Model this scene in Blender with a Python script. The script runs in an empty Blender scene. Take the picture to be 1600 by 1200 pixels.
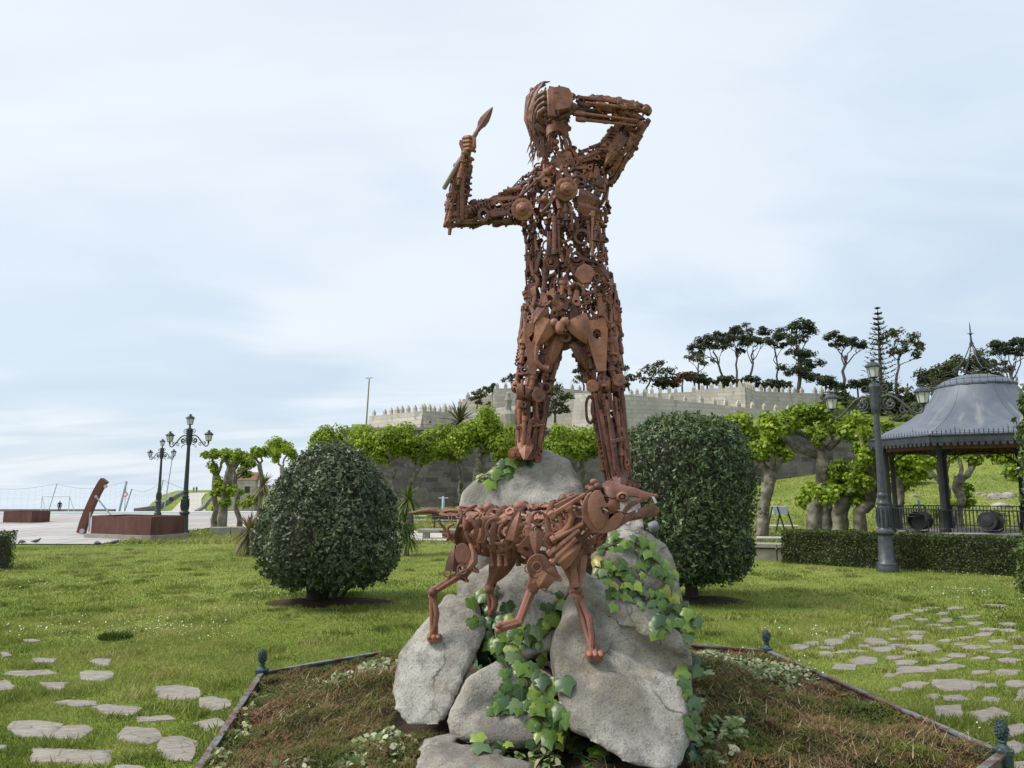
import bpy, bmesh, math, random
import numpy as np
from mathutils import Vector, Matrix, noise as mnoise
from mathutils.bvhtree import BVHTree

random.seed(7)
rng = np.random.default_rng(7)
scene = bpy.context.scene
COL = scene.collection
R = math.radians

# ------------------------------------------------------------------ camera
CAM_H, PITCH, FPX = 2.2, R(8.05), 1110.0      # eye height, upward tilt, focal length in px of a 1600 px wide frame
cam_data = bpy.data.cameras.new('camera')
cam_data.sensor_width = 36.0
cam_data.lens = 36.0 * FPX / 1600.0
cam_data.clip_start = 0.05
cam_data.clip_end = 40000.0
cam = bpy.data.objects.new('camera', cam_data)
COL.objects.link(cam)
cam.location = (0, 0, CAM_H)
cam.rotation_euler = (math.pi / 2 + PITCH, 0, 0)
scene.camera = cam

# ------------------------------------------------------------------ sky and sun
SUN_AZ, SUN_EL = R(-96), R(50)                # azimuth from +Y towards +X, elevation
SUN_DIR = Vector((math.sin(SUN_AZ) * math.cos(SUN_EL), math.cos(SUN_AZ) * math.cos(SUN_EL), math.sin(SUN_EL)))
world = bpy.data.worlds.new('World')
scene.world = world
world.use_nodes = True
wt = world.node_tree
for n in list(wt.nodes):
    wt.nodes.remove(n)

def WN(t, **kw):
    n = wt.nodes.new(t)
    for k, v in kw.items():
        setattr(n, k, v)
    return n

def wmath(op, a, b=None, c=None, clamp=False):
    n = WN('ShaderNodeMath', operation=op, use_clamp=clamp)
    for i, s in enumerate((a, b, c)):
        if s is None:
            continue
        if isinstance(s, (int, float)):
            n.inputs[i].default_value = s
        else:
            wt.links.new(s, n.inputs[i])
    return n.outputs[0]

def wmap(v, a, b, c, d):
    n = WN('ShaderNodeMapRange', interpolation_type='SMOOTHSTEP')
    wt.links.new(v, n.inputs[0])
    for i, q in enumerate((a, b, c, d)):
        n.inputs[1 + i].default_value = q
    return n.outputs[0]

def wmix(f, a, b):
    n = WN('ShaderNodeMix', data_type='RGBA')
    for s, i in ((f, 0), (a, 6), (b, 7)):
        if isinstance(s, (int, float)):
            n.inputs[i].default_value = s
        elif isinstance(s, tuple):
            n.inputs[i].default_value = (*s, 1)
        else:
            wt.links.new(s, n.inputs[i])
    return n.outputs[2]

wout = WN('ShaderNodeOutputWorld')
wbg = WN('ShaderNodeBackground')
wbg.inputs[1].default_value = 0.1
wsky = WN('ShaderNodeTexSky', sky_type='NISHITA', sun_disc=False)
wsky.sun_elevation = SUN_EL
wsky.sun_rotation = SUN_AZ
wsky.altitude = 10
wsky.air_density = 1.0
wsky.dust_density = 2.0
wtc = WN('ShaderNodeTexCoord')
wsep = WN('ShaderNodeSeparateXYZ')
wt.links.new(wtc.outputs['Generated'], wsep.inputs[0])
zc = wmath('MAXIMUM', wsep.outputs[2], 0.0)
den = wmath('ADD', zc, 0.16)
comb = WN('ShaderNodeCombineXYZ')                       # cloud layer: the view ray meets a flat ceiling
wt.links.new(wmath('DIVIDE', wsep.outputs[0], den), comb.inputs[0])
wt.links.new(wmath('DIVIDE', wsep.outputs[1], den), comb.inputs[1])

def wnoise(scale, detail, rough, dist, off, stretch=(1, 1, 1), rot=0):
    m = WN('ShaderNodeMapping')
    wt.links.new(comb.outputs[0], m.inputs[0])
    m.inputs['Location'].default_value = off
    m.inputs['Rotation'].default_value = (0, 0, rot)
    m.inputs['Scale'].default_value = stretch
    n = WN('ShaderNodeTexNoise')
    wt.links.new(m.outputs[0], n.inputs['Vector'])
    n.inputs['Scale'].default_value = scale
    n.inputs['Detail'].default_value = detail
    n.inputs['Roughness'].default_value = rough
    n.inputs['Distortion'].default_value = dist
    return n.outputs[0]

n_big = wnoise(0.55, 3, 0.5, 0.3, (2.2, 8.9, 0), (1, 0.8, 1), R(25))
n_mid = wnoise(1.3, 5, 0.5, 0.6, (6.6, 5.2, 0), (0.7, 1.2, 1), R(-30))
n_low = wnoise(1.1, 6, 0.55, 0.5, (8.7, 3.1, 0), (0.45, 1.4, 1), R(8))
dens = wmath('ADD', wmath('MULTIPLY', n_big, 0.62), wmath('MULTIPLY', n_mid, 0.38))
bright = wmap(dens, 0.39, 0.57, 0.0, 1.0)
# veil of cloud: pale blue where it is thin, near white where it is thick and lit through
veil = wmix(bright, (5.75, 6.8, 7.9), (8.9, 9.3, 9.55))
# the cloud glows round the hidden sun and gets greyer blue away from it
sdot = WN('ShaderNodeVectorMath', operation='DOT_PRODUCT')
wt.links.new(wtc.outputs['Generated'], sdot.inputs[0])
sdot.inputs[1].default_value = SUN_DIR
glow = wmap(sdot.outputs['Value'], -0.1, 0.95, 0.0, 1.0)
veil = wmix(wmath('MULTIPLY', glow, 0.55), wmix(0.35, veil, (4.9, 6.2, 7.8)), (8.6, 9.0, 9.3))
# low bank of greyer streaks toward the horizon
streak = wmap(n_low, 0.44, 0.60, 0.0, 1.0)
lowmask = wmap(zc, 0.02, 0.30, 1.0, 0.0)
veil = wmix(wmath('MULTIPLY', wmath('MULTIPLY', streak, lowmask), 0.5), veil, (5.3, 6.4, 7.5))
skymix = wmix(0.9, wsky.outputs[0], veil)
wt.links.new(skymix, wbg.inputs[0])
wt.links.new(wbg.outputs[0], wout.inputs[0])

sun_data = bpy.data.lights.new('sun', 'SUN')
sun_data.energy = 3.2
sun_data.angle = R(20)
sun_data.color = (1.0, 0.955, 0.89)
sun = bpy.data.objects.new('sun', sun_data)
COL.objects.link(sun)
sun.rotation_euler = SUN_DIR.to_track_quat('Z', 'Y').to_euler()

scene.view_settings.view_transform = 'Standard'
scene.view_settings.look = 'None'
scene.view_settings.exposure = 0.24
scene.view_settings.gamma = 1.0
scene.view_settings.use_curve_mapping = False
scene.render.engine = 'CYCLES'

# ------------------------------------------------------------------ pixel <-> place
_F = Vector((0, math.cos(PITCH), math.sin(PITCH)))
_U = Vector((0, -math.sin(PITCH), math.cos(PITCH)))
CAM = Vector((0, 0, CAM_H))

def ray(px, py):
    d = _F + _U * ((600 - py) / FPX)
    d.x = (px - 800) / FPX
    return d

def P(px, py, Y):
    """point at distance Y in front of the camera that the photograph shows at (px, py)"""
    d = ray(px, py)
    return CAM + d * (Y / d.y)

def G(px, py, z=0.0):
    """point at height z seen at (px, py)"""
    d = ray(px, py)
    return CAM + d * ((z - CAM_H) / d.z)

def proj(p):
    v = Vector(p) - CAM
    f = v.dot(_F)
    return 800 + FPX * v.x / f, 600 - FPX * v.dot(_U) / f

# ------------------------------------------------------------------ objects
def tag(o, label=None, cat=None, group=None, kind=None):
    if label: o['label'] = label
    if cat: o['category'] = cat
    if group: o['group'] = group
    if kind: o['kind'] = kind
    return o

def empty(name, loc=(0, 0, 0), rz=0.0, **kw):
    o = bpy.data.objects.new(name, None)
    o.empty_display_size = 0.1
    COL.objects.link(o)
    o.location = loc
    o.rotation_euler = (0, 0, rz)
    return tag(o, **kw)

def link(name, me, parent=None, mat=None, loc=None, **kw):
    o = bpy.data.objects.new(name, me)
    COL.objects.link(o)
    if mat is not None and len(me.materials) == 0:
        me.materials.append(mat)
    if parent is not None:
        o.parent = parent
    if loc is not None:
        o.location = loc
    return tag(o, **kw)

def world_child(name, me, parent, mat=None, mw=None, **kw):
    """child whose mesh data is given in world space (or by the matrix mw) although its parent sits elsewhere"""
    o = link(name, me, parent, mat, **kw)
    base = parent_world(parent).inverted()
    o.matrix_basis = base @ (mw if mw is not None else Matrix())
    return o

def parent_world(p):
    m = p.matrix_basis.copy()
    while p.parent is not None:
        p = p.parent
        m = p.matrix_basis @ m
    return m

def copy_tree(o, parent=None):
    c = o.copy()
    COL.objects.link(c)
    c.parent = parent
    for ch in list(o.children):
        copy_tree(ch, c)
    return c

def np_mesh(name, verts, faces, smooth=False, nper=None):
    """verts (n,3) array, faces (m,k) array of one polygon size"""
    me = bpy.data.meshes.new(name)
    verts = np.asarray(verts, dtype=np.float32)
    faces = np.asarray(faces, dtype=np.int32)
    m, k = faces.shape
    me.vertices.add(len(verts))
    me.vertices.foreach_set('co', verts.ravel())
    me.loops.add(m * k)
    me.loops.foreach_set('vertex_index', faces.ravel())
    me.polygons.add(m)
    me.polygons.foreach_set('loop_start', np.arange(0, m * k, k, dtype=np.int32))
    if smooth:
        me.polygons.foreach_set('use_smooth', np.ones(m, dtype=bool))
    me.update(calc_edges=True)
    return me

class MB:
    """collects shapes; build() links them as one mesh"""
    def __init__(self):
        self.v, self.f = [], []

    def add(self, verts, faces, M=None):
        b = len(self.v)
        if M is not None:
            verts = [M @ Vector(q) for q in verts]
        self.v += [tuple(q) for q in verts]
        self.f += [tuple(b + i for i in f) for f in faces]
        return self

    def box(self, c, s, M=None, taper=1.0):
        x, y, z = (q / 2 for q in s)
        t = taper
        vs = [(-x, -y, -z), (x, -y, -z), (x, y, -z), (-x, y, -z), (-x * t, -y * t, z), (x * t, -y * t, z), (x * t, y * t, z), (-x * t, y * t, z)]
        vs = [(a + c[0], b + c[1], d + c[2]) for a, b, d in vs]
        return self.add(vs, [(0, 3, 2, 1), (4, 5, 6, 7), (0, 1, 5, 4), (1, 2, 6, 5), (2, 3, 7, 6), (3, 0, 4, 7)], M)

    def tube(self, pts, rad, n=8, caps=True, flat=1.0, up=None, M=None):
        """tube along a polyline; rad a number or a list; flat squashes it across 'up'"""
        pts = [Vector(p) for p in pts]
        if not hasattr(rad, '__len__'):
            rad = [rad] * len(pts)
        vs, fs = [], []
        prev = None
        for i, p in enumerate(pts):
            t = (pts[min(i + 1, len(pts) - 1)] - pts[max(i - 1, 0)])
            t = t.normalized() if t.length > 1e-9 else Vector((0, 0, 1))
            if prev is None:
                a = Vector(up) if up is not None else (Vector((0, 0, 1)) if abs(t.z) < 0.9 else Vector((1, 0, 0)))
            else:
                a = prev
            x = (a - t * a.dot(t))
            x = x.normalized() if x.length > 1e-6 else t.orthogonal().normalized()
            prev = x
            y = t.cross(x)
            for k in range(n):
                an = 2 * math.pi * k / n
                vs.append(p + x * (rad[i] * math.cos(an)) * flat + y * (rad[i] * math.sin(an)))
        for i in range(len(pts) - 1):
            for k in range(n):
                k2 = (k + 1) % n
                fs.append((i * n + k, i * n + k2, (i + 1) * n + k2, (i + 1) * n + k))
        if caps:
            fs.append(tuple(reversed(range(n))))
            fs.append(tuple(range((len(pts) - 1) * n, len(pts) * n)))
        return self.add(vs, fs, M)

    def lathe(self, prof, n=16, M=None, closed=False):
        """profile of (radius, z)"""
        vs, fs = [], []
        for r, z in prof:
            for k in range(n):
                a = 2 * math.pi * k / n
                vs.append((r * math.cos(a), r * math.sin(a), z))
        m = len(prof)
        for i in range(m if closed else m - 1):
            j = (i + 1) % m
            for k in range(n):
                k2 = (k + 1) % n
                fs.append((i * n + k, i * n + k2, j * n + k2, j * n + k))
        if not closed:
            if prof[0][0] > 1e-6: fs.append(tuple(reversed(range(n))))
            if prof[-1][0] > 1e-6: fs.append(tuple(range((m - 1) * n, m * n)))
        return self.add(vs, fs, M)

    def prism(self, poly, z0, z1, M=None):
        n = len(poly)
        vs = [(x, y, z0) for x, y in poly] + [(x, y, z1) for x, y in poly]
        fs = [tuple(reversed(range(n))), tuple(range(n, 2 * n))]
        for k in range(n):
            k2 = (k + 1) % n
            fs.append((k, k2, n + k2, n + k))
        return self.add(vs, fs, M)

    def ball(self, c, r, n=10, M=None):
        if not hasattr(r, '__len__'): r = (r, r, r)
        prof = []
        m = max(4, n // 2)
        vs, fs = [], []
        for i in range(1, m):
            ph = math.pi * i / m
            for k in range(n):
                a = 2 * math.pi * k / n
                vs.append((c[0] + r[0] * math.sin(ph) * math.cos(a), c[1] + r[1] * math.sin(ph) * math.sin(a), c[2] + r[2] * math.cos(ph)))
        top, bot = len(vs), len(vs) + 1
        vs += [(c[0], c[1], c[2] + r[2]), (c[0], c[1], c[2] - r[2])]
        for i in range(m - 2):
            for k in range(n):
                k2 = (k + 1) % n
                fs.append((i * n + k, (i + 1) * n + k, (i + 1) * n + k2, i * n + k2))
        for k in range(n):
            k2 = (k + 1) % n
            fs.append((top, k, k2))
            fs.append((bot, (m - 2) * n + k2, (m - 2) * n + k))
        return self.add(vs, fs, M)

    def mesh(self, name, mat=None, smooth=None):
        me = bpy.data.meshes.new(name)
        me.from_pydata(self.v, [], self.f)
        if mat is not None: me.materials.append(mat)
        if smooth:
            me.polygons.foreach_set('use_smooth', [True] * len(me.polygons))
            if smooth is not True:
                try:
                    me.set_sharp_from_angle(angle=R(smooth))
                except Exception:
                    pass
        me.update()
        return me

    def build(self, name, mat, parent=None, smooth=35, **kw):
        return link(name, self.mesh(name, mat, smooth), parent, **kw)

# ------------------------------------------------------------------ materials
def ramp_rgb(c):
    return (c[0], c[1], c[2], 1.0)

class NT:
    def __init__(self, name):
        self.m = bpy.data.materials.new(name)
        self.m.use_nodes = True
        self.t = self.m.node_tree
        for n in list(self.t.nodes): self.t.nodes.remove(n)
        self.out = self.n('ShaderNodeOutputMaterial')
        self.b = self.n('ShaderNodeBsdfPrincipled')
        self.t.links.new(self.b.outputs[0], self.out.inputs[0])

    def n(self, t, **kw):
        n = self.t.nodes.new(t)
        for k, v in kw.items(): setattr(n, k, v)
        return n

    def l(self, a, b): self.t.links.new(a, b)

    def setin(self, node, i, v):
        if v is None: return
        if isinstance(v, (int, float)): node.inputs[i].default_value = v
        elif isinstance(v, tuple): node.inputs[i].default_value = (*v, 1) if len(v) == 3 and node.inputs[i].type == 'RGBA' else v
        else: self.l(v, node.inputs[i])

    def coord(self, kind='Object', scale=(1, 1, 1), loc=(0, 0, 0), rot=(0, 0, 0)):
        if kind == 'World':
            g = self.n('ShaderNodeNewGeometry'); o = g.outputs['Position']
        else:
            tc = self.n('ShaderNodeTexCoord'); o = tc.outputs[kind]
        m = self.n('ShaderNodeMapping')
        self.l(o, m.inputs[0])
        m.inputs['Scale'].default_value = scale
        m.inputs['Location'].default_value = loc
        m.inputs['Rotation'].default_value = rot
        return m.outputs[0]

    def noise(self, co, scale, detail=4, rough=0.55, dist=0.0):
        n = self.n('ShaderNodeTexNoise')
        self.l(co, n.inputs['Vector'])
        n.inputs['Scale'].default_value = scale
        n.inputs['Detail'].default_value = detail
        n.inputs['Roughness'].default_value = rough
        n.inputs['Distortion'].default_value = dist
        return n.outputs[0]

    def vor(self, co, scale, feature='F1', out='Distance'):
        n = self.n('ShaderNodeTexVoronoi', feature=feature)
        self.l(co, n.inputs['Vector'])
        n.inputs['Scale'].default_value = scale
        return n.outputs[out]

    def map(self, v, a, b, c=0.0, d=1.0):
        n = self.n('ShaderNodeMapRange')
        self.l(v, n.inputs[0])
        for i, q in enumerate((a, b, c, d)): n.inputs[1 + i].default_value = q
        return n.outputs[0]

    def math(self, op, a, b=None, clamp=False):
        n = self.n('ShaderNodeMath', operation=op, use_clamp=clamp)
        self.setin(n, 0, a); self.setin(n, 1, b)
        return n.outputs[0]

    def mix(self, f, a, b, blend='MIX'):
        n = self.n('ShaderNodeMix', data_type='RGBA', blend_type=blend)
        self.setin(n, 0, f); self.setin(n, 6, a); self.setin(n, 7, b)
        return n.outputs[2]

    def ramp(self, v, stops):
        n = self.n('ShaderNodeValToRGB')
        self.l(v, n.inputs[0])
        el = n.color_ramp.elements
        while len(el) < len(stops): el.new(0.5)
        for e, (p, c) in zip(el, stops):
            e.position = p; e.color = ramp_rgb(c)
        return n.outputs[0]

    def bump(self, h, strength=0.3, dist=0.02, prev=None):
        n = self.n('ShaderNodeBump')
        self.l(h, n.inputs['Height'])
        n.inputs['Strength'].default_value = strength
        n.inputs['Distance'].default_value = dist
        if prev is not None: self.l(prev, n.inputs['Normal'])
        return n.outputs[0]

    def rnd_island(self):
        return self.n('ShaderNodeNewGeometry').outputs['Random Per Island']

    def rnd_object(self):
        return self.n('ShaderNodeObjectInfo').outputs['Random']

    def done(self, color=None, rough=0.7, normal=None, metal=0.0, spec=0.4, trans=None):
        b = self.b
        self.setin(b, 'Base Color', color)
        self.setin(b, 'Roughness', rough)
        self.setin(b, 'Metallic', metal)
        b.inputs['Specular IOR Level'].default_value = spec
        if normal is not None: self.l(normal, b.inputs['Normal'])
        if trans is not None:                      # leaf: part of the light goes through
            tr = self.n('ShaderNodeBsdfTranslucent')
            self.setin(tr, 0, trans[1])
            mx = self.n('ShaderNodeMixShader')
            mx.inputs[0].default_value = trans[0]
            self.l(b.outputs[0], mx.inputs[1]); self.l(tr.outputs[0], mx.inputs[2])
            self.l(mx.outputs[0], self.out.inputs[0])
        return self.m

def leaf_mat(name, dark, mid, light, patch_scale=1.5, trans=0.25, rough=0.55, tip=None, spec=0.3):
    t = NT(name)
    r = t.rnd_island()
    co = t.coord('World')
    nz = t.noise(co, patch_scale, 3)
    v = t.math('ADD', t.math('MULTIPLY', r, 0.65), t.math('MULTIPLY', t.map(nz, 0.3, 0.7), 0.35))
    c = t.ramp(v, [(0.05, dark), (0.5, mid), (0.95, light)] + ([(1.0, tip)] if tip else []))
    return t.done(c, rough, spec=spec, trans=(trans, c))

def plain(name, c1, c2=None, scale=8, rough=0.6, bump=0.15, metal=0.0, spec=0.4, detail=5, coord='Object', dist=0.01):
    t = NT(name)
    co = t.coord(coord)
    nz = t.noise(co, scale, detail)
    c = t.mix(t.map(nz, 0.3, 0.7), c1, c2 or tuple(q * 0.7 for q in c1))
    nrm = t.bump(t.noise(co, scale * 6, 4), bump, dist) if bump else None
    return t.done(c, rough, nrm, metal, spec)

M = {}
def rust_material(name, dark, mid, light, org):
    t = NT(name)
    co = t.coord('World')
    ro = t.rnd_object()
    n1 = t.noise(co, 9, 5, 0.6)
    n2 = t.noise(co, 45, 4, 0.6)
    n3 = t.noise(co, 2.2, 3)
    v = t.math('ADD', t.math('MULTIPLY', t.map(n1, .3, .7), 0.45), t.math('MULTIPLY', ro, 0.55))
    c = t.ramp(v, [(0.12, dark), (0.5, mid), (0.92, light)])
    c = t.mix(t.map(t.math('MULTIPLY', n2, n3), 0.26, 0.42, 0.0, 0.75), c, org)
    nrm = t.bump(n2, 0.35, 0.008, t.bump(n1, 0.25, 0.02))
    return t.done(c, t.map(n2, 0.3, 0.7, 0.48, 0.75), nrm, 0.0, 0.5)

M['rust'] = rust_material('rust_dark', (0.04, 0.017, 0.016), (0.165, 0.064, 0.044), (0.37, 0.165, 0.105), (0.40, 0.145, 0.055))
M['rust_dog'] = rust_material('rust_red', (0.085, 0.034, 0.024), (0.205, 0.085, 0.056), (0.34, 0.155, 0.10), (0.31, 0.125, 0.055))

# ================================================================== THE SETTING
def sstep(a, b, x):
    t = min(1.0, max(0.0, (x - a) / (b - a)))
    return t * t * (3 - 2 * t)

def lerp(a, b, t): return a + (b - a) * t

def ground_z(x, y):
    amp = np.interp(x, [-200, 8, 20, 40, 160], [0.0, 0.35, 2.3, 5.0, 9.0])
    z = amp * min(1.35, max(0.0, (y - 34) / 26)) ** 1.25
    left = sstep(-8, -16, x)
    if y > 50:
        z -= left * min(2.5, (y - 50) * 0.042)
    if y > 118:                                     # headland climbs again along the path
        z += left * min(2.0, (y - 118) * 0.030)
    if y > 112.6:                                   # the shore
        shore = -59 - (y - 112) * 0.44
        z -= 9.0 * sstep(shore + 1.5, shore - 6, x)
    return z

t = NT('lawn_soil')
co = t.coord('World')
n1 = t.noise(co, 0.22, 4, 0.6); n2 = t.noise(co, 1.6, 5, 0.65); n3 = t.noise(co, 18, 5, 0.7)
v = t.math('ADD', t.math('MULTIPLY', n1, 0.45), t.math('ADD', t.math('MULTIPLY', n2, 0.35), t.math('MULTIPLY', n3, 0.3)))
c = t.ramp(v, [(0.36, (0.06, 0.10, 0.018)), (0.5, (0.14, 0.20, 0.035)), (0.62, (0.23, 0.265, 0.06)), (0.75, (0.33, 0.32, 0.13))])
M['lawn'] = t.done(c, 0.95, t.bump(n3, 0.8, 0.05), spec=0.1)

xs = np.concatenate([np.arange(-260, -40, 4.0), np.arange(-40, 60, 1.0), np.arange(60, 240.1, 5.0)])
ys = np.concatenate([np.arange(-30, 60, 1.0), np.arange(60, 130, 2.0), np.arange(130, 330.1, 5.0)])
verts = np.array([(x, y, ground_z(x, y)) for y in ys for x in xs])
nx = len(xs)
ii = np.arange(len(ys) - 1)[:, None] * nx + np.arange(nx - 1)[None, :]
faces = np.stack([ii, ii + 1, ii + 1 + nx, ii + nx], -1).reshape(-1, 4)
lawn = link('ground', np_mesh('ground', verts, faces, True), None, M['lawn'], kind='structure', label='green lawn round the rock pedestal and the ground beyond it')

# ---- sea
t = NT('sea_water')
co = t.coord('World', (1, 0.35, 1))
n1 = t.noise(co, 0.12, 6, 0.6); n2 = t.noise(co, 0.01, 4)
c = t.mix(t.map(n2, 0.35, 0.65), (0.40, 0.45, 0.49), (0.47, 0.51, 0.54))
M['sea'] = t.done(c, 0.28, t.bump(n1, 0.25, 0.5), spec=0.5)
mb = MB()
mb.add([(-14000, -200, -8.5), (14000, -200, -8.5), (14000, 22000, -8.5), (-14000, 22000, -8.5)], [(0, 1, 2, 3)])
mb.build('sea', M['sea'], smooth=None, kind='structure', label='calm grey blue sea beyond the promenade wall')

# ---- paved plaza, court, paths
def sheet(name, x0, x1, y0, y1, lift, mat, label, wob=0.0, step=2.0):
    nx = max(2, int(abs(x1 - x0) / step) + 1); ny = max(2, int(abs(y1 - y0) / step) + 1)
    X = np.linspace(x0, x1, nx); Y = np.linspace(y0, y1, ny)
    vs = []
    for j, y in enumerate(Y):
        for i, x in enumerate(X):
            yy = y + (wob * mnoise.noise((x * 0.4, y, 3.0)) if j in (0, ny - 1) else 0)
            vs.append((x, yy, ground_z(x, yy) + lift))
    ii = np.arange(ny - 1)[:, None] * nx + np.arange(nx - 1)[None, :]
    fs = np.stack([ii, ii + 1, ii + 1 + nx, ii + nx], -1).reshape(-1, 4)
    return link(name, np_mesh(name, vs, fs, True), None, mat, kind='structure', label=label)

t = NT('plaza_paving')
co = t.coord('World')
n1 = t.noise(co, 0.15, 4); n2 = t.noise(co, 2.5, 5)
br = t.n('ShaderNodeTexBrick'); t.l(co, br.inputs['Vector'])
br.inputs['Scale'].default_value = 1.0
br.inputs['Brick Width'].default_value = 2.4; br.inputs['Row Height'].default_value = 2.4; br.inputs['Mortar Size'].default_value = 0.06
br.inputs['Color1'].default_value = (0.46, 0.44, 0.43, 1); br.inputs['Color2'].default_value = (0.40, 0.385, 0.38, 1); br.inputs['Mortar'].default_value = (0.17, 0.16, 0.15, 1)
c = t.mix(t.map(n1, 0.35, 0.65, 0, 0.65), br.outputs[0], (0.29, 0.25, 0.24))
c = t.mix(t.map(n2, 0.5, 0.75, 0, 0.35), c, (0.30, 0.28, 0.26))
M['plaza'] = t.done(c, 0.85, t.bump(n2, 0.3, 0.02))
M['court'] = plain('court_surface', (0.36, 0.45, 0.44), (0.42, 0.46, 0.45), 0.4, 0.8, 0.05, coord='World')
M['gravel'] = plain('gravel_path', (0.50, 0.46, 0.40), (0.40, 0.37, 0.32), 1.2, 0.95, 0.5, coord='World')
M['concrete'] = plain('old_concrete', (0.34, 0.32, 0.27), (0.20, 0.19, 0.15), 3.0, 0.9, 0.5, coord='World')

sheet('plaza', -200, -15.2, 26.8, 112, 0.035, M['plaza'], 'pale paved plaza left of the lawn', 0.5)
sheet('plaza_walk', -15.2, -9.5, 36.5, 112, 0.036, M['gravel'], 'pale walk running toward the sea behind the small plane trees')
sheet('sports_court', -75, -17, 55, 104, 0.06, M['court'], 'pale teal sports court on the plaza')
sheet('gravel_path', -9.5, 9, 28.4, 34.5, 0.03, M['gravel'], 'pale gravel path crossing behind the round bushes', 0.3)
# headland path
pts = [(-46, 100), (-52, 116), (-60, 134), (-69, 155), (-80, 182), (-86, 200)]
wid = [7, 5.5, 4.5, 4.2, 4.6, 5]
vs, fs = [], []
for i, ((x, y), w) in enumerate(zip(pts, wid)):
    for s in (-1, 1):
        vs.append((x + s * w / 2, y, max(ground_z(x + s * w / 2, y), ground_z(x, y)) + 0.16))
    if i: fs.append((2 * i - 2, 2 * i - 1, 2 * i + 1, 2 * i))
mb = MB(); mb.add(vs, fs)
mb.build('headland_path', M['gravel'], smooth=None, kind='structure', label='pale path climbing the low headland by the sea')

# ---- hexagonal bed round the pedestal
HEX_C = Vector((0.46, 6.28, 0)); HEX_R = 3.12; HEX_ROT = R(-20)
HEXA = [R(a) for a in (160, 100, 40, -20, -80, -140)]
HEX = [HEX_C + Vector((math.cos(a), math.sin(a), 0)) * HEX_R for a in HEXA]
RAIL_Z = 0.35

def hex_in(x, y, grow=0.0):
    d = math.hypot(x - HEX_C.x, y - HEX_C.y)
    if d < 1e-6: return 1.0
    a = (math.atan2(y - HEX_C.y, x - HEX_C.x) - HEX_ROT) % R(60) - R(30)
    return (HEX_R + grow) * math.cos(R(30)) - d * math.cos(a)        # distance inside the edge

def bed_z(x, y):
    d = hex_in(x, y)
    base = 0.26 + 0.16 * sstep(0.0, 1.6, d)
    return base + 0.035 * mnoise.noise((x * 1.7, y * 1.7, 0.3)) + 0.02 * mnoise.noise((x * 5, y * 5, 4.3))

t = NT('bed_soil')
co = t.coord('World')
n1 = t.noise(co, 3, 5); n2 = t.noise(co, 40, 4, 0.7)
c = t.ramp(n1, [(0.3, (0.035, 0.026, 0.017)), (0.6, (0.085, 0.062, 0.04)), (0.8, (0.13, 0.10, 0.065))])
M['soil'] = t.done(c, 0.95, t.bump(n2, 0.9, 0.03), spec=0.15)
rings = 26; seg = 96
vs = [(HEX_C.x, HEX_C.y, bed_z(HEX_C.x, HEX_C.y))]
fs = []
for i in range(1, rings + 1):
    for k in range(seg):
        a = 2 * math.pi * k / seg
        aa = (a - HEX_ROT) % R(60) - R(30)
        r = HEX_R * math.cos(R(30)) / math.cos(aa) * i / rings * 0.995
        x, y = HEX_C.x + r * math.cos(a), HEX_C.y + r * math.sin(a)
        vs.append((x, y, bed_z(x, y)))
for k in range(seg):
    fs.append((0, 1 + k, 1 + (k + 1) % seg))
for i in range(1, rings):
    for k in range(seg):
        k2 = (k + 1) % seg
        fs.append((1 + (i - 1) * seg + k, 1 + i * seg + k, 1 + i * seg + k2, 1 + (i - 1) * seg + k2))
b0 = len(vs)
for k in range(seg):
    x, y, z = vs[1 + (rings - 1) * seg + k]
    vs.append((x, y, -0.1))
for k in range(seg):
    k2 = (k + 1) % seg
    fs.append((1 + (rings - 1) * seg + k, b0 + k, b0 + k2, 1 + (rings - 1) * seg + k2))
mb = MB(); mb.add(vs, fs)
mb.build('planting_bed', M['soil'], smooth=True, kind='structure', label='raised hexagonal planting bed round the rocks')

# ---- flagstones set in the lawn
t = NT('flagstone')
co = t.coord('World')
ro = t.rnd_object()
n1 = t.noise(co, 2.2, 5, 0.6); n2 = t.noise(co, 26, 5, 0.65); n3 = t.noise(t.coord('World', (1, 4, 1), rot=(0, 0, 0.5)), 5, 6, 0.6, 1.0)
c = t.mix(ro, (0.30, 0.268, 0.222), (0.24, 0.22, 0.19))
c = t.mix(t.map(n1, 0.35, 0.7, 0, 0.75), c, (0.19, 0.165, 0.135))
c = t.mix(t.map(t.noise(co, 9, 6, .7), .5, .66, 0, .6), c, (0.16, 0.145, 0.12))
c = t.mix(t.map(t.vor(t.coord('World', (1, 2.2, 1), rot=(0, 0, .6)), 3.2, 'DISTANCE_TO_EDGE'), 0.0, 0.035, .75, 0), c, (0.10, 0.09, 0.07))
c = t.mix(t.map(n3, 0.5, 0.56, 0, 0.35), c, (0.38, 0.355, 0.32))
c = t.mix(t.map(n2, 0.58, 0.72, 0, 0.5), c, (0.15, 0.14, 0.11))
M['flag'] = t.done(c, 0.85, t.bump(n3, 0.5, 0.02, t.bump(n2, 0.4, 0.01)))
STONES = []
SL = [(155,572,55,8),(25,645,45,15),(205,673,95,12),(155,733,140,17),(500,680,75,20),(25,795,55,25),(265,800,90,22),(485,748,100,27),(375,885,120,17),(870,830,130,37),(575,918,130,30),(1060,888,95,40),(160,1005,160,45),(765,960,130,25),(345,1025,165,55),(700,1045,125,47),(1040,990,90,38),(880,1105,135,65),(360,1145,215,60),(640,1205,80,18),(0,1100,40,12)]
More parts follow.
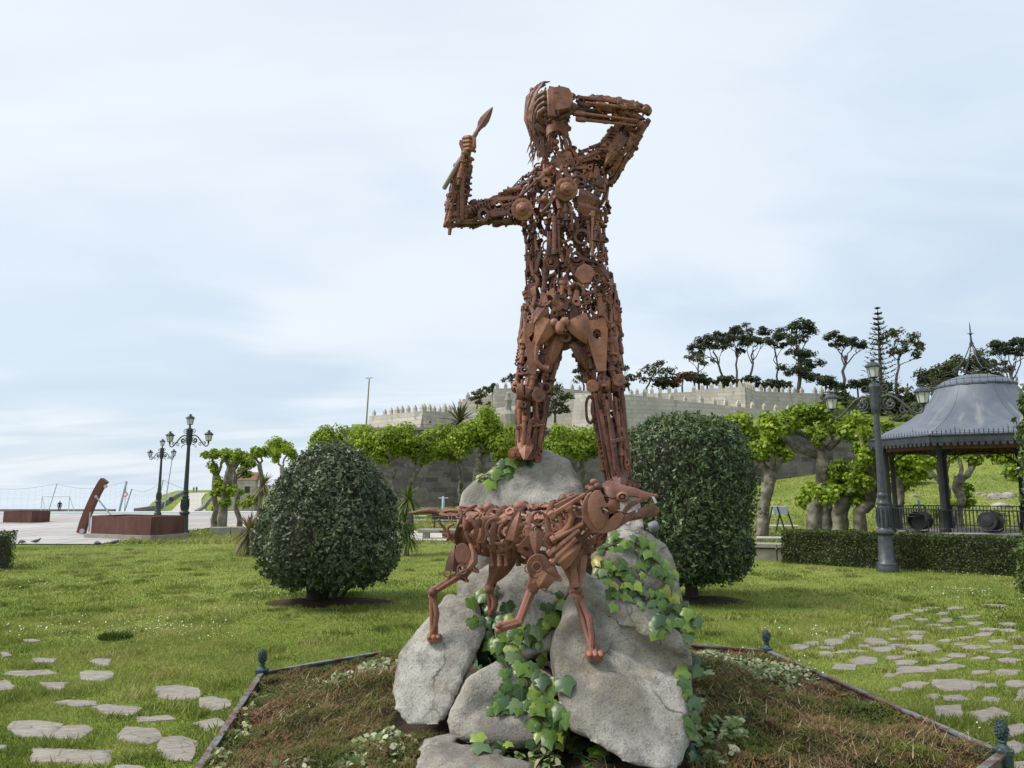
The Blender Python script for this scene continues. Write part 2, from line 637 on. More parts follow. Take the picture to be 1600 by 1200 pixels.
SR = [(880,100,35,5),(950,130,40,6),(1180,112,40,6),(1310,120,40,6),(1440,128,45,6),(1530,135,40,7),(1310,200,45,8),(1480,185,50,8),(1560,170,40,8),(1480,235,60,9),(1580,215,40,9),(1400,262,50,9),(1540,275,55,10),(1400,330,60,11),(1520,330,60,12),(1440,390,45,13),(1560,385,45,13),(1180,440,45,13),(1000,262,50,8),(680,215,40,7),(860,208,40,7),(1010,205,45,7),(1125,43,40,8),(1285,33,40,7),(1015,77,35,10),(1060,62,30,5),(1225,57,30,6),(1350,72,45,6),(1240,90,35,9),(1120,86,40,6),(1380,103,35,6),(1525,107,45,8),(1045,119,50,8),(1240,126,40,7),(1100,145,70,8),(1100,170,55,11),(775,167,30,12),(820,150,35,5),(720,187,50,13),(915,188,55,16),(1010,176,50,8),(1240,182,40,7),(1405,155,50,9),(620,195,40,9),(560,213,45,10),(1130,218,90,15),(945,222,70,12),(1380,213,60,12),(690,243,50,13),(800,232,75,10),(860,275,60,18),(1060,240,50,6),(1290,252,50,10),(1050,283,60,10),(1230,272,40,8),(770,305,70,13),(1250,303,85,11),(1090,322,95,18),(985,342,50,10),(1105,392,85,20),(1290,388,110,25),(1010,408,45,12),(1285,450,85,16),(1445,455,45,12),(1250,505,70,36),(1440,525,110,30),(1560,605,65,32),(1530,685,80,30),(1590,440,35,28),(1570,765,70,18),(1460,20,60,6),(1180,30,35,4),(1480,70,25,4),(1330,170,40,5)]
srnd = random.Random(21); PXS = []
SR = sorted(SR, key=lambda q: -q[2] * q[3])
for k, (cx, cy, hw, hh) in enumerate(SL + SR):
    if k < len(SL): px, py, s = cx / 3.157, 820 + cy / 3.157, 3.157
    else: px, py, s = 1060 + cx / 2.963, 940 + cy / 2.963, 2.963
    hw /= s; hh = hh / s * 1.05
    if k >= len(SL): hw *= 1.1; hh *= 1.15
    else: hw *= .9; hh *= .95
    clash = [q for q in PXS if ((q[0] - px) / (q[2] + hw)) ** 2 + ((q[1] - py) / (q[3] + hh)) ** 2 < .85]
    if clash:
        if k >= len(SL) and min(((q[0] - px) / (q[2] + hw)) ** 2 + ((q[1] - py) / (q[3] + hh)) ** 2 for q in clash) < .42: continue
        hw *= .78; hh *= .78
    PXS.append((px, py, hw, hh))
    n = srnd.choice((4, 5, 5, 6))
    a0 = srnd.random() * 6.28
    poly = []
    for q in range(n):
        a = a0 + 2 * math.pi * (q + srnd.uniform(-0.3, 0.3)) / n
        rr = srnd.uniform(0.86, 1.16)
        e = 3.2
        ca, sa = math.cos(a), math.sin(a)
        se = (abs(ca) ** e + abs(sa) ** e) ** (-1 / e)
        g = G(px + hw * rr * ca * se, py - hh * rr * sa * se, 0.0)
        poly.append(Vector((g.x, g.y)))
    ctr = sum(poly, Vector((0, 0))) / n
    # finer broken outline
    fine = []
    for q in range(n):
        p, p2 = poly[q], poly[(q + 1) % n]
        L = (p2 - p).length
        for u in (0.0, 0.33, 0.66):
            w = p.lerp(p2, u)
            if u: w += (w - ctr).normalized() * srnd.uniform(-0.05, 0.04) * L
            else: w = w.lerp(ctr, 0.02)
            fine.append(w)
    STONES.append((ctr, fine))
    m = len(fine)
    tilt = (srnd.uniform(-0.012, 0.012), srnd.uniform(-0.012, 0.012))
    top = srnd.uniform(0.006, 0.014)
    vs = []
    for rr, zz in ((1.0, -0.06), (1.0, top - 0.008), (0.965, top), (0.55, top + 0.002)):
        for w in fine:
            d = (w - ctr) * rr
            vs.append((d.x, d.y, zz + d.x * tilt[0] + d.y * tilt[1] + (0.004 * mnoise.noise((w.x * 7, w.y * 7, rr)) if zz > 0 else 0)))
    vs.append((0, 0, top + 0.003))
    fs = []
    for i in range(3):
        for q in range(m):
            q2 = (q + 1) % m
            fs.append((i * m + q, i * m + q2, (i + 1) * m + q2, (i + 1) * m + q))
    for q in range(m):
        fs.append((3 * m + q, 3 * m + (q + 1) % m, 4 * m))
    mb = MB(); mb.add(vs, fs)
    mb.build('paving_stone', M['flag'], lawn, smooth=40, loc=(ctr.x, ctr.y, 0))

BUSH_L = G(490, 942); BUSH_R = G(1080, 940)
SOIL = [(BUSH_L.x + 0.35, BUSH_L.y, 1.15, 0.55), (BUSH_R.x + 0.1, BUSH_R.y + 0.1, 0.95, 0.5)]
# ---- bare soil under the two clipped bushes
for sx, sy, sa, sb in SOIL:
    vs = [(0, 0, 0.075)]; n = 40; fs = []
    for ring, h in ((0.5, 0.06), (0.85, 0.03), (1.12, -0.01)):
        for k in range(n):
            a = 2 * math.pi * k / n
            w = ring * (1 + 0.18 * mnoise.noise((math.cos(a) * 1.5 + sx, math.sin(a) * 1.5, 2)))
            vs.append((sa * w * math.cos(a), sb * w * math.sin(a), h + 0.012 * mnoise.noise((math.cos(a) * 4, math.sin(a) * 4, ring * 5))))
    for k in range(n): fs.append((0, 1 + k, 1 + (k + 1) % n))
    for i in range(2):
        for k in range(n):
            k2 = (k + 1) % n
            fs.append((1 + i * n + k, 1 + (i + 1) * n + k, 1 + (i + 1) * n + k2, 1 + i * n + k2))
    mb = MB(); mb.add(vs, fs)
    mb.build('bare_soil', M['soil'], smooth=True, kind='structure', loc=(sx, sy, 0), label='bare brown soil under a clipped bush')

# ---- grass blades
_tab = rng.random((256, 256))
def vnoise(x, y, seed=0.0):
    """smooth value noise in [-1, 1] for arrays"""
    x = np.asarray(x) + seed * 17.3 + 1000; y = np.asarray(y) + seed * 9.1 + 1000
    xi = np.floor(x).astype(int); yi = np.floor(y).astype(int)
    fx = x - xi; fy = y - yi
    fx = fx * fx * (3 - 2 * fx); fy = fy * fy * (3 - 2 * fy)
    g = lambda a, b: _tab[a & 255, b & 255]
    a = g(xi, yi) * (1 - fx) + g(xi + 1, yi) * fx
    b = g(xi, yi + 1) * (1 - fx) + g(xi + 1, yi + 1) * fx
    return (a * (1 - fy) + b * fy) * 2 - 1

# raster of the flagstones so that many blades can be tested at once
SRES = 0.03; SX0, SY0 = -10.0, 3.0
smask = np.zeros((int(25 / SRES), int(24 / SRES)), bool)
for ctr, poly in STONES:
    pa = np.array([(p.x, p.y) for p in poly])
    lo = ((pa.min(0) - (SX0, SY0)) / SRES).astype(int); hi = ((pa.max(0) - (SX0, SY0)) / SRES).astype(int) + 2
    lo = np.maximum(lo, 0); hi = np.minimum(hi, smask.shape)
    if (hi <= lo).any(): continue
    gx, gy = np.meshgrid(SX0 + (np.arange(lo[0], hi[0]) + .5) * SRES, SY0 + (np.arange(lo[1], hi[1]) + .5) * SRES, indexing='ij')
    ins = np.zeros(gx.shape, bool)
    j = len(pa) - 1
    for i in range(len(pa)):
        ax, ay = pa[i]; bx, by = pa[j]
        if ay != by:
            ins ^= ((ay > gy) != (by > gy)) & (gx < (bx - ax) * (gy - ay) / (by - ay) + ax)
        j = i
    smask[lo[0]:hi[0], lo[1]:hi[1]] |= ins

def hex_in_v(x, y, grow=0.0):
    dx, dy = x - HEX_C.x, y - HEX_C.y
    a = (np.arctan2(dy, dx) - HEX_ROT) % R(60) - R(30)
    return (HEX_R + grow) * math.cos(R(30)) - np.hypot(dx, dy) * np.cos(a)

def keep_lawn_v(x, y):
    k = hex_in_v(x, y, 0.02) < 0
    k &= ~((x < -15.2) & (y > 26.7)); k &= ~((x > -9.5) & (x < 9) & (y > 28.3) & (y < 34.5)); k &= ~((y > 36.5) & (x < -9.5))
    for sx, sy, sa, sb in SOIL:
        k &= ((x - sx) / sa) ** 2 + ((y - sy) / sb) ** 2 > rng.random(len(x)) * 0.5 + 0.6
    jx = x + rng.normal(0, 0.014, len(x)); jy = y + rng.normal(0, 0.014, len(x))
    ix = ((jx - SX0) / SRES).astype(int); iy = ((jy - SY0) / SRES).astype(int)
    ok = (ix >= 0) & (iy >= 0) & (ix < smask.shape[0]) & (iy < smask.shape[1])
    k[ok] &= ~smask[ix[ok], iy[ok]]
    return k

def blades(name, n, ymin, ymax, h, w, mat, label, zf, density_pow=1.0, lean=0.6):
    u = rng.random(int(n * 1.7))
    y = ymin + (ymax - ymin) * u ** density_pow
    x = (rng.random(len(y)) * 2 - 1) * (y * 0.76 + 0.4)
    k = keep_lawn_v(x, y)
    x, y = x[k][:n], y[k][:n]
    n = len(x)
    z = np.zeros(n) if zf is None else np.array([zf(a, b) for a, b in zip(x, y)])
    p = np.stack([x, y, z], 1)
    tuft = vnoise(x * 1.3, y * 1.3, 8) + 0.6 * vnoise(x * 4, y * 4, 1)
    hh = h * (0.55 + 0.6 * rng.random(n)) * (1 + 0.6 * np.clip(tuft, -0.7, 1.2))
    a = rng.random(n) * 2 * np.pi
    lx = np.cos(a) * lean * hh * (0.3 + rng.random(n)); ly = np.sin(a) * lean * hh * (0.3 + rng.random(n))
    b = rng.random(n) * 2 * np.pi
    ww = w * (0.6 + 0.8 * rng.random(n))
    sx = np.cos(b) * ww / 2; sy = np.sin(b) * ww / 2
    v = np.empty((n, 3, 3))
    v[:, 0] = p + np.stack([sx, sy, np.full(n, -0.004)], 1)
    v[:, 1] = p - np.stack([sx, sy, np.full(n, 0.004)], 1)
    v[:, 2] = p + np.stack([lx, ly, hh], 1)
    return link(name, np_mesh(name, v.reshape(-1, 3), np.arange(n * 3).reshape(-1, 3)), None, mat, kind='stuff', label=label)

t = NT('grass_blade')
co = t.coord('World')
r = t.rnd_island()
n1 = t.noise(co, 0.28, 4, 0.6); n2 = t.noise(co, 1.3, 4, 0.6)
v = t.math('ADD', t.math('MULTIPLY', r, 0.30), t.math('ADD', t.math('MULTIPLY', t.map(n1, .3, .7), 0.42), t.math('MULTIPLY', t.map(n2, .3, .7), 0.34)))
c = t.ramp(v, [(0.22, (0.08, 0.12, 0.018)), (0.45, (0.175, 0.222, 0.042)), (0.66, (0.295, 0.318, 0.08)), (0.85, (0.45, 0.42, 0.17))])
sx = t.n('ShaderNodeSeparateXYZ'); t.l(co, sx.inputs[0])
dry = t.math('MULTIPLY', t.map(sx.outputs[1], 17, 25), t.map(t.noise(co, .5, 4), .38, .6))
c = t.mix(t.math('MULTIPLY', dry, .6), c, (0.38, 0.34, 0.15))
M['grass'] = t.done(c, 0.6, spec=0.25, trans=(0.3, c))

blades('grass', 190000, 4.2, 12, 0.040, 0.010, M['grass'], 'short green lawn grass in front and beside the bed', None, 1.0)
blades('grass', 170000, 12, 27, 0.045, 0.018, M['grass'], 'short green lawn grass round the clipped bushes', None, 1.2)
blades('grass', 60000, 27, 62, 0.12, 0.07, M['grass'], 'meadow grass in the middle distance', ground_z, 1.1)

# tussocks: thicker clumps in the lawn
nt_ = 420
cy_ = 4.6 + 20 * rng.random(nt_) ** 1.3; cx_ = (rng.random(nt_) * 2 - 1) * cy_ * .76
x = np.repeat(cx_, 110) + rng.normal(0, 1, nt_ * 110) * np.repeat(rng.uniform(.05, .16, nt_), 110); y = np.repeat(cy_, 110) + rng.normal(0, 1, nt_ * 110) * np.repeat(rng.uniform(.05, .14, nt_), 110)
hh = np.repeat(rng.uniform(.05, .10, nt_), 110) * rng.uniform(.5, 1.1, nt_ * 110)
k = keep_lawn_v(x, y); x, y, hh = x[k], y[k], hh[k]; n = len(x)
a = rng.random(n) * 6.283; b = rng.random(n) * 6.283
p = np.stack([x, y, np.zeros(n)], 1); v = np.empty((n, 3, 3)); w = .006 + .0006 * y
v[:, 0] = p + np.stack([np.cos(b) * w, np.sin(b) * w, np.zeros(n)], 1); v[:, 1] = p - np.stack([np.cos(b) * w, np.sin(b) * w, np.zeros(n)], 1)
v[:, 2] = p + np.stack([np.cos(a) * hh * .6, np.sin(a) * hh * .6, hh], 1)
link('grass_tussocks', np_mesh('grass_tussocks', v.reshape(-1, 3), np.arange(n * 3).reshape(-1, 3)), None, M['grass'], kind='stuff', label='longer tussocks of grass scattered over the lawn')
# taller tufts
M['tuft'] = leaf_mat('tuft_blades', (0.03, 0.06, 0.012), (0.075, 0.13, 0.022), (0.16, 0.22, 0.045), 2.0, 0.3)
for (px, py, rad, hgt) in ((180, 998, 0.22, 0.13),):
    g = G(px, py)
    n = 520
    a = rng.random(n) * 6.283; rr = rad * np.sqrt(rng.random(n))
    p = np.stack([g.x + rr * np.cos(a), g.y + rr * np.sin(a) * 0.8, np.zeros(n)], 1)
    hh = hgt * (0.4 + 0.7 * rng.random(n)) * (1.1 - 0.7 * (rr / rad) ** 2)
    b = rng.random(n) * 6.283; w = 0.011
    v = np.empty((n, 3, 3))
    v[:, 0] = p + np.stack([np.cos(b) * w, np.sin(b) * w, np.zeros(n)], 1)
    v[:, 1] = p - np.stack([np.cos(b) * w, np.sin(b) * w, np.zeros(n)], 1)
    v[:, 2] = p + np.stack([np.cos(a) * hh * 0.7, np.sin(a) * hh * 0.7, hh], 1)
    link('grass_tuft', np_mesh('grass_tuft', v.reshape(-1, 3), np.arange(n * 3).reshape(-1, 3)), None, M['tuft'], kind='stuff', label='darker taller tuft of grass in the lawn')

# daisies
M['daisy'] = plain('daisy_petal', (0.8, 0.8, 0.76), (0.7, 0.7, 0.66), 5, 0.7, 0, coord='World')
y = 4.5 + 24 * rng.random(40000) ** 1.2; x = (rng.random(40000) * 2 - 1) * y * 0.76
k = vnoise(x * 0.5, y * 0.5, 5) + 0.4 * vnoise(x * 1.6, y * 1.6, 2) > 0.25 + 0.5 * rng.random(40000)
k &= keep_lawn_v(x, y)
x, y = x[k][:2300], y[k][:2300]
n = len(x)
p = np.stack([x, y, 0.045 + 0.02 * rng.random(n)], 1)
v = np.empty((n, 6, 3)); rad = 0.006 + 0.005 * rng.random(n)
tx, ty = rng.normal(0, 0.35, n), rng.normal(0, 0.35, n)
for k in range(6):
    a = k * math.pi / 3
    v[:, k] = p + np.stack([rad * math.cos(a), rad * math.sin(a), rad * (math.cos(a) * tx + math.sin(a) * ty)], 1)
link('daisies', np_mesh('daisies', v.reshape(-1, 3), np.arange(n * 6).reshape(-1, 6)), None, M['daisy'], kind='stuff', label='tiny white daisies scattered in the lawn')

# ================================================================== ROCKS
t = NT('granite')
co = t.coord('World')
n1 = t.noise(co, 1.6, 5, 0.6); n2 = t.noise(co, 9, 5, 0.65); n3 = t.noise(co, 70, 3, 0.75)
sp = t.vor(co, 110, 'F1')
c = t.ramp(n1, [(0.32, (0.12, 0.105, 0.085)), (0.46, (0.28, 0.258, 0.218)), (0.64, (0.43, 0.412, 0.375))])
c = t.mix(t.map(t.noise(t.coord('World', (1, 1, 0.5)), 2.6, 4, 0.6), 0.54, 0.70, 0, 0.6), c, (0.25, 0.195, 0.115))    # ochre lichen stain
c = t.mix(t.map(n2, 0.50, 0.66, 0, 0.55), c, (0.10, 0.097, 0.093))
c = t.mix(t.map(t.noise(co, 1.1, 4, .55, .6), .52, .66, 0, .6), c, (0.115, 0.105, 0.09))
c = t.mix(t.map(t.noise(co, 5.3, 6, 0.75), 0.60, 0.68, 0, 0.6), c, (0.44, 0.44, 0.43))
c = t.mix(t.map(n3, 0.50, 0.66, 0, 0.6), c, (0.085, 0.08, 0.077))
c = t.mix(t.map(sp, 0.0, 0.22, 0.45, 0.0), c, (0.50, 0.49, 0.46))
dv = t.n('ShaderNodeVectorMath', operation='ADD'); nn = t.n('ShaderNodeTexNoise'); t.l(co, nn.inputs['Vector']); nn.inputs['Scale'].default_value = 2.5; nn.inputs['Detail'].default_value = 5
sc_ = t.n('ShaderNodeVectorMath', operation='SCALE'); t.l(nn.outputs['Color'], sc_.inputs[0]); sc_.inputs['Scale'].default_value = .55
t.l(co, dv.inputs[0]); t.l(sc_.outputs[0], dv.inputs[1])
cr = t.vor(dv.outputs[0], 0.95, 'DISTANCE_TO_EDGE')
crk = t.math('MULTIPLY', t.map(cr, 0.0, 0.012, 1, 0), t.map(t.noise(co, 1.7, 3), .45, .6))
c = t.mix(t.math('MULTIPLY', crk, .8), c, (0.05, 0.045, 0.04))
M['granite'] = t.done(c, 0.9, t.bump(crk, -0.8, 0.03, t.bump(n3, 0.6, 0.012, t.bump(n2, 0.45, 0.04))), spec=0.2)

def eval_mesh(o):
    dg = bpy.context.evaluated_depsgraph_get()
    dg.update()
    return bpy.data.meshes.new_from_object(o.evaluated_get(dg))

ROCK_V, ROCK_F = [], []
def boulder(hulls, label, voxel=0.036, smooth=3, amp=(0.026, 0.018, 0.008), seed=0.0, creases=(), group=None):
    bm = bmesh.new()
    for pts in hulls:
        vs = [bm.verts.new(P(*p)) for p in pts]
        bmesh.ops.convex_hull(bm, input=vs)
    for v in [v for v in bm.verts if not v.link_faces]: bm.verts.remove(v)
    me = bpy.data.meshes.new('boulder_hull')
    bm.to_mesh(me); bm.free()
    tmp = bpy.data.objects.new('boulder_tmp', me); COL.objects.link(tmp)
    r = tmp.modifiers.new('r', 'REMESH'); r.mode = 'VOXEL'; r.voxel_size = voxel
    s = tmp.modifiers.new('s', 'SMOOTH'); s.factor = 0.5; s.iterations = smooth
    out = eval_mesh(tmp)
    bpy.data.objects.remove(tmp)
    n = len(out.vertices)
    co = np.empty(n * 3, np.float32); out.vertices.foreach_get('co', co); co = co.reshape(-1, 3).astype(float)
    no = np.empty(n * 3, np.float32); out.vertices.foreach_get('normal', no); no = no.reshape(-1, 3)
    for i in range(n):
        p = Vector(co[i])
        q = p + Vector((seed, seed * 0.7, 0))
        d = amp[0] * mnoise.noise(q * 2.3) + 0.02 * (abs(mnoise.noise(q * 1.5 + Vector((5, 2, 9)))) - .25) * 2 + amp[1] * (0.5 - abs(mnoise.noise(q * 4.6 + Vector((3, 1, 2))))) * 2 + amp[2] * mnoise.noise(q * 16)
        for (a, b, w, dep) in creases:                 # a worn groove along the line a-b
            ab = b - a
            u = max(0, min(1, (p - a).dot(ab) / ab.length_squared))
            dist = (p - (a + ab * u)).length
            d -= dep * math.exp(-(dist / w) ** 2)
        co[i] += no[i] * d
    base = co.copy()
    base[:, 2] = 0
    org = Vector((co[:, 0].mean(), co[:, 1].mean(), co[:, 2].min()))
    lv = (co - np.array(org)).astype(np.float32)
    out.vertices.foreach_set('co', lv.ravel()); out.update()
    out.polygons.foreach_set('use_smooth', np.ones(len(out.polygons), bool))
    o = link('boulder', out, None, M['granite'], loc=org, label=label, cat='boulder', group=group)
    out.name = 'boulder'
    b = len(ROCK_V)
    ROCK_V.extend([Vector(q) for q in co])
    for pl in out.polygons: ROCK_F.append(tuple(b + k for k in pl.vertices))
    return o

boulder([[(885,1140,4.65),(990,1205,4.42),(1062,1203,4.45),(872,1100,4.75),(862,1010,5.0),(900,955,5.15),(1075,1040,5.0),(1080,1140,4.75),
          (905,890,5.55),(950,918,5.5),(1005,965,5.4),(1050,992,5.35),(900,900,6.2),(1060,990,6.2),(1070,1100,6.2),(880,1080,6.2)],
         [(915,895,5.32),(905,887,5.8),(985,948,5.08),(1055,985,4.97),(1078,1025,4.93),(965,982,4.98),(1080,1040,5.7),(900,930,5.25)]],
        'largest grey granite boulder, right of the ivy, under the dog statue front leg', seed=1.0, amp=(0.02, 0.014, 0.006),
        creases=[(P(965,1000,4.98), P(1075,1050,4.95), 0.05, 0.10), (P(905,935,5.2), P(985,985,5.0), 0.06, 0.06), (P(1010,1010,4.95), P(1078,1100,4.85), 0.10, 0.03)])
boulder([[(610,1085,5.35),(626,1020,5.5),(678,956,5.65),(700,928,5.9),(748,942,5.75),(760,985,5.6),(735,1035,5.35),(690,1135,5.1),(640,1142,5.1),(612,1110,5.2),(640,1010,6.3),(740,940,6.4),(700,1080,6.3)]],
        'rounded grey boulder at the left under the dog statue hind foot', seed=4.0)
boulder([[(698,1130,5.0),(738,1058,5.1),(790,1028,5.3),(862,1055,5.2),(888,1130,5.0),(872,1172,4.9),(760,1168,4.85),(700,1152,4.9),(720,1080,6.0),(860,1040,6.0)]],
        'low shaded boulder below the ivy between two larger boulders', seed=7.0, creases=[(P(735,1110,4.95), P(850,1085,5.05), 0.07, 0.06)])
boulder([[(640,1190,4.5),(654,1150,4.65),(700,1141,4.75),(770,1163,4.6),(838,1192,4.45),(832,1235,4.3),(640,1235,4.35),(730,1220,4.2)]],
        'pale grey stone cut off by the bottom edge of the photo', seed=9.0, amp=(0.02, 0.012, 0.006))
boulder([[(716,800,6.6),(722,768,6.6),(745,750,6.6),(790,722,6.65),(820,704,6.8),(852,703,6.8),(888,716,6.7),(908,755,6.6),(935,810,6.4),(925,850,6.2),(718,860,6.3),(760,740,7.4),(880,720,7.4),(920,800,7.5),(720,800,7.5),(715,950,6.2),(930,950,6.2),(740,930,7.5),(920,930,7.5)]],
        'tall topmost granite boulder under the statue left leg', seed=12.0, voxel=0.045)
boulder([[(728,905,6.0),(780,878,6.0),(860,868,5.9),(908,890,5.8),(880,960,5.6),(860,1012,5.45),(800,1035,5.45),(748,985,5.8),(740,900,6.6),(900,880,6.6),(870,1030,6.4),(760,1030,6.2)]],
        'grey boulder in the middle, behind the legs of the dog statue', seed=15.0)
boulder([[(922,848,6.0),(960,832,6.0),(1000,824,6.0),(1037,850,5.95),(1054,890,5.9),(1062,935,5.8),(1000,965,5.6),(928,905,5.7),(940,850,6.8),(1050,880,6.8),(1060,950,6.8),(1062,1040,6.0),(930,1000,6.0)],
         [(925,815,6.5),(945,768,6.65),(992,766,6.65),(1006,822,6.4),(940,775,7.0),(995,775,7.0),(1000,900,6.5),(925,900,6.5),(1000,900,7.0),(925,900,7.0)]],
        'ivy covered boulder at the right behind the dog statue head', seed=18.0, creases=[(P(985,915,5.65), P(1050,935,5.75), 0.05, 0.05)])
ROCK_BVH = BVHTree.FromPolygons(ROCK_V, ROCK_F)

def hit(px, py, default=5.5):
    """where the ray through (px, py) meets the rocks or the bed"""
    d = ray(px, py).normalized()
    loc, nor, idx, dist = ROCK_BVH.ray_cast(CAM, d)
    if loc is not None: return loc, nor
    q = G(px, py, 0.42)
    if hex_in(q.x, q.y) > 0: return Vector((q.x, q.y, bed_z(q.x, q.y))), Vector((0, 0, 1))
    return P(px, py, default), Vector((0, -0.7, 0.7))

# ================================================================== BED RAILING
t = NT('peeling_rail_paint')
co = t.coord('World'); n1 = t.noise(co, 7, 6, 0.7); n2 = t.noise(co, 70, 3)
c = t.mix(t.map(n1, 0.46, 0.56), (0.115, 0.05, 0.042), (0.15, 0.175, 0.18))
c = t.mix(t.map(n2, .55, .7, 0, .5), c, (0.07, 0.05, 0.045))
M['rail'] = t.done(c, 0.65, t.bump(n1, 0.3, 0.01))
t = NT('verdigris_iron')
co = t.coord('World'); n1 = t.noise(co, 22, 5, 0.65); n2 = t.noise(co, 90, 3)
c = t.mix(t.map(n1, 0.42, 0.62), (0.016, 0.03, 0.032), (0.045, 0.08, 0.08))
c = t.mix(t.map(n2, 0.62, 0.72), c, (0.30, 0.34, 0.30))
M['verdigris'] = t.done(c, 0.55, t.bump(n2, 0.3, 0.005))
rail_t = empty('bed_railing', (HEX_C.x, HEX_C.y, 0), label='low iron railing with pine cone posts round the hexagonal bed', cat='railing')
mb = MB()
mb.lathe([(0.058, 0), (0.058, 0.36), (0.066, 0.365), (0.066, 0.392), (0.045, 0.40), (0.030, 0.415), (0.024, 0.43), (0.032, 0.442), (0.026, 0.452)], 8)
post_me = mb.mesh('post', M['verdigris'], 30)
mb = MB()
mb.ball((0, 0, 0.515), (0.042, 0.042, 0.066), 12)
for k in range(70):
    zz = 1 - 2 * (k + 0.5) / 70
    a = k * 2.39996
    r = math.sqrt(1 - zz * zz)
    n = Vector((r * math.cos(a), r * math.sin(a), zz))
    p = Vector((n.x * 0.042, n.y * 0.042, 0.515 + n.z * 0.066))
    q = n.to_track_quat('Z', 'Y').to_matrix().to_4x4()
    mb.add([(-0.009, 0, 0), (0, -0.008, 0), (0.009, 0, 0), (0, 0.008, 0), (0, 0, 0.011)], [(0, 1, 4), (1, 2, 4), (2, 3, 4), (3, 0, 4)], Matrix.Translation(p) @ q)
fin_me = mb.mesh('finial', M['verdigris'])
for k in range(6):
    a, b = HEX[k], HEX[(k + 1) % 6]
    d = (b - a); L = d.length; d.normalize()
    po = link('post', post_me, rail_t, loc=a - HEX_C)
    po.rotation_euler = (0, 0, HEXA[k])
    link('finial', fin_me, po)
    mid = (a + b) / 2 - HEX_C
    mb = MB()
    n = 10
    for s in range(n):
        u0, u1 = -L / 2 + 0.06 + (L - 0.12) * s / n, -L / 2 + 0.06 + (L - 0.12) * (s + 1) / n
        j = srnd.uniform(-0.004, 0.004)
        mb.box(((u0 + u1) / 2, 0, RAIL_Z + 0.012 + j * 0.3), (u1 - u0 + 0.0005 * s, 0.052 + j, 0.016))
    mb.box((0, 0, RAIL_Z - 0.055), (L - 0.1, 0.012, 0.11))
    o = mb.build('rail', M['rail'], rail_t, loc=mid)
    o.rotation_euler = (0, 0, math.atan2(d.y, d.x))

# ================================================================== IVY
def ivy_leaf_mesh(name, mat, curl, skew):
    A, Mi, T = (0, 0, 0), (0.42, 0, 0.05), (1, 0, -0.12 - curl)
    half = [(-0.15, 0.22, -0.02), (-0.08, 0.46, -0.10 - curl), (0.14, 0.44, -0.05), (0.38, 0.58, -0.16 - curl), (0.60, 0.30, -0.03)]
    vs = [A, Mi, T]
    fs = []
    for s in (1, -1):
        b = len(vs)
        vs += [(x + skew * s * 0.04, y * s, z) for x, y, z in half]
        tri = [(0, b, b + 1), (0, b + 1, b + 2), (0, b + 2, 1), (1, b + 2, b + 3), (1, b + 3, b + 4), (1, b + 4, 2)]
        fs += tri if s > 0 else [tuple(reversed(q)) for q in tri]
    vs += [(-0.5, 0.012, -0.22), (-0.5, -0.012, -0.22)]
    n = len(vs)
    fs.append((0, n - 2, n - 1))
    mb = MB(); mb.add([(x - 0.0, y, z) for x, y, z in vs], fs)
    return mb.mesh(name, mat, True)

t = NT('ivy_leaf')
ro = t.rnd_object()
co = t.coord('Object')
nv = t.noise(co, 2.5, 3)
sx = t.n('ShaderNodeSeparateXYZ'); t.l(co, sx.inputs[0])
vein = t.map(t.math('ABSOLUTE', sx.outputs[1]), 0.0, 0.03, 0.55, 0.0)
side = t.math('ABSOLUTE', t.math('SUBTRACT', t.math('ABSOLUTE', sx.outputs[1]), t.math('MULTIPLY', sx.outputs[0], 1.25)))
vein = t.math('MAXIMUM', vein, t.map(side, 0.0, 0.035, 0.4, 0.0))
c = t.ramp(ro, [(0.0, (0.03, 0.07, 0.013)), (0.4, (0.075, 0.155, 0.024)), (0.72, (0.16, 0.27, 0.04)), (0.94, (0.29, 0.39, 0.06)), (1.0, (0.40, 0.34, 0.06))])
c = t.mix(t.map(nv, 0.35, 0.7, 0, 0.35), c, (0.05, 0.10, 0.02))
c = t.mix(vein, c, (0.26, 0.33, 0.13))
M['ivy'] = t.done(c, 0.34, spec=0.5, trans=(0.22, c))
t = NT('ivy_leaf_cool')
ro = t.rnd_object()
c = t.ramp(ro, [(0.0, (0.03, 0.065, 0.03)), (0.6, (0.075, 0.14, 0.055)), (1.0, (0.19, 0.26, 0.12))])
M['ivy_cool'] = t.done(c, 0.38, spec=0.5, trans=(0.2, c))
M['stem'] = plain('ivy_stem', (0.16, 0.11, 0.07), (0.09, 0.07, 0.045), 20, 0.85, 0.2)
IVY = [ivy_leaf_mesh('leaf', M['ivy'], 0.05, 0.3), ivy_leaf_mesh('leaf', M['ivy'], 0.14, -0.6), ivy_leaf_mesh('leaf', M['ivy'], -0.03, 0.9), ivy_leaf_mesh('leaf', M['ivy_cool'], 0.10, 0.2)]
irnd = random.Random(5)

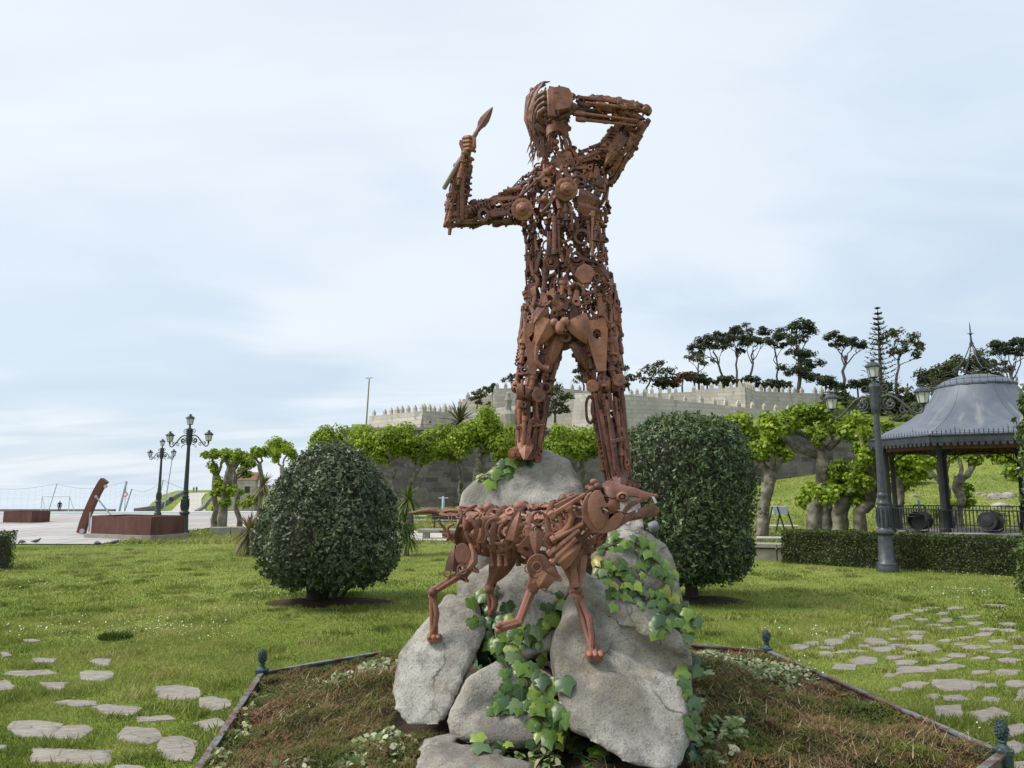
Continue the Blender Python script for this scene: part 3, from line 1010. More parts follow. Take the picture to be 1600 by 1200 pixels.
def ivy(paths, n, size, label, lift=0.05, cool=0.12):
    """paths: pixel polylines with a half width; the leaves sit on whatever surface is there"""
    o0, _ = hit(paths[0][0][0][0], paths[0][0][0][1])
    root = empty('ivy_plant', o0, label=label, cat='ivy', group='ivy creeping over the rocks')
    inv = Matrix.Translation(-Vector(o0))
    total = 0
    lens = []
    for pts, w in paths:
        lens.append(sum(math.dist(pts[i], pts[i + 1]) for i in range(len(pts) - 1)) * w)
    for (pts, w), ln in zip(paths, lens):
        stem = []
        for i in range(len(pts) - 1):
            m = max(2, int(math.dist(pts[i], pts[i + 1]) / 9))
            for q in range(m):
                u = q / m
                x = lerp(pts[i][0], pts[i + 1][0], u) + irnd.uniform(-3, 3); y = lerp(pts[i][1], pts[i + 1][1], u)
                h, nn = hit(x, y)
                if stem and (h - stem[-1]).length > 0.35: continue
                stem.append(h + nn * 0.012)
        for rep in range(3):
            if len(stem) > 2:
                off = Vector((irnd.uniform(-.05, .05), 0, irnd.uniform(-.03, .03))) * (rep > 0)
                mb = MB(); mb.tube([inv @ (q + off + Vector((irnd.uniform(-.012, .012), irnd.uniform(-.02, 0), irnd.uniform(-.012, .012)))) for q in stem], [0.009 * (1 - 0.6 * k / len(stem)) * (1 if rep == 0 else 0.6) for k in range(len(stem))], 5)
                mb.build('stem', M['stem'], root, smooth=True)
        cnt = int(round(n * ln / sum(lens)))
        cum = [0]
        for i in range(len(pts) - 1): cum.append(cum[-1] + math.dist(pts[i], pts[i + 1]))
        for k in range(cnt):
            d = (k + irnd.random()) / cnt * cum[-1]
            i = max(j for j in range(len(pts) - 1) if cum[j] <= d + 1e-9)
            u = (d - cum[i]) / max(1e-6, cum[i + 1] - cum[i])
            dx, dy = pts[i + 1][0] - pts[i][0], pts[i + 1][1] - pts[i][1]
            L = math.hypot(dx, dy)
            o = irnd.gauss(0, 0.5) * w
            x = lerp(pts[i][0], pts[i + 1][0], u) - dy / L * o; y = lerp(pts[i][1], pts[i + 1][1], u) + dx / L * o
            h, nn = hit(x, y)
            s = irnd.uniform(*size) * (1.0 if irnd.random() < 0.75 else 0.6)
            nor = (nn * 0.7 + Vector((irnd.uniform(-.45, .45), -0.55 + irnd.uniform(-.3, .3), 0.55 + irnd.uniform(-.3, .3)))).normalized()
            down = Vector((irnd.gauss(0, 0.6), irnd.gauss(-0.1, 0.3), -1.0))
            tx = (down - nor * down.dot(nor)).normalized()
            ty = nor.cross(tx)
            pos = h + nn * (lift * irnd.uniform(0.3, 1.5)) - tx * s * 0.3
            mw = Matrix((tx, ty, nor)).transposed().to_4x4()
            mw = Matrix.Translation(inv @ pos) @ mw @ Matrix.Diagonal((s, s * irnd.uniform(0.85, 1.15), s, 1))
            me = IVY[3] if irnd.random() < cool else irnd.choice(IVY[:3])
            lf = link('leaf', me, root)
            lf.matrix_basis = mw

ivy([([(742,935),(760,960),(775,995),(800,1030),(825,1075),(845,1120),(862,1165)], 34), ([(775,1000),(750,1028),(738,1040)], 20), ([(745,932),(770,945)], 20), ([(850,990),(868,955),(882,930)], 14), ([(800,1010),(850,1000)], 22), ([(850,1060),(868,1110),(872,1150)], 18), ([(790,1095),(770,1120)], 16), ([(872,1160),(900,1178),(945,1192)], 16), ([(740,1165),(800,1172),(860,1180)], 9)], 195, (0.075, 0.13), 'green ivy spilling down between the boulders below the dog statue')
ivy([([(935,860),(985,845)], 22), ([(960,880),(1000,930),(1045,975)], 30), ([(990,850),(1025,880),(1050,930),(1065,965)], 16), ([(935,880),(950,915),(985,940)], 16)], 105, (0.065, 0.12), 'bright ivy hanging below the head of the dog statue', cool=0.1)
ivy([([(1050,960),(1080,1010),(1092,1070),(1095,1130),(1092,1195)], 24), ([(1090,1140),(1125,1165),(1150,1190)], 24), ([(1118,1105),(1150,1120)], 14)], 85, (0.07, 0.125), 'ivy trailing down the right side of the largest boulder', cool=0.3)
ivy([([(752,750),(785,735),(812,722),(838,712)], 12)], 17, (0.09, 0.15), 'small ivy sprig across the top of the highest boulder', cool=0.35)

# ================================================================== GROUND COVER IN THE BED
t = NT('dry_juniper')
co = t.coord('World'); r = t.rnd_island()
n1 = t.noise(co, 2.0, 4, 0.6); n2 = t.noise(co, 7, 4)
v = t.math('ADD', t.math('MULTIPLY', n1, 0.75), t.math('ADD', t.math('MULTIPLY', n2, 0.3), t.math('MULTIPLY', r, 0.2)))
c = t.ramp(v, [(0.48, (0.06, 0.09, 0.018)), (0.60, (0.125, 0.135, 0.036)), (0.68, (0.17, 0.11, 0.05)), (0.78, (0.25, 0.14, 0.075)), (0.92, (0.36, 0.25, 0.14))])
M['juniper'] = t.done(c, 0.8, spec=0.15, trans=(0.15, c))
M['moss'] = leaf_mat('moss_green', (0.035, 0.06, 0.01), (0.10, 0.14, 0.018), (0.26, 0.27, 0.03), 3, 0.25, 0.7)

def rock_free(x, y):
    loc, n, i, d = ROCK_BVH.ray_cast(Vector((x, y, 6)), Vector((0, 0, -1)))
    return loc is None or loc.z < 0.45

# coarse map of where the boulders stand in the bed
RM = np.zeros((64, 64), bool)
for i_ in range(64):
    for j_ in range(64):
        RM[i_, j_] = rock_free(HEX_C.x - 3.2 + i_ * 0.1, HEX_C.y - 3.2 + j_ * 0.1)

def bed_z_v(x, y):
    d = np.clip(hex_in_v(x, y) / 1.6, 0, 1)
    return 0.26 + 0.16 * d * d * (3 - 2 * d)

def sprigs(name, n, mat, label, accept, length, w, lift, flat=0.9):
    x = HEX_C.x + rng.uniform(-3.0, 3.0, n * 6); y = HEX_C.y + rng.uniform(-2.0, 2.9, n * 6)
    k = (np.abs(x) < y * 0.76 + 0.1) & (hex_in_v(x, y) > 0.02)
    k &= RM[np.clip(((x - HEX_C.x + 3.2) / 0.1 + .5).astype(int), 0, 63), np.clip(((y - HEX_C.y + 3.2) / 0.1 + .5).astype(int), 0, 63)]
    k &= accept(x, y)
    x, y = x[k][:n], y[k][:n]; n = len(x)
    z = bed_z_v(x, y) + 0.02 + np.maximum(0, lift * (0.5 + vnoise(x * 3.2, y * 3.2, 1) * .8 + 0.5 * vnoise(x * 8, y * 8, 3))) + rng.random(n) * 0.035
    p = np.stack([x, y, z], 1)
    a = rng.random(n) * 6.283
    ll = length * (0.5 + rng.random(n))
    up = ll * (0.1 + 0.75 * rng.random(n))
    v = np.empty((n, 3, 3))
    d = np.stack([np.cos(a) * ll * flat, np.sin(a) * ll * flat, up], 1)
    s = np.stack([-np.sin(a), np.cos(a), np.zeros(n)], 1) * (w * (0.6 + 0.7 * rng.random(n)))[:, None]
    v[:, 0] = p - d * 0.4 + s; v[:, 1] = p - d * 0.4 - s; v[:, 2] = p + d * 0.6
    return link(name, np_mesh(name, v.reshape(-1, 3), np.arange(n * 3).reshape(-1, 3)), None, mat, kind='stuff', label=label)

sprigs('juniper_ground_cover', 135000, M['juniper'], 'browned creeping ground cover filling the hexagonal bed', lambda x, y: x > -99, 0.042, 0.0042, 0.075)
def edge_green(x, y):
    d = np.clip((hex_in_v(x, y) - .1) / .25, 0, 1)
    return vnoise(x * 1.8, y * 1.8, 7) > 0.18 + 0.4 * d
sprigs('moss_ground_cover', 34000, M['moss'], 'yellow green mossy sprigs along the edge of the bed', edge_green, 0.034, 0.0046, 0.10)

M['straw'] = leaf_mat('dry_twigs', (0.10, 0.06, 0.035), (0.26, 0.18, 0.10), (0.45, 0.36, 0.22), 3, .1, .8)
sprigs('dry_twigs', 4500, M['straw'], 'straw coloured dry twigs among the browned ground cover', lambda x, y: vnoise(x * 1.3, y * 1.3, 4) > -.15, 0.085, 0.0034, 0.12, 1.0)

# variegated trailing leaves in patches
t = NT('variegated_leaf')
r = t.rnd_island()
c = t.ramp(r, [(0.0, (0.06, 0.10, 0.03)), (0.3, (0.12, 0.19, 0.055)), (0.55, (0.24, 0.29, 0.11)), (0.8, (0.44, 0.46, 0.28)), (0.95, (0.50, 0.46, 0.32)), (1.0, (0.25, 0.17, 0.09))])
M['variegated'] = t.done(c, 0.5, spec=0.35, trans=(0.2, c))
def leaf_patch(name, patches, mat, label, size=(0.03, 0.055)):
    V = []
    for (px, py, rx, ry, n) in patches:
        for k in range(n):
            a = rng.random() * 6.283; q = math.sqrt(rng.random())
            g = G(px + rx * q * math.cos(a), py + ry * q * math.sin(a), 0.45)
            if hex_in(g.x, g.y) < 0: continue
            if not rock_free(g.x, g.y): continue
            p = Vector((g.x, g.y, bed_z(g.x, g.y) + 0.02 + 0.13 * rng.random() * (1 - q * q * 0.6)))
            s = rng.uniform(*size)
            nor = Vector((rng.normal(0, .5), rng.normal(-.2, .5), 1)).normalized()
            t1 = Vector((math.cos(a * 7), math.sin(a * 7), rng.normal(0, .3)))
            t1 = (t1 - nor * t1.dot(nor)).normalized(); t2 = nor.cross(t1)
            for (u, w, z) in ((-.5, 0, 0), (-.1, .38, -.06), (.35, .25, -.04), (.6, 0, -.1), (.35, -.25, -.04), (-.1, -.38, -.06)):
                V.append(p + t1 * (u * s) + t2 * (w * s) + nor * (z * s))
    V = np.array([tuple(v) for v in V])
    return link(name, np_mesh(name, V, np.arange(len(V)).reshape(-1, 6)), None, mat, kind='stuff', label=label)
leaf_patch('variegated_ground_cover', [(1165,1030,70,18,1300),(1230,1040,60,22,800),(1110,1020,30,14,450)], M['variegated'], 'pale variegated leaves along the back right edge of the bed')
leaf_patch('variegated_ground_cover', [(595,1038,42,16,620),(530,1055,30,8,130),(480,1060,40,7,70)], M['variegated'], 'clump of pale variegated leaves at the back left of the bed')
leaf_patch('variegated_ground_cover', [(600,1165,55,28,620),(690,1150,40,8,120),(560,1190,40,16,200),(640,1140,25,10,90)], M['variegated'], 'pale variegated leaves in front of the left boulder')
leaf_patch('variegated_ground_cover', [(345,1175,25,30,240),(375,1110,20,35,70),(400,1070,20,12,50),(450,1190,60,12,130)], M['variegated'], 'leafy plants along the left rail at the bottom of the photo')
leaf_patch('variegated_ground_cover', [(850,1185,70,14,260),(920,1190,40,10,120),(1120,1160,50,35,190),(1150,1140,20,20,70),(1100,1080,20,60,90)], M['variegated'], 'fallen pale leaves at the foot of the largest boulder', (0.04, 0.09))

# ================================================================== SCRAP METAL KIT
def ring_profile(ro, ri, h):
    return [(ri, -h), (ro * 0.97, -h), (ro, -h * 0.8), (ro, h * 0.8), (ro * 0.97, h), (ri, h)]

def chamfer_box(mb, L, W, T, c=0.25, off=(0, 0, 0), taper=1.0):
    k = min(W, T) * c
    sec = [(-W/2 + k, -T/2), (W/2 - k, -T/2), (W/2, -T/2 + k), (W/2, T/2 - k), (W/2 - k, T/2), (-W/2 + k, T/2), (-W/2, T/2 - k), (-W/2, -T/2 + k)]
    vs = []
    for x, s in ((-L/2, 0.82), (-L/2 + k, 1), (L/2 - k, taper), (L/2, 0.82 * taper)):
        vs += [(x + off[0], y * s + off[1], z * s + off[2]) for y, z in sec]
    fs = [tuple(range(8)), tuple(reversed(range(24, 32)))]
    for i in range(3):
        for q in range(8):
            q2 = (q + 1) % 8
            fs.append((i * 8 + q, (i + 1) * 8 + q, (i + 1) * 8 + q2, i * 8 + q2))
    mb.add(vs, fs)

def poly_ring_plate(mb, outer, inner, z0, z1):
    """plate between two outlines with equal point counts"""
    n = len(outer)
    vs = [(x, y, z1) for x, y in outer] + [(x, y, z1) for x, y in inner] + [(x, y, z0) for x, y in outer] + [(x, y, z0) for x, y in inner]
    fs = []
    for k in range(n):
        k2 = (k + 1) % n
        fs += [(k, k2, n + k2, n + k), (2*n + k2, 2*n + k, 3*n + k, 3*n + k2), (k2, k, 2*n + k, 2*n + k2), (n + k, n + k2, 3*n + k2, 3*n + k)]
    mb.add(vs, fs)

def circ(r, n, cx=0, cy=0, a0=0): return [(cx + r * math.cos(a0 + 2*math.pi*k/n), cy + r * math.sin(a0 + 2*math.pi*k/n)) for k in range(n)]

KIT = {}
def kit(name, fn, smooth=35):
    KIT.setdefault(name, []).append((fn, smooth))

def k_bar(mb): chamfer_box(mb, 1, 0.16, 0.10)
def k_bar2(mb):
    chamfer_box(mb, 1, 0.13, 0.13, taper=0.7)
    chamfer_box(mb, 0.16, 0.22, 0.18, off=(-0.42, 0, 0))
def k_rod(mb):
    mb.tube([(-0.5, 0, 0), (0.5, 0, 0)], 0.055, 8)
    mb.tube([(-0.5, 0, 0), (-0.38, 0, 0)], 0.085, 8)
def k_tube(mb):
    Mx = Matrix.Rotation(math.pi/2, 4, 'Y')
    mb.lathe([(0.07, -0.5), (0.105, -0.5), (0.105, -0.36), (0.085, -0.34), (0.085, 0.36), (0.1, 0.38), (0.1, 0.5), (0.07, 0.5)], 10, Mx, closed=True)
def k_shaft(mb):
    Mx = Matrix.Rotation(math.pi/2, 4, 'Y')
    mb.lathe([(0.0, -0.5), (0.06, -0.49), (0.06, -0.3), (0.11, -0.28), (0.11, -0.1), (0.08, -0.08), (0.08, 0.2), (0.13, 0.22), (0.13, 0.3), (0.05, 0.32), (0.05, 0.5), (0, 0.5)], 10, Mx)
def k_wrench(mb):
    pl = [(-0.34, -0.06), (0.34, -0.055), (0.40, -0.12), (0.50, -0.12), (0.53, -0.05), (0.44, -0.04), (0.44, 0.04), (0.53, 0.05), (0.50, 0.12), (0.40, 0.12), (0.34, 0.055), (-0.34, 0.06), (-0.40, 0.13), (-0.5, 0.14), (-0.54, 0.05), (-0.44, 0.045), (-0.44, -0.045), (-0.54, -0.05), (-0.5, -0.14), (-0.40, -0.13)]
    mb.prism(pl, -0.045, 0.045)
def k_conrod(mb):
    mb.lathe(ring_profile(0.17, 0.09, 0.07), 12, Matrix.Translation((-0.36, 0, 0)), closed=True)
    mb.lathe(ring_profile(0.11, 0.05, 0.07), 10, Matrix.Translation((0.42, 0, 0)), closed=True)
    chamfer_box(mb, 0.56, 0.14, 0.08, off=(0.06, 0, 0), taper=0.75)
def k_gear(mb):
    n = 44; out = []
    for k in range(n):
        r = 0.5 if k % 4 in (0, 1) else 0.41
        a = 2 * math.pi * k / n
        out.append((r * math.cos(a), r * math.sin(a)))
    poly_ring_plate(mb, out, circ(0.17, n), -0.09, 0.09)
    poly_ring_plate(mb, circ(0.28, 16), circ(0.16, 16), 0.06, 0.15)
def k_gear2(mb):
    n = 24; out = []
    for k in range(n):
        r = 0.5 if k % 4 in (0, 1) else 0.36
        a = 2 * math.pi * k / n
        out.append((r * math.cos(a), r * math.sin(a)))
    poly_ring_plate(mb, out, circ(0.2, n), -0.16, 0.16)
def k_ring(mb): mb.lathe(ring_profile(0.5, 0.33, 0.12), 18, closed=True)
def k_ring2(mb): mb.lathe([(0.5 + 0.1 * math.cos(a), 0.1 * math.sin(a)) for a in [2*math.pi*k/8 for k in range(8)]], 18, closed=True)
def k_hub(mb):
    mb.lathe([(0.5, -0.05), (0.5, 0.04), (0.47, 0.06), (0.31, 0.06), (0.29, 0.13), (0.22, 0.20), (0.15, 0.22), (0.14, 0.33), (0.09, 0.40), (0.0, 0.42)], 24)
    for k in range(9):
        a = 2 * math.pi * k / 9
        mb.lathe([(0.045, 0.0), (0.045, 0.10), (0.0, 0.11)], 6, Matrix.Translation((0.40 * math.cos(a), 0.40 * math.sin(a), 0)))
def k_flange(mb):
    mb.lathe([(0.2, -0.1), (0.5, -0.1), (0.5, 0.03), (0.46, 0.06), (0.33, 0.06), (0.32, 0.16), (0.2, 0.16)], 20, closed=True)
    for k in range(6):
        a = 2 * math.pi * k / 6
        mb.lathe([(0.05, 0.0), (0.05, 0.11), (0.0, 0.12)], 6, Matrix.Translation((0.41 * math.cos(a), 0.41 * math.sin(a), 0)))
def k_disc(mb): mb.lathe([(0.5, -0.08), (0.5, 0.05), (0.46, 0.09), (0.14, 0.09), (0.13, 0.13), (0, 0.13)], 20)
def k_plate(mb): mb.prism([(-0.5, -0.12), (-0.2, -0.3), (0.3, -0.26), (0.5, -0.02), (0.42, 0.2), (0.05, 0.3), (-0.36, 0.24)], -0.03, 0.03)
def k_plate2(mb):
    o = [(-0.5, -0.2), (-0.3, -0.26), (0.0, -0.2), (0.3, -0.14), (0.5, -0.1), (0.5, 0.1), (0.3, 0.14), (0.0, 0.2), (-0.3, 0.26), (-0.5, 0.2)]
    poly_ring_plate(mb, o, circ(0.1, 10, -0.22, 0, math.pi * 1.15), -0.035, 0.035)
def k_blade(mb):
    vs = []; n = 7
    for i in range(n):
        u = i / (n - 1); x = -0.5 + u
        w = 0.22 * (1 - u ** 2.2) + 0.03
        z = 0.10 * math.cos((u - 0.4) * 2.2)
        vs += [(x, -w, z - 0.05), (x, 0, z + 0.03), (x, w, z - 0.05), (x, 0, z - 0.02)]
    fs = []
    for i in range(n - 1):
        for q in range(4):
            q2 = (q + 1) % 4
            fs.append((i*4 + q, (i+1)*4 + q, (i+1)*4 + q2, i*4 + q2))
    fs += [(0, 1, 2, 3), tuple(reversed([(n-1)*4 + q for q in range(4)]))]
    mb.add(vs, fs)
def k_nut(mb): poly_ring_plate(mb, circ(0.5, 6), circ(0.27, 6), -0.2, 0.2)
def k_spring(mb):
    pts = []
    for k in range(61):
        a = k / 60 * 7 * 2 * math.pi
        pts.append((-0.5 + k / 60, 0.12 * math.cos(a), 0.12 * math.sin(a)))
    mb.tube(pts, 0.028, 5)
def k_shoe(mb):
    pts = [(-0.45, 0.30, 0), (-0.15, 0.38, 0), (0.18, 0.33, 0), (0.38, 0.15, 0), (0.42, 0, 0), (0.38, -0.15, 0), (0.18, -0.33, 0), (-0.15, -0.38, 0), (-0.45, -0.30, 0)]
    mb.tube(pts, [0.08, 0.09, 0.1, 0.1, 0.1, 0.1, 0.1, 0.09, 0.08], 6)
def k_link(mb):
    pts = []
    for k in range(17):
        a = 2 * math.pi * k / 16
        pts.append((0.38 * math.cos(a) + (0.1 if math.cos(a) > 0 else -0.1), 0.2 * math.sin(a), 0))
    mb.tube(pts, 0.075, 6, caps=False)
def k_bend(mb):
    pts = [(-0.5, -0.12, 0), (-0.25, -0.12, 0), (-0.02, -0.08, 0.02), (0.15, 0.08, 0.03), (0.2, 0.3, 0.02)]
    mb.tube(pts, [0.085, 0.085, 0.09, 0.09, 0.085], 8)
    mb.tube([(0.2, 0.27, 0.02), (0.2, 0.34, 0.02)], 0.12, 8)
def k_arc(mb):
    pts = [(-0.5, -0.1, -0.04), (-0.25, 0.04, 0.03), (0, 0.09, 0.05), (0.25, 0.04, 0.03), (0.5, -0.1, -0.04)]
    mb.tube(pts, [0.05, 0.075, 0.085, 0.075, 0.05], 7)
def k_bolt(mb):
    Mx = Matrix.Rotation(math.pi/2, 4, 'Y')
    mb.lathe([(0.2, -0.5), (0.2, -0.28)], 6, Mx); mb.lathe([(0.1, -0.28), (0.1, 0.5)], 8, Mx)
def k_ball(mb): mb.ball((0, 0, 0.1), (0.5, 0.5, 0.45), 12)
def k_crank(mb):
    Mx = Matrix.Rotation(math.pi/2, 4, 'Y')
    mb.lathe([(0.08, -0.5), (0.08, -0.22)], 8, Mx); mb.lathe([(0.08, 0.22), (0.08, 0.5)], 8, Mx)
    for x in (-0.2, 0.2): chamfer_box(mb, 0.09, 0.36, 0.2, off=(x, 0.09, 0))
    mb.tube([(-0.2, 0.18, 0), (0.2, 0.18, 0)], 0.07, 8)
for nm, fn in (('metal_bar', k_bar), ('metal_bar', k_bar2), ('metal_rod', k_rod), ('metal_rod', k_arc), ('metal_tube', k_tube), ('axle_shaft', k_shaft), ('wrench', k_wrench), ('connecting_rod', k_conrod),
               ('gear_wheel', k_gear), ('gear_wheel', k_gear2), ('metal_ring', k_ring), ('metal_ring', k_ring2), ('hub_disc', k_hub), ('flange', k_flange), ('round_plate', k_disc), ('metal_plate', k_plate),
               ('metal_plate', k_plate2), ('curved_plate', k_blade), ('hex_nut', k_nut), ('spring', k_spring), ('horseshoe', k_shoe), ('chain_link', k_link), ('bent_pipe', k_bend), ('bolt', k_bolt), ('metal_ball', k_ball), ('crank', k_crank)):
    kit(nm, fn)
_kitme = {}
def kit_mesh(name, mat, variant=None):
    v = variant if variant is not None else krnd.randrange(len(KIT[name]))
    key = (name, v, mat.name)
    if key not in _kitme:
        mb = MB(); fn, sm = KIT[name][v]; fn(mb)
        _kitme[key] = mb.mesh(name, mat, sm)
    return _kitme[key]
krnd = random.Random(11)

def piece(root, kind, pos, xdir, ndir, L, W=None, T=None, mat=None, variant=None):
    x = Vector(xdir).normalized(); n = Vector(ndir)
    n = (n - x * n.dot(x))
    n = n.normalized() if n.length > 1e-5 else x.orthogonal().normalized()
    y = n.cross(x)
    W = L if W is None else W; T = W if T is None else T
    o = link(kind, kit_mesh(kind, mat or M['rust'], variant), root)
    mw = Matrix.Translation(Vector(pos) - root_loc(root)) @ Matrix((x, y, n)).transposed().to_4x4() @ Matrix.Diagonal((L, W, T, 1))
    o.matrix_basis = mw
    return o

def root_loc(r):
    return parent_world(r).translation

def stretch(root, kind, a, b, ndir=(0, -1, 0), W=0.5, T=None, mat=None, variant=None):
    """piece that reaches from a to b"""
    a, b = Vector(a), Vector(b)
    L = (b - a).length
    return piece(root, kind, (a + b) / 2, b - a, ndir, L, W, T if T is not None else W, mat, variant)

class Loft:
    def __init__(self, secs):
        """secs: (px, py, half width px, half depth m, Y)"""
        self.c = [P(px, py, Y) for px, py, hw, hd, Y in secs]
        self.w = [hw * Y / FPX * 1.04 for px, py, hw, hd, Y in secs]
        self.d = [s[3] for s in secs]
        n = len(self.c)
        self.ax, self.S, self.D = [], [], []
        for i in range(n):
            t = (self.c[min(n-1, i+1)] - self.c[max(0, i-1)]).normalized()
            v = self.c[i] - CAM; v.normalize()
            s = t.cross(v).normalized()
            self.ax.append(t); self.S.append(s); self.D.append(s.cross(t).normalized())
        self.len = [0]
        for i in range(n - 1): self.len.append(self.len[-1] + (self.c[i+1] - self.c[i]).length)

    def at(self, s, th, k=1.0):
        d = s * self.len[-1]
        i = 0
        while i < len(self.len) - 2 and self.len[i+1] < d: i += 1
        u = (d - self.len[i]) / (self.len[i+1] - self.len[i])
        f = lambda L: L[i] * (1 - u) + L[i+1] * u
        c, w, dd, S, D, ax = f(self.c), f(self.w), f(self.d), f(self.S), f(self.D), f(self.ax)
        p = c + S * (w * math.cos(th) * k) + D * (dd * math.sin(th) * k)
        nr = (S * (math.cos(th) / w) + D * (math.sin(th) / dd)).normalized()
        return p, nr, ax.normalized()

    def area(self):
        a = 0
        for i in range(len(self.c) - 1):
            w = (self.w[i] + self.w[i+1]) / 2; d = (self.d[i] + self.d[i+1]) / 2
            a += 2 * math.pi * math.sqrt((w*w + d*d) / 2) * (self.len[i+1] - self.len[i])
        return a

def scatter(root, loft, n, kinds, size, align=0.35, mat=None, k=1.0, smin=0.0, smax=1.0, sink=0.0, front=1.0, fat=1.0, jit=0.012, skip=None):
    """pieces welded over a body shape: best of several candidates keeps the cover even; front >1 favours the side seen"""
    pts = np.zeros((0, 3))
    names = [q[0] for q in kinds]; wts = [q[1] for q in kinds]
    ROUND = {'gear_wheel', 'metal_ring', 'hub_disc', 'flange', 'round_plate', 'hex_nut', 'metal_ball', 'horseshoe', 'chain_link'}
    for q in range(n):
        best = None
        for c in range(14):
            s = smin + (smax - smin) * krnd.random(); th = krnd.random() * 2 * math.pi
            p, nr, ax = loft.at(s, th, k)
            if skip and skip(s, nr): continue
            dd = 9.0 if len(pts) == 0 else float(np.min(np.sum((pts - np.array(p)) ** 2, 1)))
            if nr.y > 0.25: dd /= front
            if best is None or dd > best[0]: best = (dd, p, nr, ax)
        if best is None: continue
        dd, p, nr, ax = best
        pts = np.vstack([pts, np.array(p)])
        kd = krnd.choices(names, wts)[0]
        side = nr.cross(ax)
        an = krnd.gauss(0, align)
        cross = krnd.random() < 0.06
        if cross: an += math.pi / 2
        x = ax * math.cos(an) + side * math.sin(an)
        if krnd.random() < 0.5: x = -x
        nn = nr + Vector((krnd.gauss(0, .14), krnd.gauss(0, .14), krnd.gauss(0, .14)))
        L = krnd.uniform(*size) * (0.6 if cross else 1.0)
        if kd in ROUND:
            L *= 0.52
            if kd in ('hex_nut', 'metal_ball'): L *= 0.6
            piece(root, kd, p + nr * (krnd.uniform(-jit, jit) - sink), x, nn, L, L * krnd.uniform(0.75, 1), L * krnd.uniform(0.5, 0.9), mat)
        elif kd in ('metal_plate', 'curved_plate'):
            L *= 0.8
            piece(root, kd, p + nr * (krnd.uniform(-jit, jit) - sink), x, nn, L, L * krnd.uniform(0.7, 1.15), L * 0.7, mat)
        else:
            W = L * krnd.uniform(0.75, 1.25) * fat
            if kd in ('bolt', 'bent_pipe', 'crank'): L *= 0.7; W *= 0.75
            piece(root, kd, p + nr * (krnd.uniform(-jit, jit) - sink), x, nn, L, W, W * 0.9, mat)

LONG = [('metal_bar', 4), ('metal_rod', 3.2), ('metal_tube', 3), ('axle_shaft', 2.5), ('wrench', 2), ('connecting_rod', 2), ('spring', 0.8), ('curved_plate', 1.2), ('metal_plate', 1), ('bolt', 1.2), ('crank', 0.6), ('metal_ring', 0.8), ('hex_nut', 0.8)]
MIX = [('metal_bar', 2.4), ('metal_rod', 2.2), ('metal_tube', 2), ('axle_shaft', 1.8), ('wrench', 1.5), ('connecting_rod', 1.8), ('gear_wheel', 1.6), ('metal_ring', 2.6), ('flange', 1.1), ('round_plate', 0.9), ('metal_plate', 2), ('curved_plate', 1.8), ('hex_nut', 1.2), ('spring', 0.6), ('horseshoe', 1.6), ('chain_link', 1.4), ('bent_pipe', 1.8), ('bolt', 1.4), ('metal_ball', 0.7), ('crank', 1.0)]

# ================================================================== THE STANDING FIGURE
YM = 6.75
st = empty('scrap_metal_statue', P(826, 712, YM + 0.02), label='tall rusty scrap metal statue of a naked man shading his eyes', cat='statue')
B = lambda a, b, Ya=YM, Yb=None: (P(*a, Ya), P(*b, Yb if Yb is not None else Ya))

torso = Loft([(874,250,26,.14,YM),(885,266,40,.19,YM),(888,281,60,.23,YM),(882,302,76,.27,YM),(880,340,70,.26,YM),(883,370,64,.23,YM),(885,405,64,.21,YM),(888,440,68,.23,YM),(892,475,76,.26,YM),(892,505,79,.25,YM),(893,522,70,.22,YM)])
scatter(st, torso, 470, MIX, (0.12, 0.23), 0.32, k=.95, front=1.35, fat=1.4)
scatter(st, torso, 90, LONG, (0.2, 0.34), 0.25, k=0.76, front=1.0, fat=1.2)
legL = Loft([(849,500,37,.22,YM),(846,540,36,.21,YM),(838,575,32,.18,YM),(831,600,28,.17,YM)])
legR = Loft([(933,500,40,.22,YM),(935,545,38,.21,YM-.03),(941,578,32,.18,YM-.06),(946,600,28,.17,YM-.08)])
for lf in (legL, legR):
    scatter(st, lf, 105, LONG + [('gear_wheel', 0.8), ('chain_link', 0.8), ('flange', 0.6), ('round_plate', .6)], (0.16, 0.30), 0.13, k=.86, front=1.2, fat=1.3)
shinL = Loft([(831,612,27,.16,YM),(830,640,26,.17,YM),(829,672,23,.14,YM),(826,709,20,.11,YM)])
shinR = Loft([(947,612,28,.16,YM-.08),(950,645,27,.17,YM-.08),(957,690,25,.14,YM-.1),(965,756,21,.11,YM-.1)])
for lf, n in ((shinL, 58), (shinR, 76)):
    scatter(st, lf, n, LONG, (0.2, 0.36), 0.05, k=.8, front=1.2, fat=0.9, smin=.04, smax=.93)
armL = Loft([(815,322,34,.16,YM),(780,328,25,.13,YM),(745,335,21,.11,YM-.02),(706,344,14,.09,YM-.04)])
foreL = Loft([(707,350,13,.09,YM-.04),(714,312,17,.10,YM-.07),(722,275,14,.085,YM-.1),(728,244,10,.06,YM-.12)])
armR = Loft([(938,268,34,.17,YM),(956,242,30,.15,YM-.02),(975,215,26,.13,YM-.05),(993,190,22,.11,YM-.08)])
foreR = Loft([(996,180,19,.11,YM-.09),(968,175,23,.12,YM-.14),(928,168,20,.10,YM-.2),(896,164,14,.08,YM-.25)])
for lf, n in ((armL, 66), (foreL, 48), (armR, 88), (foreR, 66)):
    scatter(st, lf, n, LONG + [('metal_ring', 0.8), ('chain_link', 0.6)], (0.14, 0.25), 0.10, k=.82, front=1.15, fat=1.25, smin=.04, smax=.95)
    scatter(st, lf, n // 4, LONG, (0.16, 0.26), 0.1, k=.6, fat=1.3)

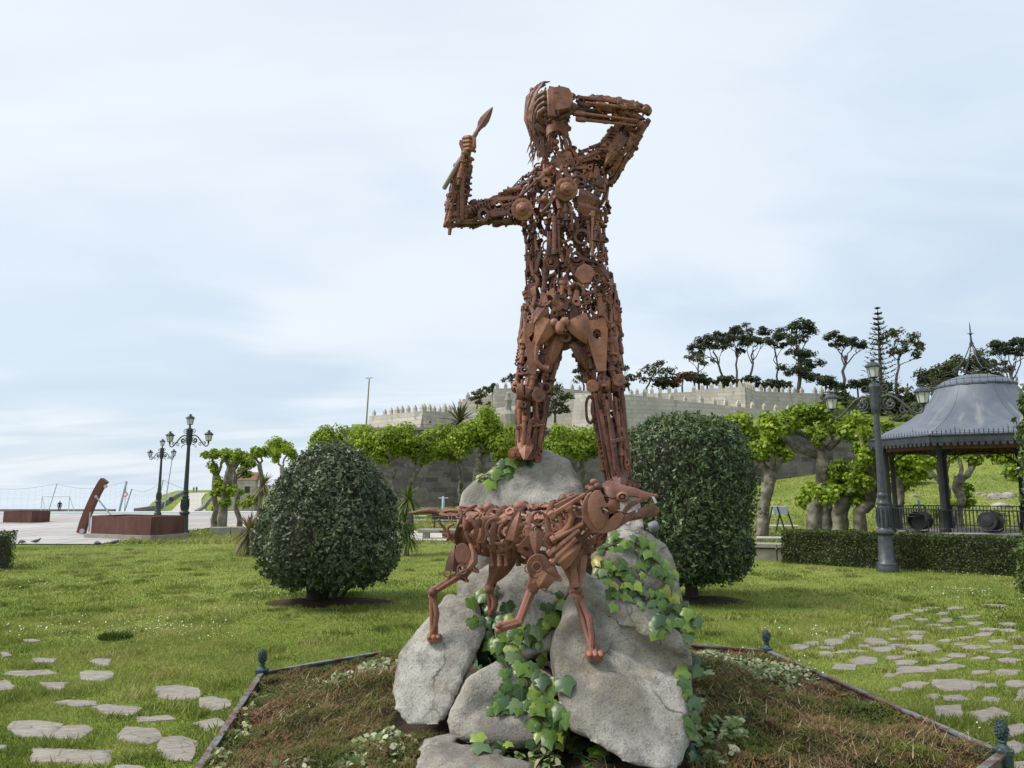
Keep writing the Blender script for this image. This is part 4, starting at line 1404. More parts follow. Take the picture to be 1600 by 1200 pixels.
shoL = Loft([(858,272,16,.14,YM),(838,288,24,.17,YM),(818,308,28,.17,YM),(806,326,24,.14,YM)])
shoR = Loft([(898,262,18,.14,YM),(918,254,24,.17,YM),(938,250,28,.17,YM),(950,244,26,.15,YM)])
for lf in (shoL, shoR): scatter(st, lf, 34, MIX, (0.11, 0.19), 0.25, k=.82, front=1.6, fat=1.4)
# ---- torso landmarks
def disc_on(kind, px, py, Y, r_px, ndir, T=1.0, xdir=(1, 0, 0), mat=None, root=None, squash=1.0):
    r = r_px * Y / FPX
    return piece(root or st, kind, P(px, py, Y), xdir, ndir, 2 * r, 2 * r * squash, 2 * r * T, mat)
disc_on('hub_disc', 885, 296, YM - 0.30, 19, (0.05, -1, -0.25), 0.95)
disc_on('hub_disc', 816, 327, YM - 0.22, 18, (-0.62, -1, -0.2), 0.95)
disc_on('flange', 861, 410, YM - 0.25, 13, (-0.1, -1, -0.2), 0.8)
disc_on('metal_ring', 909, 370, YM - 0.26, 13, (0.2, -1, -0.1), 0.6)
disc_on('gear_wheel', 853, 284, YM - 0.24, 9, (-0.1, -1, 0), 0.8)
disc_on('gear_wheel', 877, 472, YM - 0.28, 16, (0, -1, 0), 0.5)
disc_on('metal_ball', 851, 312, YM - 0.28, 6, (0, -1, 0), 1)
for (a, b, w) in (((903, 305), (943, 318), 0.6), ((902, 322), (940, 332), 0.5), ((908, 338), (938, 345), 0.3)):      # strap-like ribs under the right breast
    stretch(st, 'curved_plate', *B(a, b, YM - 0.27, YM - 0.17), (0.35, -1, 0), w * 0.5, 0.3)
for (a, b) in (((872, 345), (874, 397)), ((884, 318), (886, 352)), ((866, 338), (866, 398)), ((858, 362), (857, 400)), ((893, 330), (894, 360)), ((926, 330), (925, 400)), ((918, 345), (924, 385)), ((934, 345), (928, 385))):
    stretch(st, krnd.choice(['metal_bar', 'metal_tube', 'metal_rod', 'axle_shaft']), *B(a, b, YM - 0.28), W=0.26)
stretch(st, 'connecting_rod', *B((893, 400), (940, 412), YM - 0.26, YM - 0.2), W=0.32)
stretch(st, 'metal_plate', *B((905, 440), (922, 415), YM - 0.26), W=0.3)
stretch(st, 'curved_plate', *B((932, 415), (952, 440), YM - 0.2, YM - 0.12), W=0.25)
# collar bones and shoulder rods
for (a, b, w) in (((858, 264), (816, 304), .26), ((864, 260), (834, 290), .3), ((890, 256), (936, 246), .28), ((884, 262), (925, 262), .28), ((905, 250), (940, 236), .26)):
    stretch(st, krnd.choice(['bent_pipe', 'axle_shaft', 'connecting_rod', 'metal_bar']), *B(a, b, YM - 0.2), W=w)
# pelvis plates, loin piece
stretch(st, 'curved_plate', *B((858, 500), (838, 540), YM - 0.28), W=0.42)
stretch(st, 'curved_plate', *B((898, 497), (918, 536), YM - 0.28), W=0.46)
stretch(st, 'curved_plate', *B((852, 480), (834, 505), YM - 0.3), W=0.2)
piece(st, 'metal_ball', P(873, 512, YM - 0.34), (0, -0.4, -1), (1, 0, 0), 0.14, 0.10, 0.10)
piece(st, 'metal_ball', P(866, 505, YM - 0.30), (1, 0, 0), (0, -1, 0), 0.09)
piece(st, 'metal_ball', P(882, 503, YM - 0.30), (1, 0, 0), (0, -1, 0), 0.09)
piece(st, 'round_plate', P(880, 530, YM - 0.12), (1, 0, 0), (0, -1, -.3), 0.22)
stretch(st, 'bent_pipe', *B((838, 470), (862, 485), YM - .3), W=0.2)
# thigh plates
stretch(st, 'metal_plate', *B((930, 500), (940, 580), YM - 0.29), W=0.4, T=.4, variant=1)
stretch(st, 'metal_plate', *B((832, 505), (832, 585), YM - 0.27), W=0.3, T=.4, variant=1)
stretch(st, 'bent_pipe', *B((845, 540), (838, 590), YM - 0.27), W=0.3)
stretch(st, 'curved_plate', *B((872, 520), (855, 580), YM - 0.15), W=0.32)
stretch(st, 'curved_plate', *B((898, 535), (920, 580), YM - 0.2), W=0.25)
# knees: rollers across the joint
def roller(a, b, r_px, Y, n, discs):
    A, Bp = P(*a, Y), P(*b, Y)
    for k in range(n):
        u0, u1 = (k + 0.06) / n, (k + 0.94) / n
        p0, p1 = A.lerp(Bp, u0), A.lerp(Bp, u1)
        L = (p1 - p0).length; r = r_px * Y / FPX
        piece(st, 'round_plate', (p0 + p1) / 2, (0, 0, 1), (Bp - A), 2 * r, 2 * r, L * 5.5)
roller((806, 613), (845, 617), 15, YM - 0.10, 3, 3)
disc_on('round_plate', 842, 618, YM - 0.24, 11, (0.3, -1, 0), 0.9)
disc_on('metal_ring', 853, 606, YM - 0.22, 9, (0.5, -1, 0), 0.9)
roller((932, 600), (964, 602), 13, YM - 0.16, 3, 3)
disc_on('round_plate', 926, 603, YM - 0.30, 10, (-0.15, -1, 0), 0.9)
disc_on('round_plate', 967, 594, YM - 0.28, 10, (0.25, -1, 0), 0.9)
disc_on('gear_wheel', 947, 622, YM - 0.26, 8, (0, -1, 0), 0.9)
disc_on('gear_wheel', 818, 632, YM - 0.2, 6, (0, -1, 0), 0.9)
for lx, Y in ((845, YM - 0.16), (922, YM - 0.18)):            # cast wheel segments beside the knees
    r = 24 * Y / FPX
    piece(st, 'chain_link', P(lx, 640, Y), (0, 0, 1), (-0.3, -1, 0) if lx > 900 else (0.35, -1, 0), r * 1.8, r * 1.3, r * 1.5)
# shins: long tubes
for (a, b, w, kd, Y) in (((812, 625), (810, 702), .2, 'metal_bar', YM-.15), ((820, 650), (816, 704), .2, 'metal_tube', YM-.2), ((829, 655), (822, 706), .22, 'metal_bar', YM-.2), ((838, 660), (831, 704), .22, 'metal_bar', YM-.17), ((850, 650), (842, 700), .22, 'metal_bar', YM-.1), ((858, 620), (846, 690), .2, 'metal_bar', YM),
                         ((930, 615), (950, 740), .18, 'metal_bar', YM-.22), ((938, 640), (960, 748), .17, 'metal_bar', YM-.27), ((948, 625), (962, 735), .15, 'metal_tube', YM-.28), ((962, 620), (972, 735), .16, 'axle_shaft', YM-.25), ((972, 610), (984, 748), .16, 'metal_bar', YM-.18), ((955, 660), (968, 750), .16, 'metal_bar', YM-.3)):
    stretch(st, kd, *B(a, b, Y), W=w * 1.25)
stretch(st, 'metal_bar', *B((806, 668), (852, 664), YM - 0.2), W=0.2)
stretch(st, 'metal_bar', *B((955, 690), (975, 686), YM - 0.3), W=0.24)
# feet
for (px, py, Y, dx) in ((822, 712, YM - 0.1, -0.05), (968, 760, YM - 0.18, 0.03)):
    for k in range(4):
        a = P(px + (k - 1.5) * 9, py - 8, Y + 0.1); b = a + Vector((dx, -0.28 + 0.02 * k, -0.05))
        stretch(st, 'axle_shaft', a, b, (0, 0, 1), 0.42)
    stretch(st, 'curved_plate', P(px, py - 25, Y), P(px + dx * 40, py + 6, Y - 0.2), (0, -0.6, 1), 0.34)
    piece(st, 'metal_plate', P(px, py, Y + 0.12), (0, -1, -0.1), (0, 0, 1), 0.42, 0.5, 0.7)

# ---- arms: long outer bars and elbows
for (a, b, w, Ya, Yb, kd) in (((800, 345), (708, 350), .16, YM-.12, YM-.1, 'metal_bar'), ((748, 338), (803, 332), .34, YM-.16, YM-.18, 'connecting_rod'), ((800, 308), (738, 322), .18, YM-.1, YM-.08, 'metal_rod'), ((735, 333), (768, 318), .26, YM-.15, YM-.15, 'spring'),
                              ((702, 348), (718, 262), .17, YM-.1, YM-.18, 'metal_bar'), ((722, 345), (722, 268), .2, YM-.12, YM-.2, 'metal_bar'), ((732, 310), (733, 245), .2, YM-.1, YM-.16, 'spring'), ((716, 290), (726, 240), .2, YM-.2, YM-.22, 'axle_shaft'),
                              ((898, 176), (998, 188), .16, YM-.38, YM-.22, 'metal_bar'), ((900, 186), (994, 196), .17, YM-.36, YM-.2, 'metal_bar'), ((905, 152), (998, 164), .14, YM-.34, YM-.2, 'metal_bar'), ((915, 160), (994, 170), .14, YM-.38, YM-.22, 'axle_shaft'),
                              ((996, 205), (968, 268), .17, YM-.1, YM-.08, 'metal_bar'), ((962, 205), (940, 240), .25, YM-.18, YM-.2, 'spring'), ((972, 212), (945, 258), .2, YM-.2, YM-.2, 'curved_plate')):
    stretch(st, kd, P(*a, Ya), P(*b, Yb), W=w * 1.3)
for (px, py, Y, r) in ((700, 349, YM-.08, 6), (1008, 173, YM-.18, 7), (1000, 196, YM-.18, 7), (727, 240, YM-.2, 6), (895, 168, YM-.4, 7.5)):
    disc_on('metal_ball', px, py, Y, r, (0, -1, 0), 1)
disc_on('metal_ring', 894, 151, YM - .38, 6.5, (0, -1, 0), 0.8)
disc_on('metal_ring', 970, 161, YM - .32, 5, (0, -1, 0), 0.8)
stretch(st, 'metal_plate', *B((945, 222), (960, 240), YM - .22), W=0.16)

# ---- hand over the eyes
def custom(root, name, mb, org, mat=None, smooth=40):
    o = link(name, mb.mesh(name, mat or M['rust'], smooth), root)
    o.matrix_basis = Matrix.Translation(Vector(org) - root_loc(root))
    return o
YH = YM - 0.40
c0 = P(876, 160, YH)
sc = YH / FPX
mb = MB()
pl = [(-20, 16), (-14, 21), (2, 23), (14, 19), (19, 10), (20, -8), (14, -19), (-6, -23), (-18, -20), (-21, -6)]
pl = [(x * sc, y * sc) for x, y in reversed(pl)]
n = len(pl)
vs = []
for (kk, zz) in ((0.92, 0.05), (1.0, 0.02), (1.0, -0.03), (0.9, -0.06)):
    vs += [(x * kk, zz - 0.02 + 0.25 * x * x * (-2), y * kk) for x, y in pl]
fs = [tuple(range(n)), tuple(reversed(range(3*n, 4*n)))]
for i in range(3):
    for q in range(n):
        q2 = (q + 1) % n
        fs.append((i*n + q2, i*n + q, (i+1)*n + q, (i+1)*n + q2))
mb.add(vs, fs)
custom(st, 'hand_back_plate', mb, c0)
stretch(st, 'metal_bar', *B((860, 140), (862, 182), YH - 0.07), W=0.45, T=.35)
stretch(st, 'metal_bar', *B((868, 143), (872, 180), YH - 0.065), W=0.3, T=.25)
piece(st, 'hex_nut', P(881, 150, YH - 0.06), (1, 0, 0), (0, -1, 0), 0.045)
piece(st, 'hex_nut', P(870, 166, YH - 0.06), (1, 0, 0), (0, -1, 0), 0.04)
for k, (y0, xo, yo, y1) in enumerate(((146, 840, 152, 168), (153, 838, 162, 176), (162, 840, 172, 182), (171, 843, 181, 190))):
    mb = MB()
    pts = [P(858, y0, YH - 0.03), P(850, y0 - 0.5, YH - 0.05), P(843, (y0 + yo) / 2, YH - 0.03), P(xo - 1, yo + 3, YH + 0.02), P(xo + 3, y1 - 2, YH + 0.06), P(xo + 10, y1 + 1, YH + 0.08)]
    mb.tube([q - c0 for q in pts], [4.6*sc, 4.8*sc, 4.6*sc, 4.2*sc, 3.8*sc, 3.0*sc], 8)
    custom(st, 'finger', mb, c0)
mb = MB()
mb.tube([q - c0 for q in (P(893, 172, YH), P(884, 182, YH - 0.02), P(872, 186, YH), P(862, 184, YH + 0.03))], [5*sc, 4.6*sc, 4.2*sc, 3.2*sc], 8)
custom(st, 'thumb', mb, c0)

# ---- head
YHD = YM
skull = Loft([(864,135,10,.08,YHD),(861,143,24,.15,YHD),(856,160,33,.20,YHD),(854,184,34,.21,YHD),(859,206,30,.18,YHD),(866,226,21,.13,YHD),(869,252,21,.13,YHD)])
scatter(st, skull, 78, [('metal_bar', 2), ('metal_rod', 3), ('curved_plate', 2), ('metal_plate', 1.5), ('metal_ring', 0.8), ('wrench', 1), ('bolt', 0.6)], (0.10, 0.20), 0.2, front=0.8, k=0.93, smin=.2, skip=lambda s, nr: s > .55 and nr.y < -.6)
# hair: long bent strips from the crown, hanging free at the nape
for k in range(120):
    th = krnd.uniform(0.95 * math.pi, 2.02 * math.pi) if krnd.random() < 0.35 else krnd.uniform(-0.12, 0.95) * math.pi + (math.pi if krnd.random() < 0.0 else 0)
    # theta 0 = one side, pi/2 = front or back of the loft
    p0, n0, a0 = skull.at(0.5, th)
    if n0.y < (-0.75 if n0.x < -.2 else -.3) or (n0.x > .5 and krnd.random() < .5): continue                                  # the face stays free
    s0 = krnd.uniform(0.0, 0.16); s1 = krnd.uniform(0.45, 0.62) if n0.x > .35 else krnd.uniform(0.5, 0.82)
    pts = []
    for q in range(8):
        s = s0 + (s1 - s0) * q / 7
        p, nr, ax = skull.at(min(s, 0.98), th + 0.12 * math.sin(q + k), 1.04)
        if s > 0.55: p = p + nr * (0.06 * (s - 0.55)) - Vector((.04 * (s - .55), 0, 0)) + Vector((0, 0, -max(0, s - 0.98) * 1.0))
        if q == 7: p = p + Vector((krnd.uniform(-.02, .02), krnd.uniform(-.02, .02), -krnd.uniform(0, .04)))
        pts.append(p)
    r = krnd.uniform(0.012, 0.026)
    mb = MB(); mb.tube([q - pts[0] for q in pts], [r * .6, r, r * 1.15, r * 1.2, r * 1.1, r, r * .8, r * .45], 6, flat=0.4, up=n0)
    custom(st, 'hair_strand', mb, pts[0])
for k in range(18):                                            # loose ends at the left of the neck
    a = P(838 + krnd.uniform(-8, 8), 226 + krnd.uniform(-12, 8), YHD + krnd.uniform(-.12, .1))
    b = a + Vector((krnd.uniform(-.07, .03), krnd.uniform(-.04, .04), -krnd.uniform(.08, .2)))
    m_ = a.lerp(b, 0.5) + Vector((krnd.uniform(-.03, .03), 0, 0))
    mb = MB(); mb.tube([a - a, m_ - a, b - a], [0.009, 0.008, 0.003], 5)
    custom(st, 'hair_strand', mb, a)
# face under the hand: lip band, cheeks, jaw, throat
YF = YHD - 0.24
mb = MB()
n = 13; vs = []; fs = []
for i in range(n):
    u = i / (n - 1); a = (u - 0.5) * 2.5
    cx = 0.105 * math.sin(a); cy = -0.085 * math.cos(a)
    up = 0.045 - 0.02 * abs(math.sin(6 * (u - .5))) * (1 if abs(u - .5) < .3 else 0) - 0.05 * (2 * abs(u - .5)) ** 2
    lo = -0.055 - 0.045 * (2 * abs(u - .5)) ** 2
    for r_ in (1.0, 0.86):
        vs += [(cx * r_, cy * r_, up), (cx * r_, cy * r_, lo)]
for i in range(n - 1):
    b = i * 4; e = b + 4
    fs += [(b, b+1, e+1, e), (b+2, e+2, e+3, b+3), (b, e, e+2, b+2), (b+1, b+3, e+3, e+1)]
fs += [(0, 2, 3, 1), (4*(n-1), 4*(n-1)+1, 4*(n-1)+3, 4*(n-1)+2)]
mb.add(vs, fs)
custom(st, 'upper_lip_plate', mb, P(869, 202, YF + 0.07))
stretch(st, 'curved_plate', *B((836, 195), (853, 208), YF + 0.02), W=0.12)
stretch(st, 'metal_plate', *B((842, 214), (848, 245), YF + 0.06), W=0.17)
stretch(st, 'metal_plate', *B((886, 205), (889, 196), YF + 0.1), W=0.12)
for (a, b, w) in (((861, 208), (853, 248), .24), ((866, 209), (858, 246), .18), ((880, 207), (884, 245), .22), ((884, 206), (892, 243), .2), ((873, 206), (880, 240), .16), ((848, 214), (843, 246), .2)):
    stretch(st, krnd.choice(['metal_rod', 'metal_bar', 'axle_shaft']), P(*a, YF + 0.08), P(*b, YF + 0.12), W=w)
disc_on('metal_ball', 869.5, 222, YF + 0.06, 4.8, (0, -1, 0), 1)
disc_on('hex_nut', 869, 232, YF + 0.06, 5.5, (0, 0, 1), 0.7)
for (a, b) in (((852, 192), (862, 186)), ((880, 190), (888, 196)), ((868, 192), (870, 182)), ((856, 197), (850, 186)), ((876, 196), (884, 184))):
    stretch(st, 'metal_bar', *B(a, b, YF + 0.05), W=0.09)
stretch(st, 'curved_plate', *B((866, 192), (874, 176), YF + 0.03), W=0.1)
for (a, b, w) in (((862, 250), (884, 244), .15), ((880, 248), (892, 238), .14), ((866, 256), (884, 252), .2)):
    stretch(st, 'metal_plate', *B(a, b, YM - .2), W=w)

# ---- raised fist and the short spear in it
YS = YM - 0.14
fc = P(731, 226, YS); ss = YS / FPX
mb = MB()
mb.ball((0, 0, 0), (11*ss, 0.06, 15*ss), 10)
custom(st, 'palm', mb, fc)
for k in range(4):
    mb = MB()
    y = 215 + k * 6.2
    pts = [P(724, y + 2, YS + 0.02), P(726, y, YS - 0.05), P(733, y - 1, YS - 0.085), P(740, y + 1, YS - 0.06), P(742, y + 3, YS - 0.01)]
    mb.tube([q - fc for q in pts], [3.1*ss, 3.4*ss, 3.4*ss, 3.2*ss, 2.6*ss], 7)
    custom(st, 'finger', mb, fc)
mb = MB()
mb.tube([q - fc for q in (P(735, 236, YS - .06), P(741, 228, YS - .08), P(741, 219, YS - .08), P(737, 213, YS - .06))], [3.4*ss, 3.6*ss, 3.2*ss, 2.4*ss], 7)
custom(st, 'thumb', mb, fc)
stretch(st, 'metal_plate', *B((720, 218), (726, 238), YS - .05), W=.1)

t = NT('weathered_shaft')
co = t.coord('World'); n1 = t.noise(co, 12, 4)
M['shaft'] = t.done(t.mix(t.map(n1, .35, .65), (0.17, 0.125, 0.085), (0.27, 0.22, 0.155)), 0.7, t.bump(n1, .2, .01))
butt, neck, tip = P(693.5, 295, YS - 0.04), P(745, 206, YS - 0.045), P(770, 167, YS - 0.05)
sp = empty('spear', butt, label='short spear with a leaf shaped blade in the raised hand of the statue', cat='spear')
mb = MB()
mb.tube([(0, 0, 0), (neck - butt) * 0.02, (neck - butt) * 0.98, neck - butt], [0.018, 0.023, 0.024, 0.02], 10)
mb.build('shaft', M['shaft'], sp, smooth=40)
d = (tip - neck); L = d.length; d = d.normalized(); sv = d.cross(Vector((0, 1, 0))).normalized()
mb = MB()
vs = []; fs = []
prof = [(0.0, .02), (.12, .024), (.2, .03), (.3, .045), (.5, .048), (.75, .032), (.92, .014), (1.0, .002)]
for u, w in prof:
    p = (neck - butt) + d * (L * u)
    vs += [p + sv * w, p + Vector((0, -0.012 if u < .95 else -.002, 0)), p - sv * w, p + Vector((0, 0.012 if u < .95 else .002, 0))]
for i in range(len(prof) - 1):
    for q in range(4):
        q2 = (q + 1) % 4
        fs.append((i*4 + q, i*4 + q2, (i+1)*4 + q2, (i+1)*4 + q))
fs += [(3, 2, 1, 0), tuple((len(prof)-1)*4 + q for q in range(4))]
mb.add(vs, fs)
mb.build('spear_blade', M['rust_dog'], sp, smooth=20)

# ================================================================== THE DOG
RD = M['rust_dog']
f_fore, _ = hit(928, 1024); f_hind, _ = hit(679, 998)
YB = 5.45
dog = empty('scrap_metal_dog', f_hind, label='rusty scrap metal dog statue stepping over the boulders', cat='statue')
body = Loft([(708,815,17,.10,5.66),(720,820,26,.15,5.62),(745,827,33,.18,5.56),(780,831,36,.19,5.48),(815,834,40,.20,5.40),(850,834,44,.215,5.32),(880,832,46,.21,5.25),(900,822,44,.18,5.20),(918,806,34,.14,5.16),(930,795,28,.12,5.13)])
DMIX = [('metal_bar', 2.6), ('metal_rod', 2.6), ('bent_pipe', 1.2), ('horseshoe', .9), ('metal_ring', 1.1), ('curved_plate', 3.0), ('metal_plate', 2.6), ('connecting_rod', 1.6), ('flange', 0.6), ('round_plate', 0.9), ('gear_wheel', 0.5), ('chain_link', .6), ('metal_ball', 0.5), ('axle_shaft', 1.4), ('wrench', 1.2), ('bolt', 0.6), ('crank', 0.6), ('hex_nut', .6)]
scatter(dog, body, 125, DMIX, (0.13, 0.25), 0.5, mat=RD, k=.93, front=1.5, fat=1.1)
THN = math.pi / 2 if body.at(.5, math.pi / 2)[1].y < 0 else -math.pi / 2
def hoop(s0, s1, t0, t1, r, flat=.6, k=1.02):
    """a bent bar over the flank: along the body s0..s1 while it turns from t0 to t1 (0 = facing us)"""
    pts = [body.at(min(.97, max(.02, lerp(s0, s1, i / 10))), THN + lerp(t0, t1, i / 10), k)[0] for i in range(11)]
    mb = MB(); mb.tube([q - pts[0] for q in pts], [r * (.7 + .5 * math.sin(math.pi * i / 10)) for i in range(11)], 4, flat=flat, up=body.at(s0, THN + t0)[1] + body.at(s0, THN + t0)[2] * .8)
    o = link('rib_bar', mb.mesh('rib_bar', RD, 50), dog); o.matrix_basis = Matrix.Translation(pts[0] - root_loc(dog))
for k_ in range(12):
    s_ = .10 + .068 * k_
    sl_ = krnd.uniform(-.05, .09)
    for sg_ in (1, -1):
        hoop(s_, s_ + sl_, -1.5, krnd.uniform(.5, 1.5), krnd.uniform(.018, .028), .35) if sg_ > 0 else hoop(s_, s_ + sl_, 1.6, 4.6, .014)
for q_ in range(10):
    s_ = krnd.uniform(.08, .75); hoop(s_, s_ + krnd.uniform(.1, .2), krnd.uniform(-1.2, 1.0), krnd.uniform(-1.2, 1.0), krnd.uniform(.014, .022), .45, 1.05)
scatter(dog, body, 30, [('metal_rod', 3), ('metal_bar', 2), ('curved_plate', 2)], (0.18, 0.30), 0.8, mat=RD, k=0.86, front=1)
def D(a, b, Ya, Yb, kd, w, T=None, nd=(0, -1, 0), variant=None): return stretch(dog, kd, P(*a, Ya), P(*b, Yb), nd, w, T, RD, variant)
def dd(kind, px, py, Y, r, nd=(0, -1, 0), T=0.8, xd=(1, 0, 0), sq=1.0): return disc_on(kind, px, py, Y, r, nd, T, xd, RD, dog, sq)
# flank landmarks: ribs, big curved plates, tubes
D((742, 858), (776, 806), 5.38, 5.33, 'metal_rod', .30)
D((736, 850), (760, 812), 5.40, 5.36, 'bent_pipe', .34)
D((728, 845), (742, 806), 5.42, 5.42, 'axle_shaft', .30)
D((802, 845), (812, 800), 5.20, 5.20, 'curved_plate', .22)
D((818, 866), (834, 835), 5.14, 5.10, 'metal_plate', .25)
dd('metal_ring', 825, 831, 5.11, 7)
dd('metal_ring', 842, 810, 5.10, 10, T=.5)
dd('metal_ball', 789, 814, 5.26, 5, T=1)
dd('metal_ring', 775, 826, 5.29, 15, T=.35)
dd('horseshoe', 790, 830, 5.27, 14, T=.7, xd=(0, 0, 1))
dd('hub_disc', 730, 815, 5.44, 8, (-.3, -1, .2))
for k, px in enumerate((768, 779, 790, 808)):
    D((px, 858), (px + 2, 884), 5.35 - .02*k, 5.36 - .02*k, 'metal_tube', .20)
# neck straps
D((858, 808), (915, 772), 5.08, 5.02, 'metal_bar', .30, .2)
D((868, 793), (905, 775), 5.12, 5.08, 'metal_bar', .30, .2)
D((865, 832), (914, 800), 5.04, 5.0, 'bent_pipe', .26)
D((862, 845), (912, 818), 5.03, 5.0, 'metal_rod', .36)
D((858, 868), (906, 828), 5.03, 5.0, 'metal_rod', .42)
D((862, 880), (900, 840), 5.02, 5.01, 'metal_tube', .28)
D((872, 880), (908, 850), 5.02, 5.02, 'curved_plate', .26)
D((885, 878), (912, 856), 5.05, 5.06, 'curved_plate', .26)
dd('metal_ring', 862, 845, 5.06, 13, T=.35)
# spine knuckles
for k in range(17):
    u = k / 16
    px = lerp(716, 905, u); py = lerp(798, 791, min(1, u * 1.3)) - (0 if u < .75 else (u - .75) * 70)
    piece(dog, krnd.choice(['metal_ball', 'hex_nut', 'metal_plate', 'bolt']), P(px, py, lerp(5.62, 5.18, u)), (1, 0, 0), (0, -.2, 1), krnd.uniform(.06, .10), None, None, RD)
# tail: a long tapering horn
Yt = 5.62
tb = P(716, 803, Yt)
pts = [(716, 803), (700, 803), (685, 800), (672, 798), (658, 799), (647, 801), (638, 801)]
mb = MB(); mb.tube([P(x, y, Yt + 0.012 * k) - tb for k, (x, y) in enumerate(pts)], [.024, .025, .0255, .024, .019, .013, .005], 12)
o = link('tail', mb.mesh('tail', RD, True), dog); o.matrix_basis = Matrix.Translation(tb - root_loc(dog))

def limb(pts, rad, n_extra=2, knuckle=True):
    """pairs of rods joint to joint with a pin at each joint"""
    for i in range(len(pts) - 1):
        a, b = pts[i], pts[i + 1]
        ax = (b - a).normalized()
        sd = ax.cross(Vector((0, 1, 0))); sd = sd.normalized() if sd.length > 1e-3 else Vector((1, 0, 0))
        r = (rad[i] + rad[i + 1]) / 2
        L = (b - a).length
        for s, kd in ((1, 'metal_bar'), (-1, 'metal_tube'), (0, 'metal_rod')):
            off = sd * (s * r * 0.75) + Vector((0, -r * (0.7 if s == 0 else 0.1), 0))
            w = r * {1: 8.5, -1: 9.5, 0: 12}[s]
            stretch(dog, kd, a + off - ax * 0.01, b + off * (rad[i+1] / max(rad[i], 1e-4)) + ax * 0.01, (0, -1, 0), w, w, RD)
        if knuckle and i:
            piece(dog, 'metal_ball', a + Vector((0, -r * .5, 0)), ax, (0, -1, 0), r * 3.2, r * 3.0, r * 3.0, RD)

# near hind leg
hip, knee, hock = P(722, 858, 5.44), P(722, 896, 5.40), P(677, 925, 5.46)
foot = f_hind + Vector((0, -0.02, 0.03))
D((708, 893), (711, 852), 5.40, 5.42, 'curved_plate', .24)
dd('round_plate', 723, 866, 5.36, 12, (0.2, -1, 0), .35, sq=1.4, xd=(1, 0, .1))
D((742, 852), (726, 898), 5.38, 5.36, 'metal_rod', .36)
D((735, 882), (722, 905), 5.37, 5.37, 'connecting_rod', .5)
dd('metal_ring', 722, 890, 5.34, 7); dd('metal_ring', 699, 896, 5.40, 6)
limb([knee, hock], [.03, .02]); limb([hock, foot], [.024, .02])
dd('metal_ball', 676, 925, 5.43, 7, T=1)
piece(dog, 'round_plate', f_hind + Vector((0.0, -0.02, 0.012)), (1, 0, 0), (0, 0, 1), .11, .12, .25, RD)
for s in (-1, 0, 1): stretch(dog, 'metal_ball', f_hind + Vector((s * .03, -.02, .025)), f_hind + Vector((s * .034, -.085, .018)), (0, 0, 1), .035, .035, RD)
# far hind leg
f2, _ = hit(770, 958)
limb([P(782, 872, 5.66), P(765, 920, 5.68), P(770, 958, 5.66)], [.04, .024, .022])
dd('metal_ball', 765, 920, 5.64, 7, T=1)
D((790, 866), (768, 912), 5.62, 5.66, 'curved_plate', .4)
# near front leg, lifted
sh = P(840, 880, 5.05); el = P(833, 918, 5.03); wr = P(812, 972, 4.98); paw = P(782, 981, 4.93)
dd('round_plate', 841, 884, 4.99, 18, (0.05, -1, 0), .55)
dd('metal_ring', 839, 886, 4.965, 7, (0.05, -1, 0), .4)
D((838, 830), (838, 868), 5.07, 5.04, 'curved_plate', .2)
dd('metal_ring', 825, 889, 5.0, 5)
D((855, 895), (840, 920), 4.99, 5.0, 'curved_plate', .28)
D((850, 880), (868, 905), 5.02, 5.05, 'metal_ball', .10)
D((870, 895), (848, 922), 5.05, 5.04, 'connecting_rod', .36)
limb([P(838, 900, 5.03), el, wr], [.04, .028, .02])
dd('metal_plate', 832, 916, 4.98, 8, (0, -1, 0), .6)
limb([wr, paw], [.022, .02])
dd('metal_ball', 779, 978, 4.91, 5, T=1); dd('metal_ball', 778, 985, 4.91, 5, T=1); dd('metal_ball', 783, 974, 4.95, 4.5, T=1)
# far front leg, planted
sh2 = P(893, 868, 5.22); k2 = P(901, 922, 5.14)
ft = f_fore + Vector((0, -0.02, 0.03))
D((886, 872), (896, 915), 5.16, 5.10, 'curved_plate', .2); D((908, 866), (905, 920), 5.16, 5.10, 'curved_plate', .18); D((893, 866), (900, 918), 5.12, 5.08, 'metal_tube', .3)
limb([sh2, k2, ft], [.045, .026, .022])
piece(dog, 'round_plate', f_fore + Vector((0, -0.02, 0.012)), (1, 0, 0), (0, -.3, 1), .12, .13, .25, RD)
for s in (-1, 0, 1): stretch(dog, 'metal_ball', f_fore + Vector((s * .033, -.03, .03)), f_fore + Vector((s * .04, -.10, .012)), (0, 0, 1), .04, .04, RD)

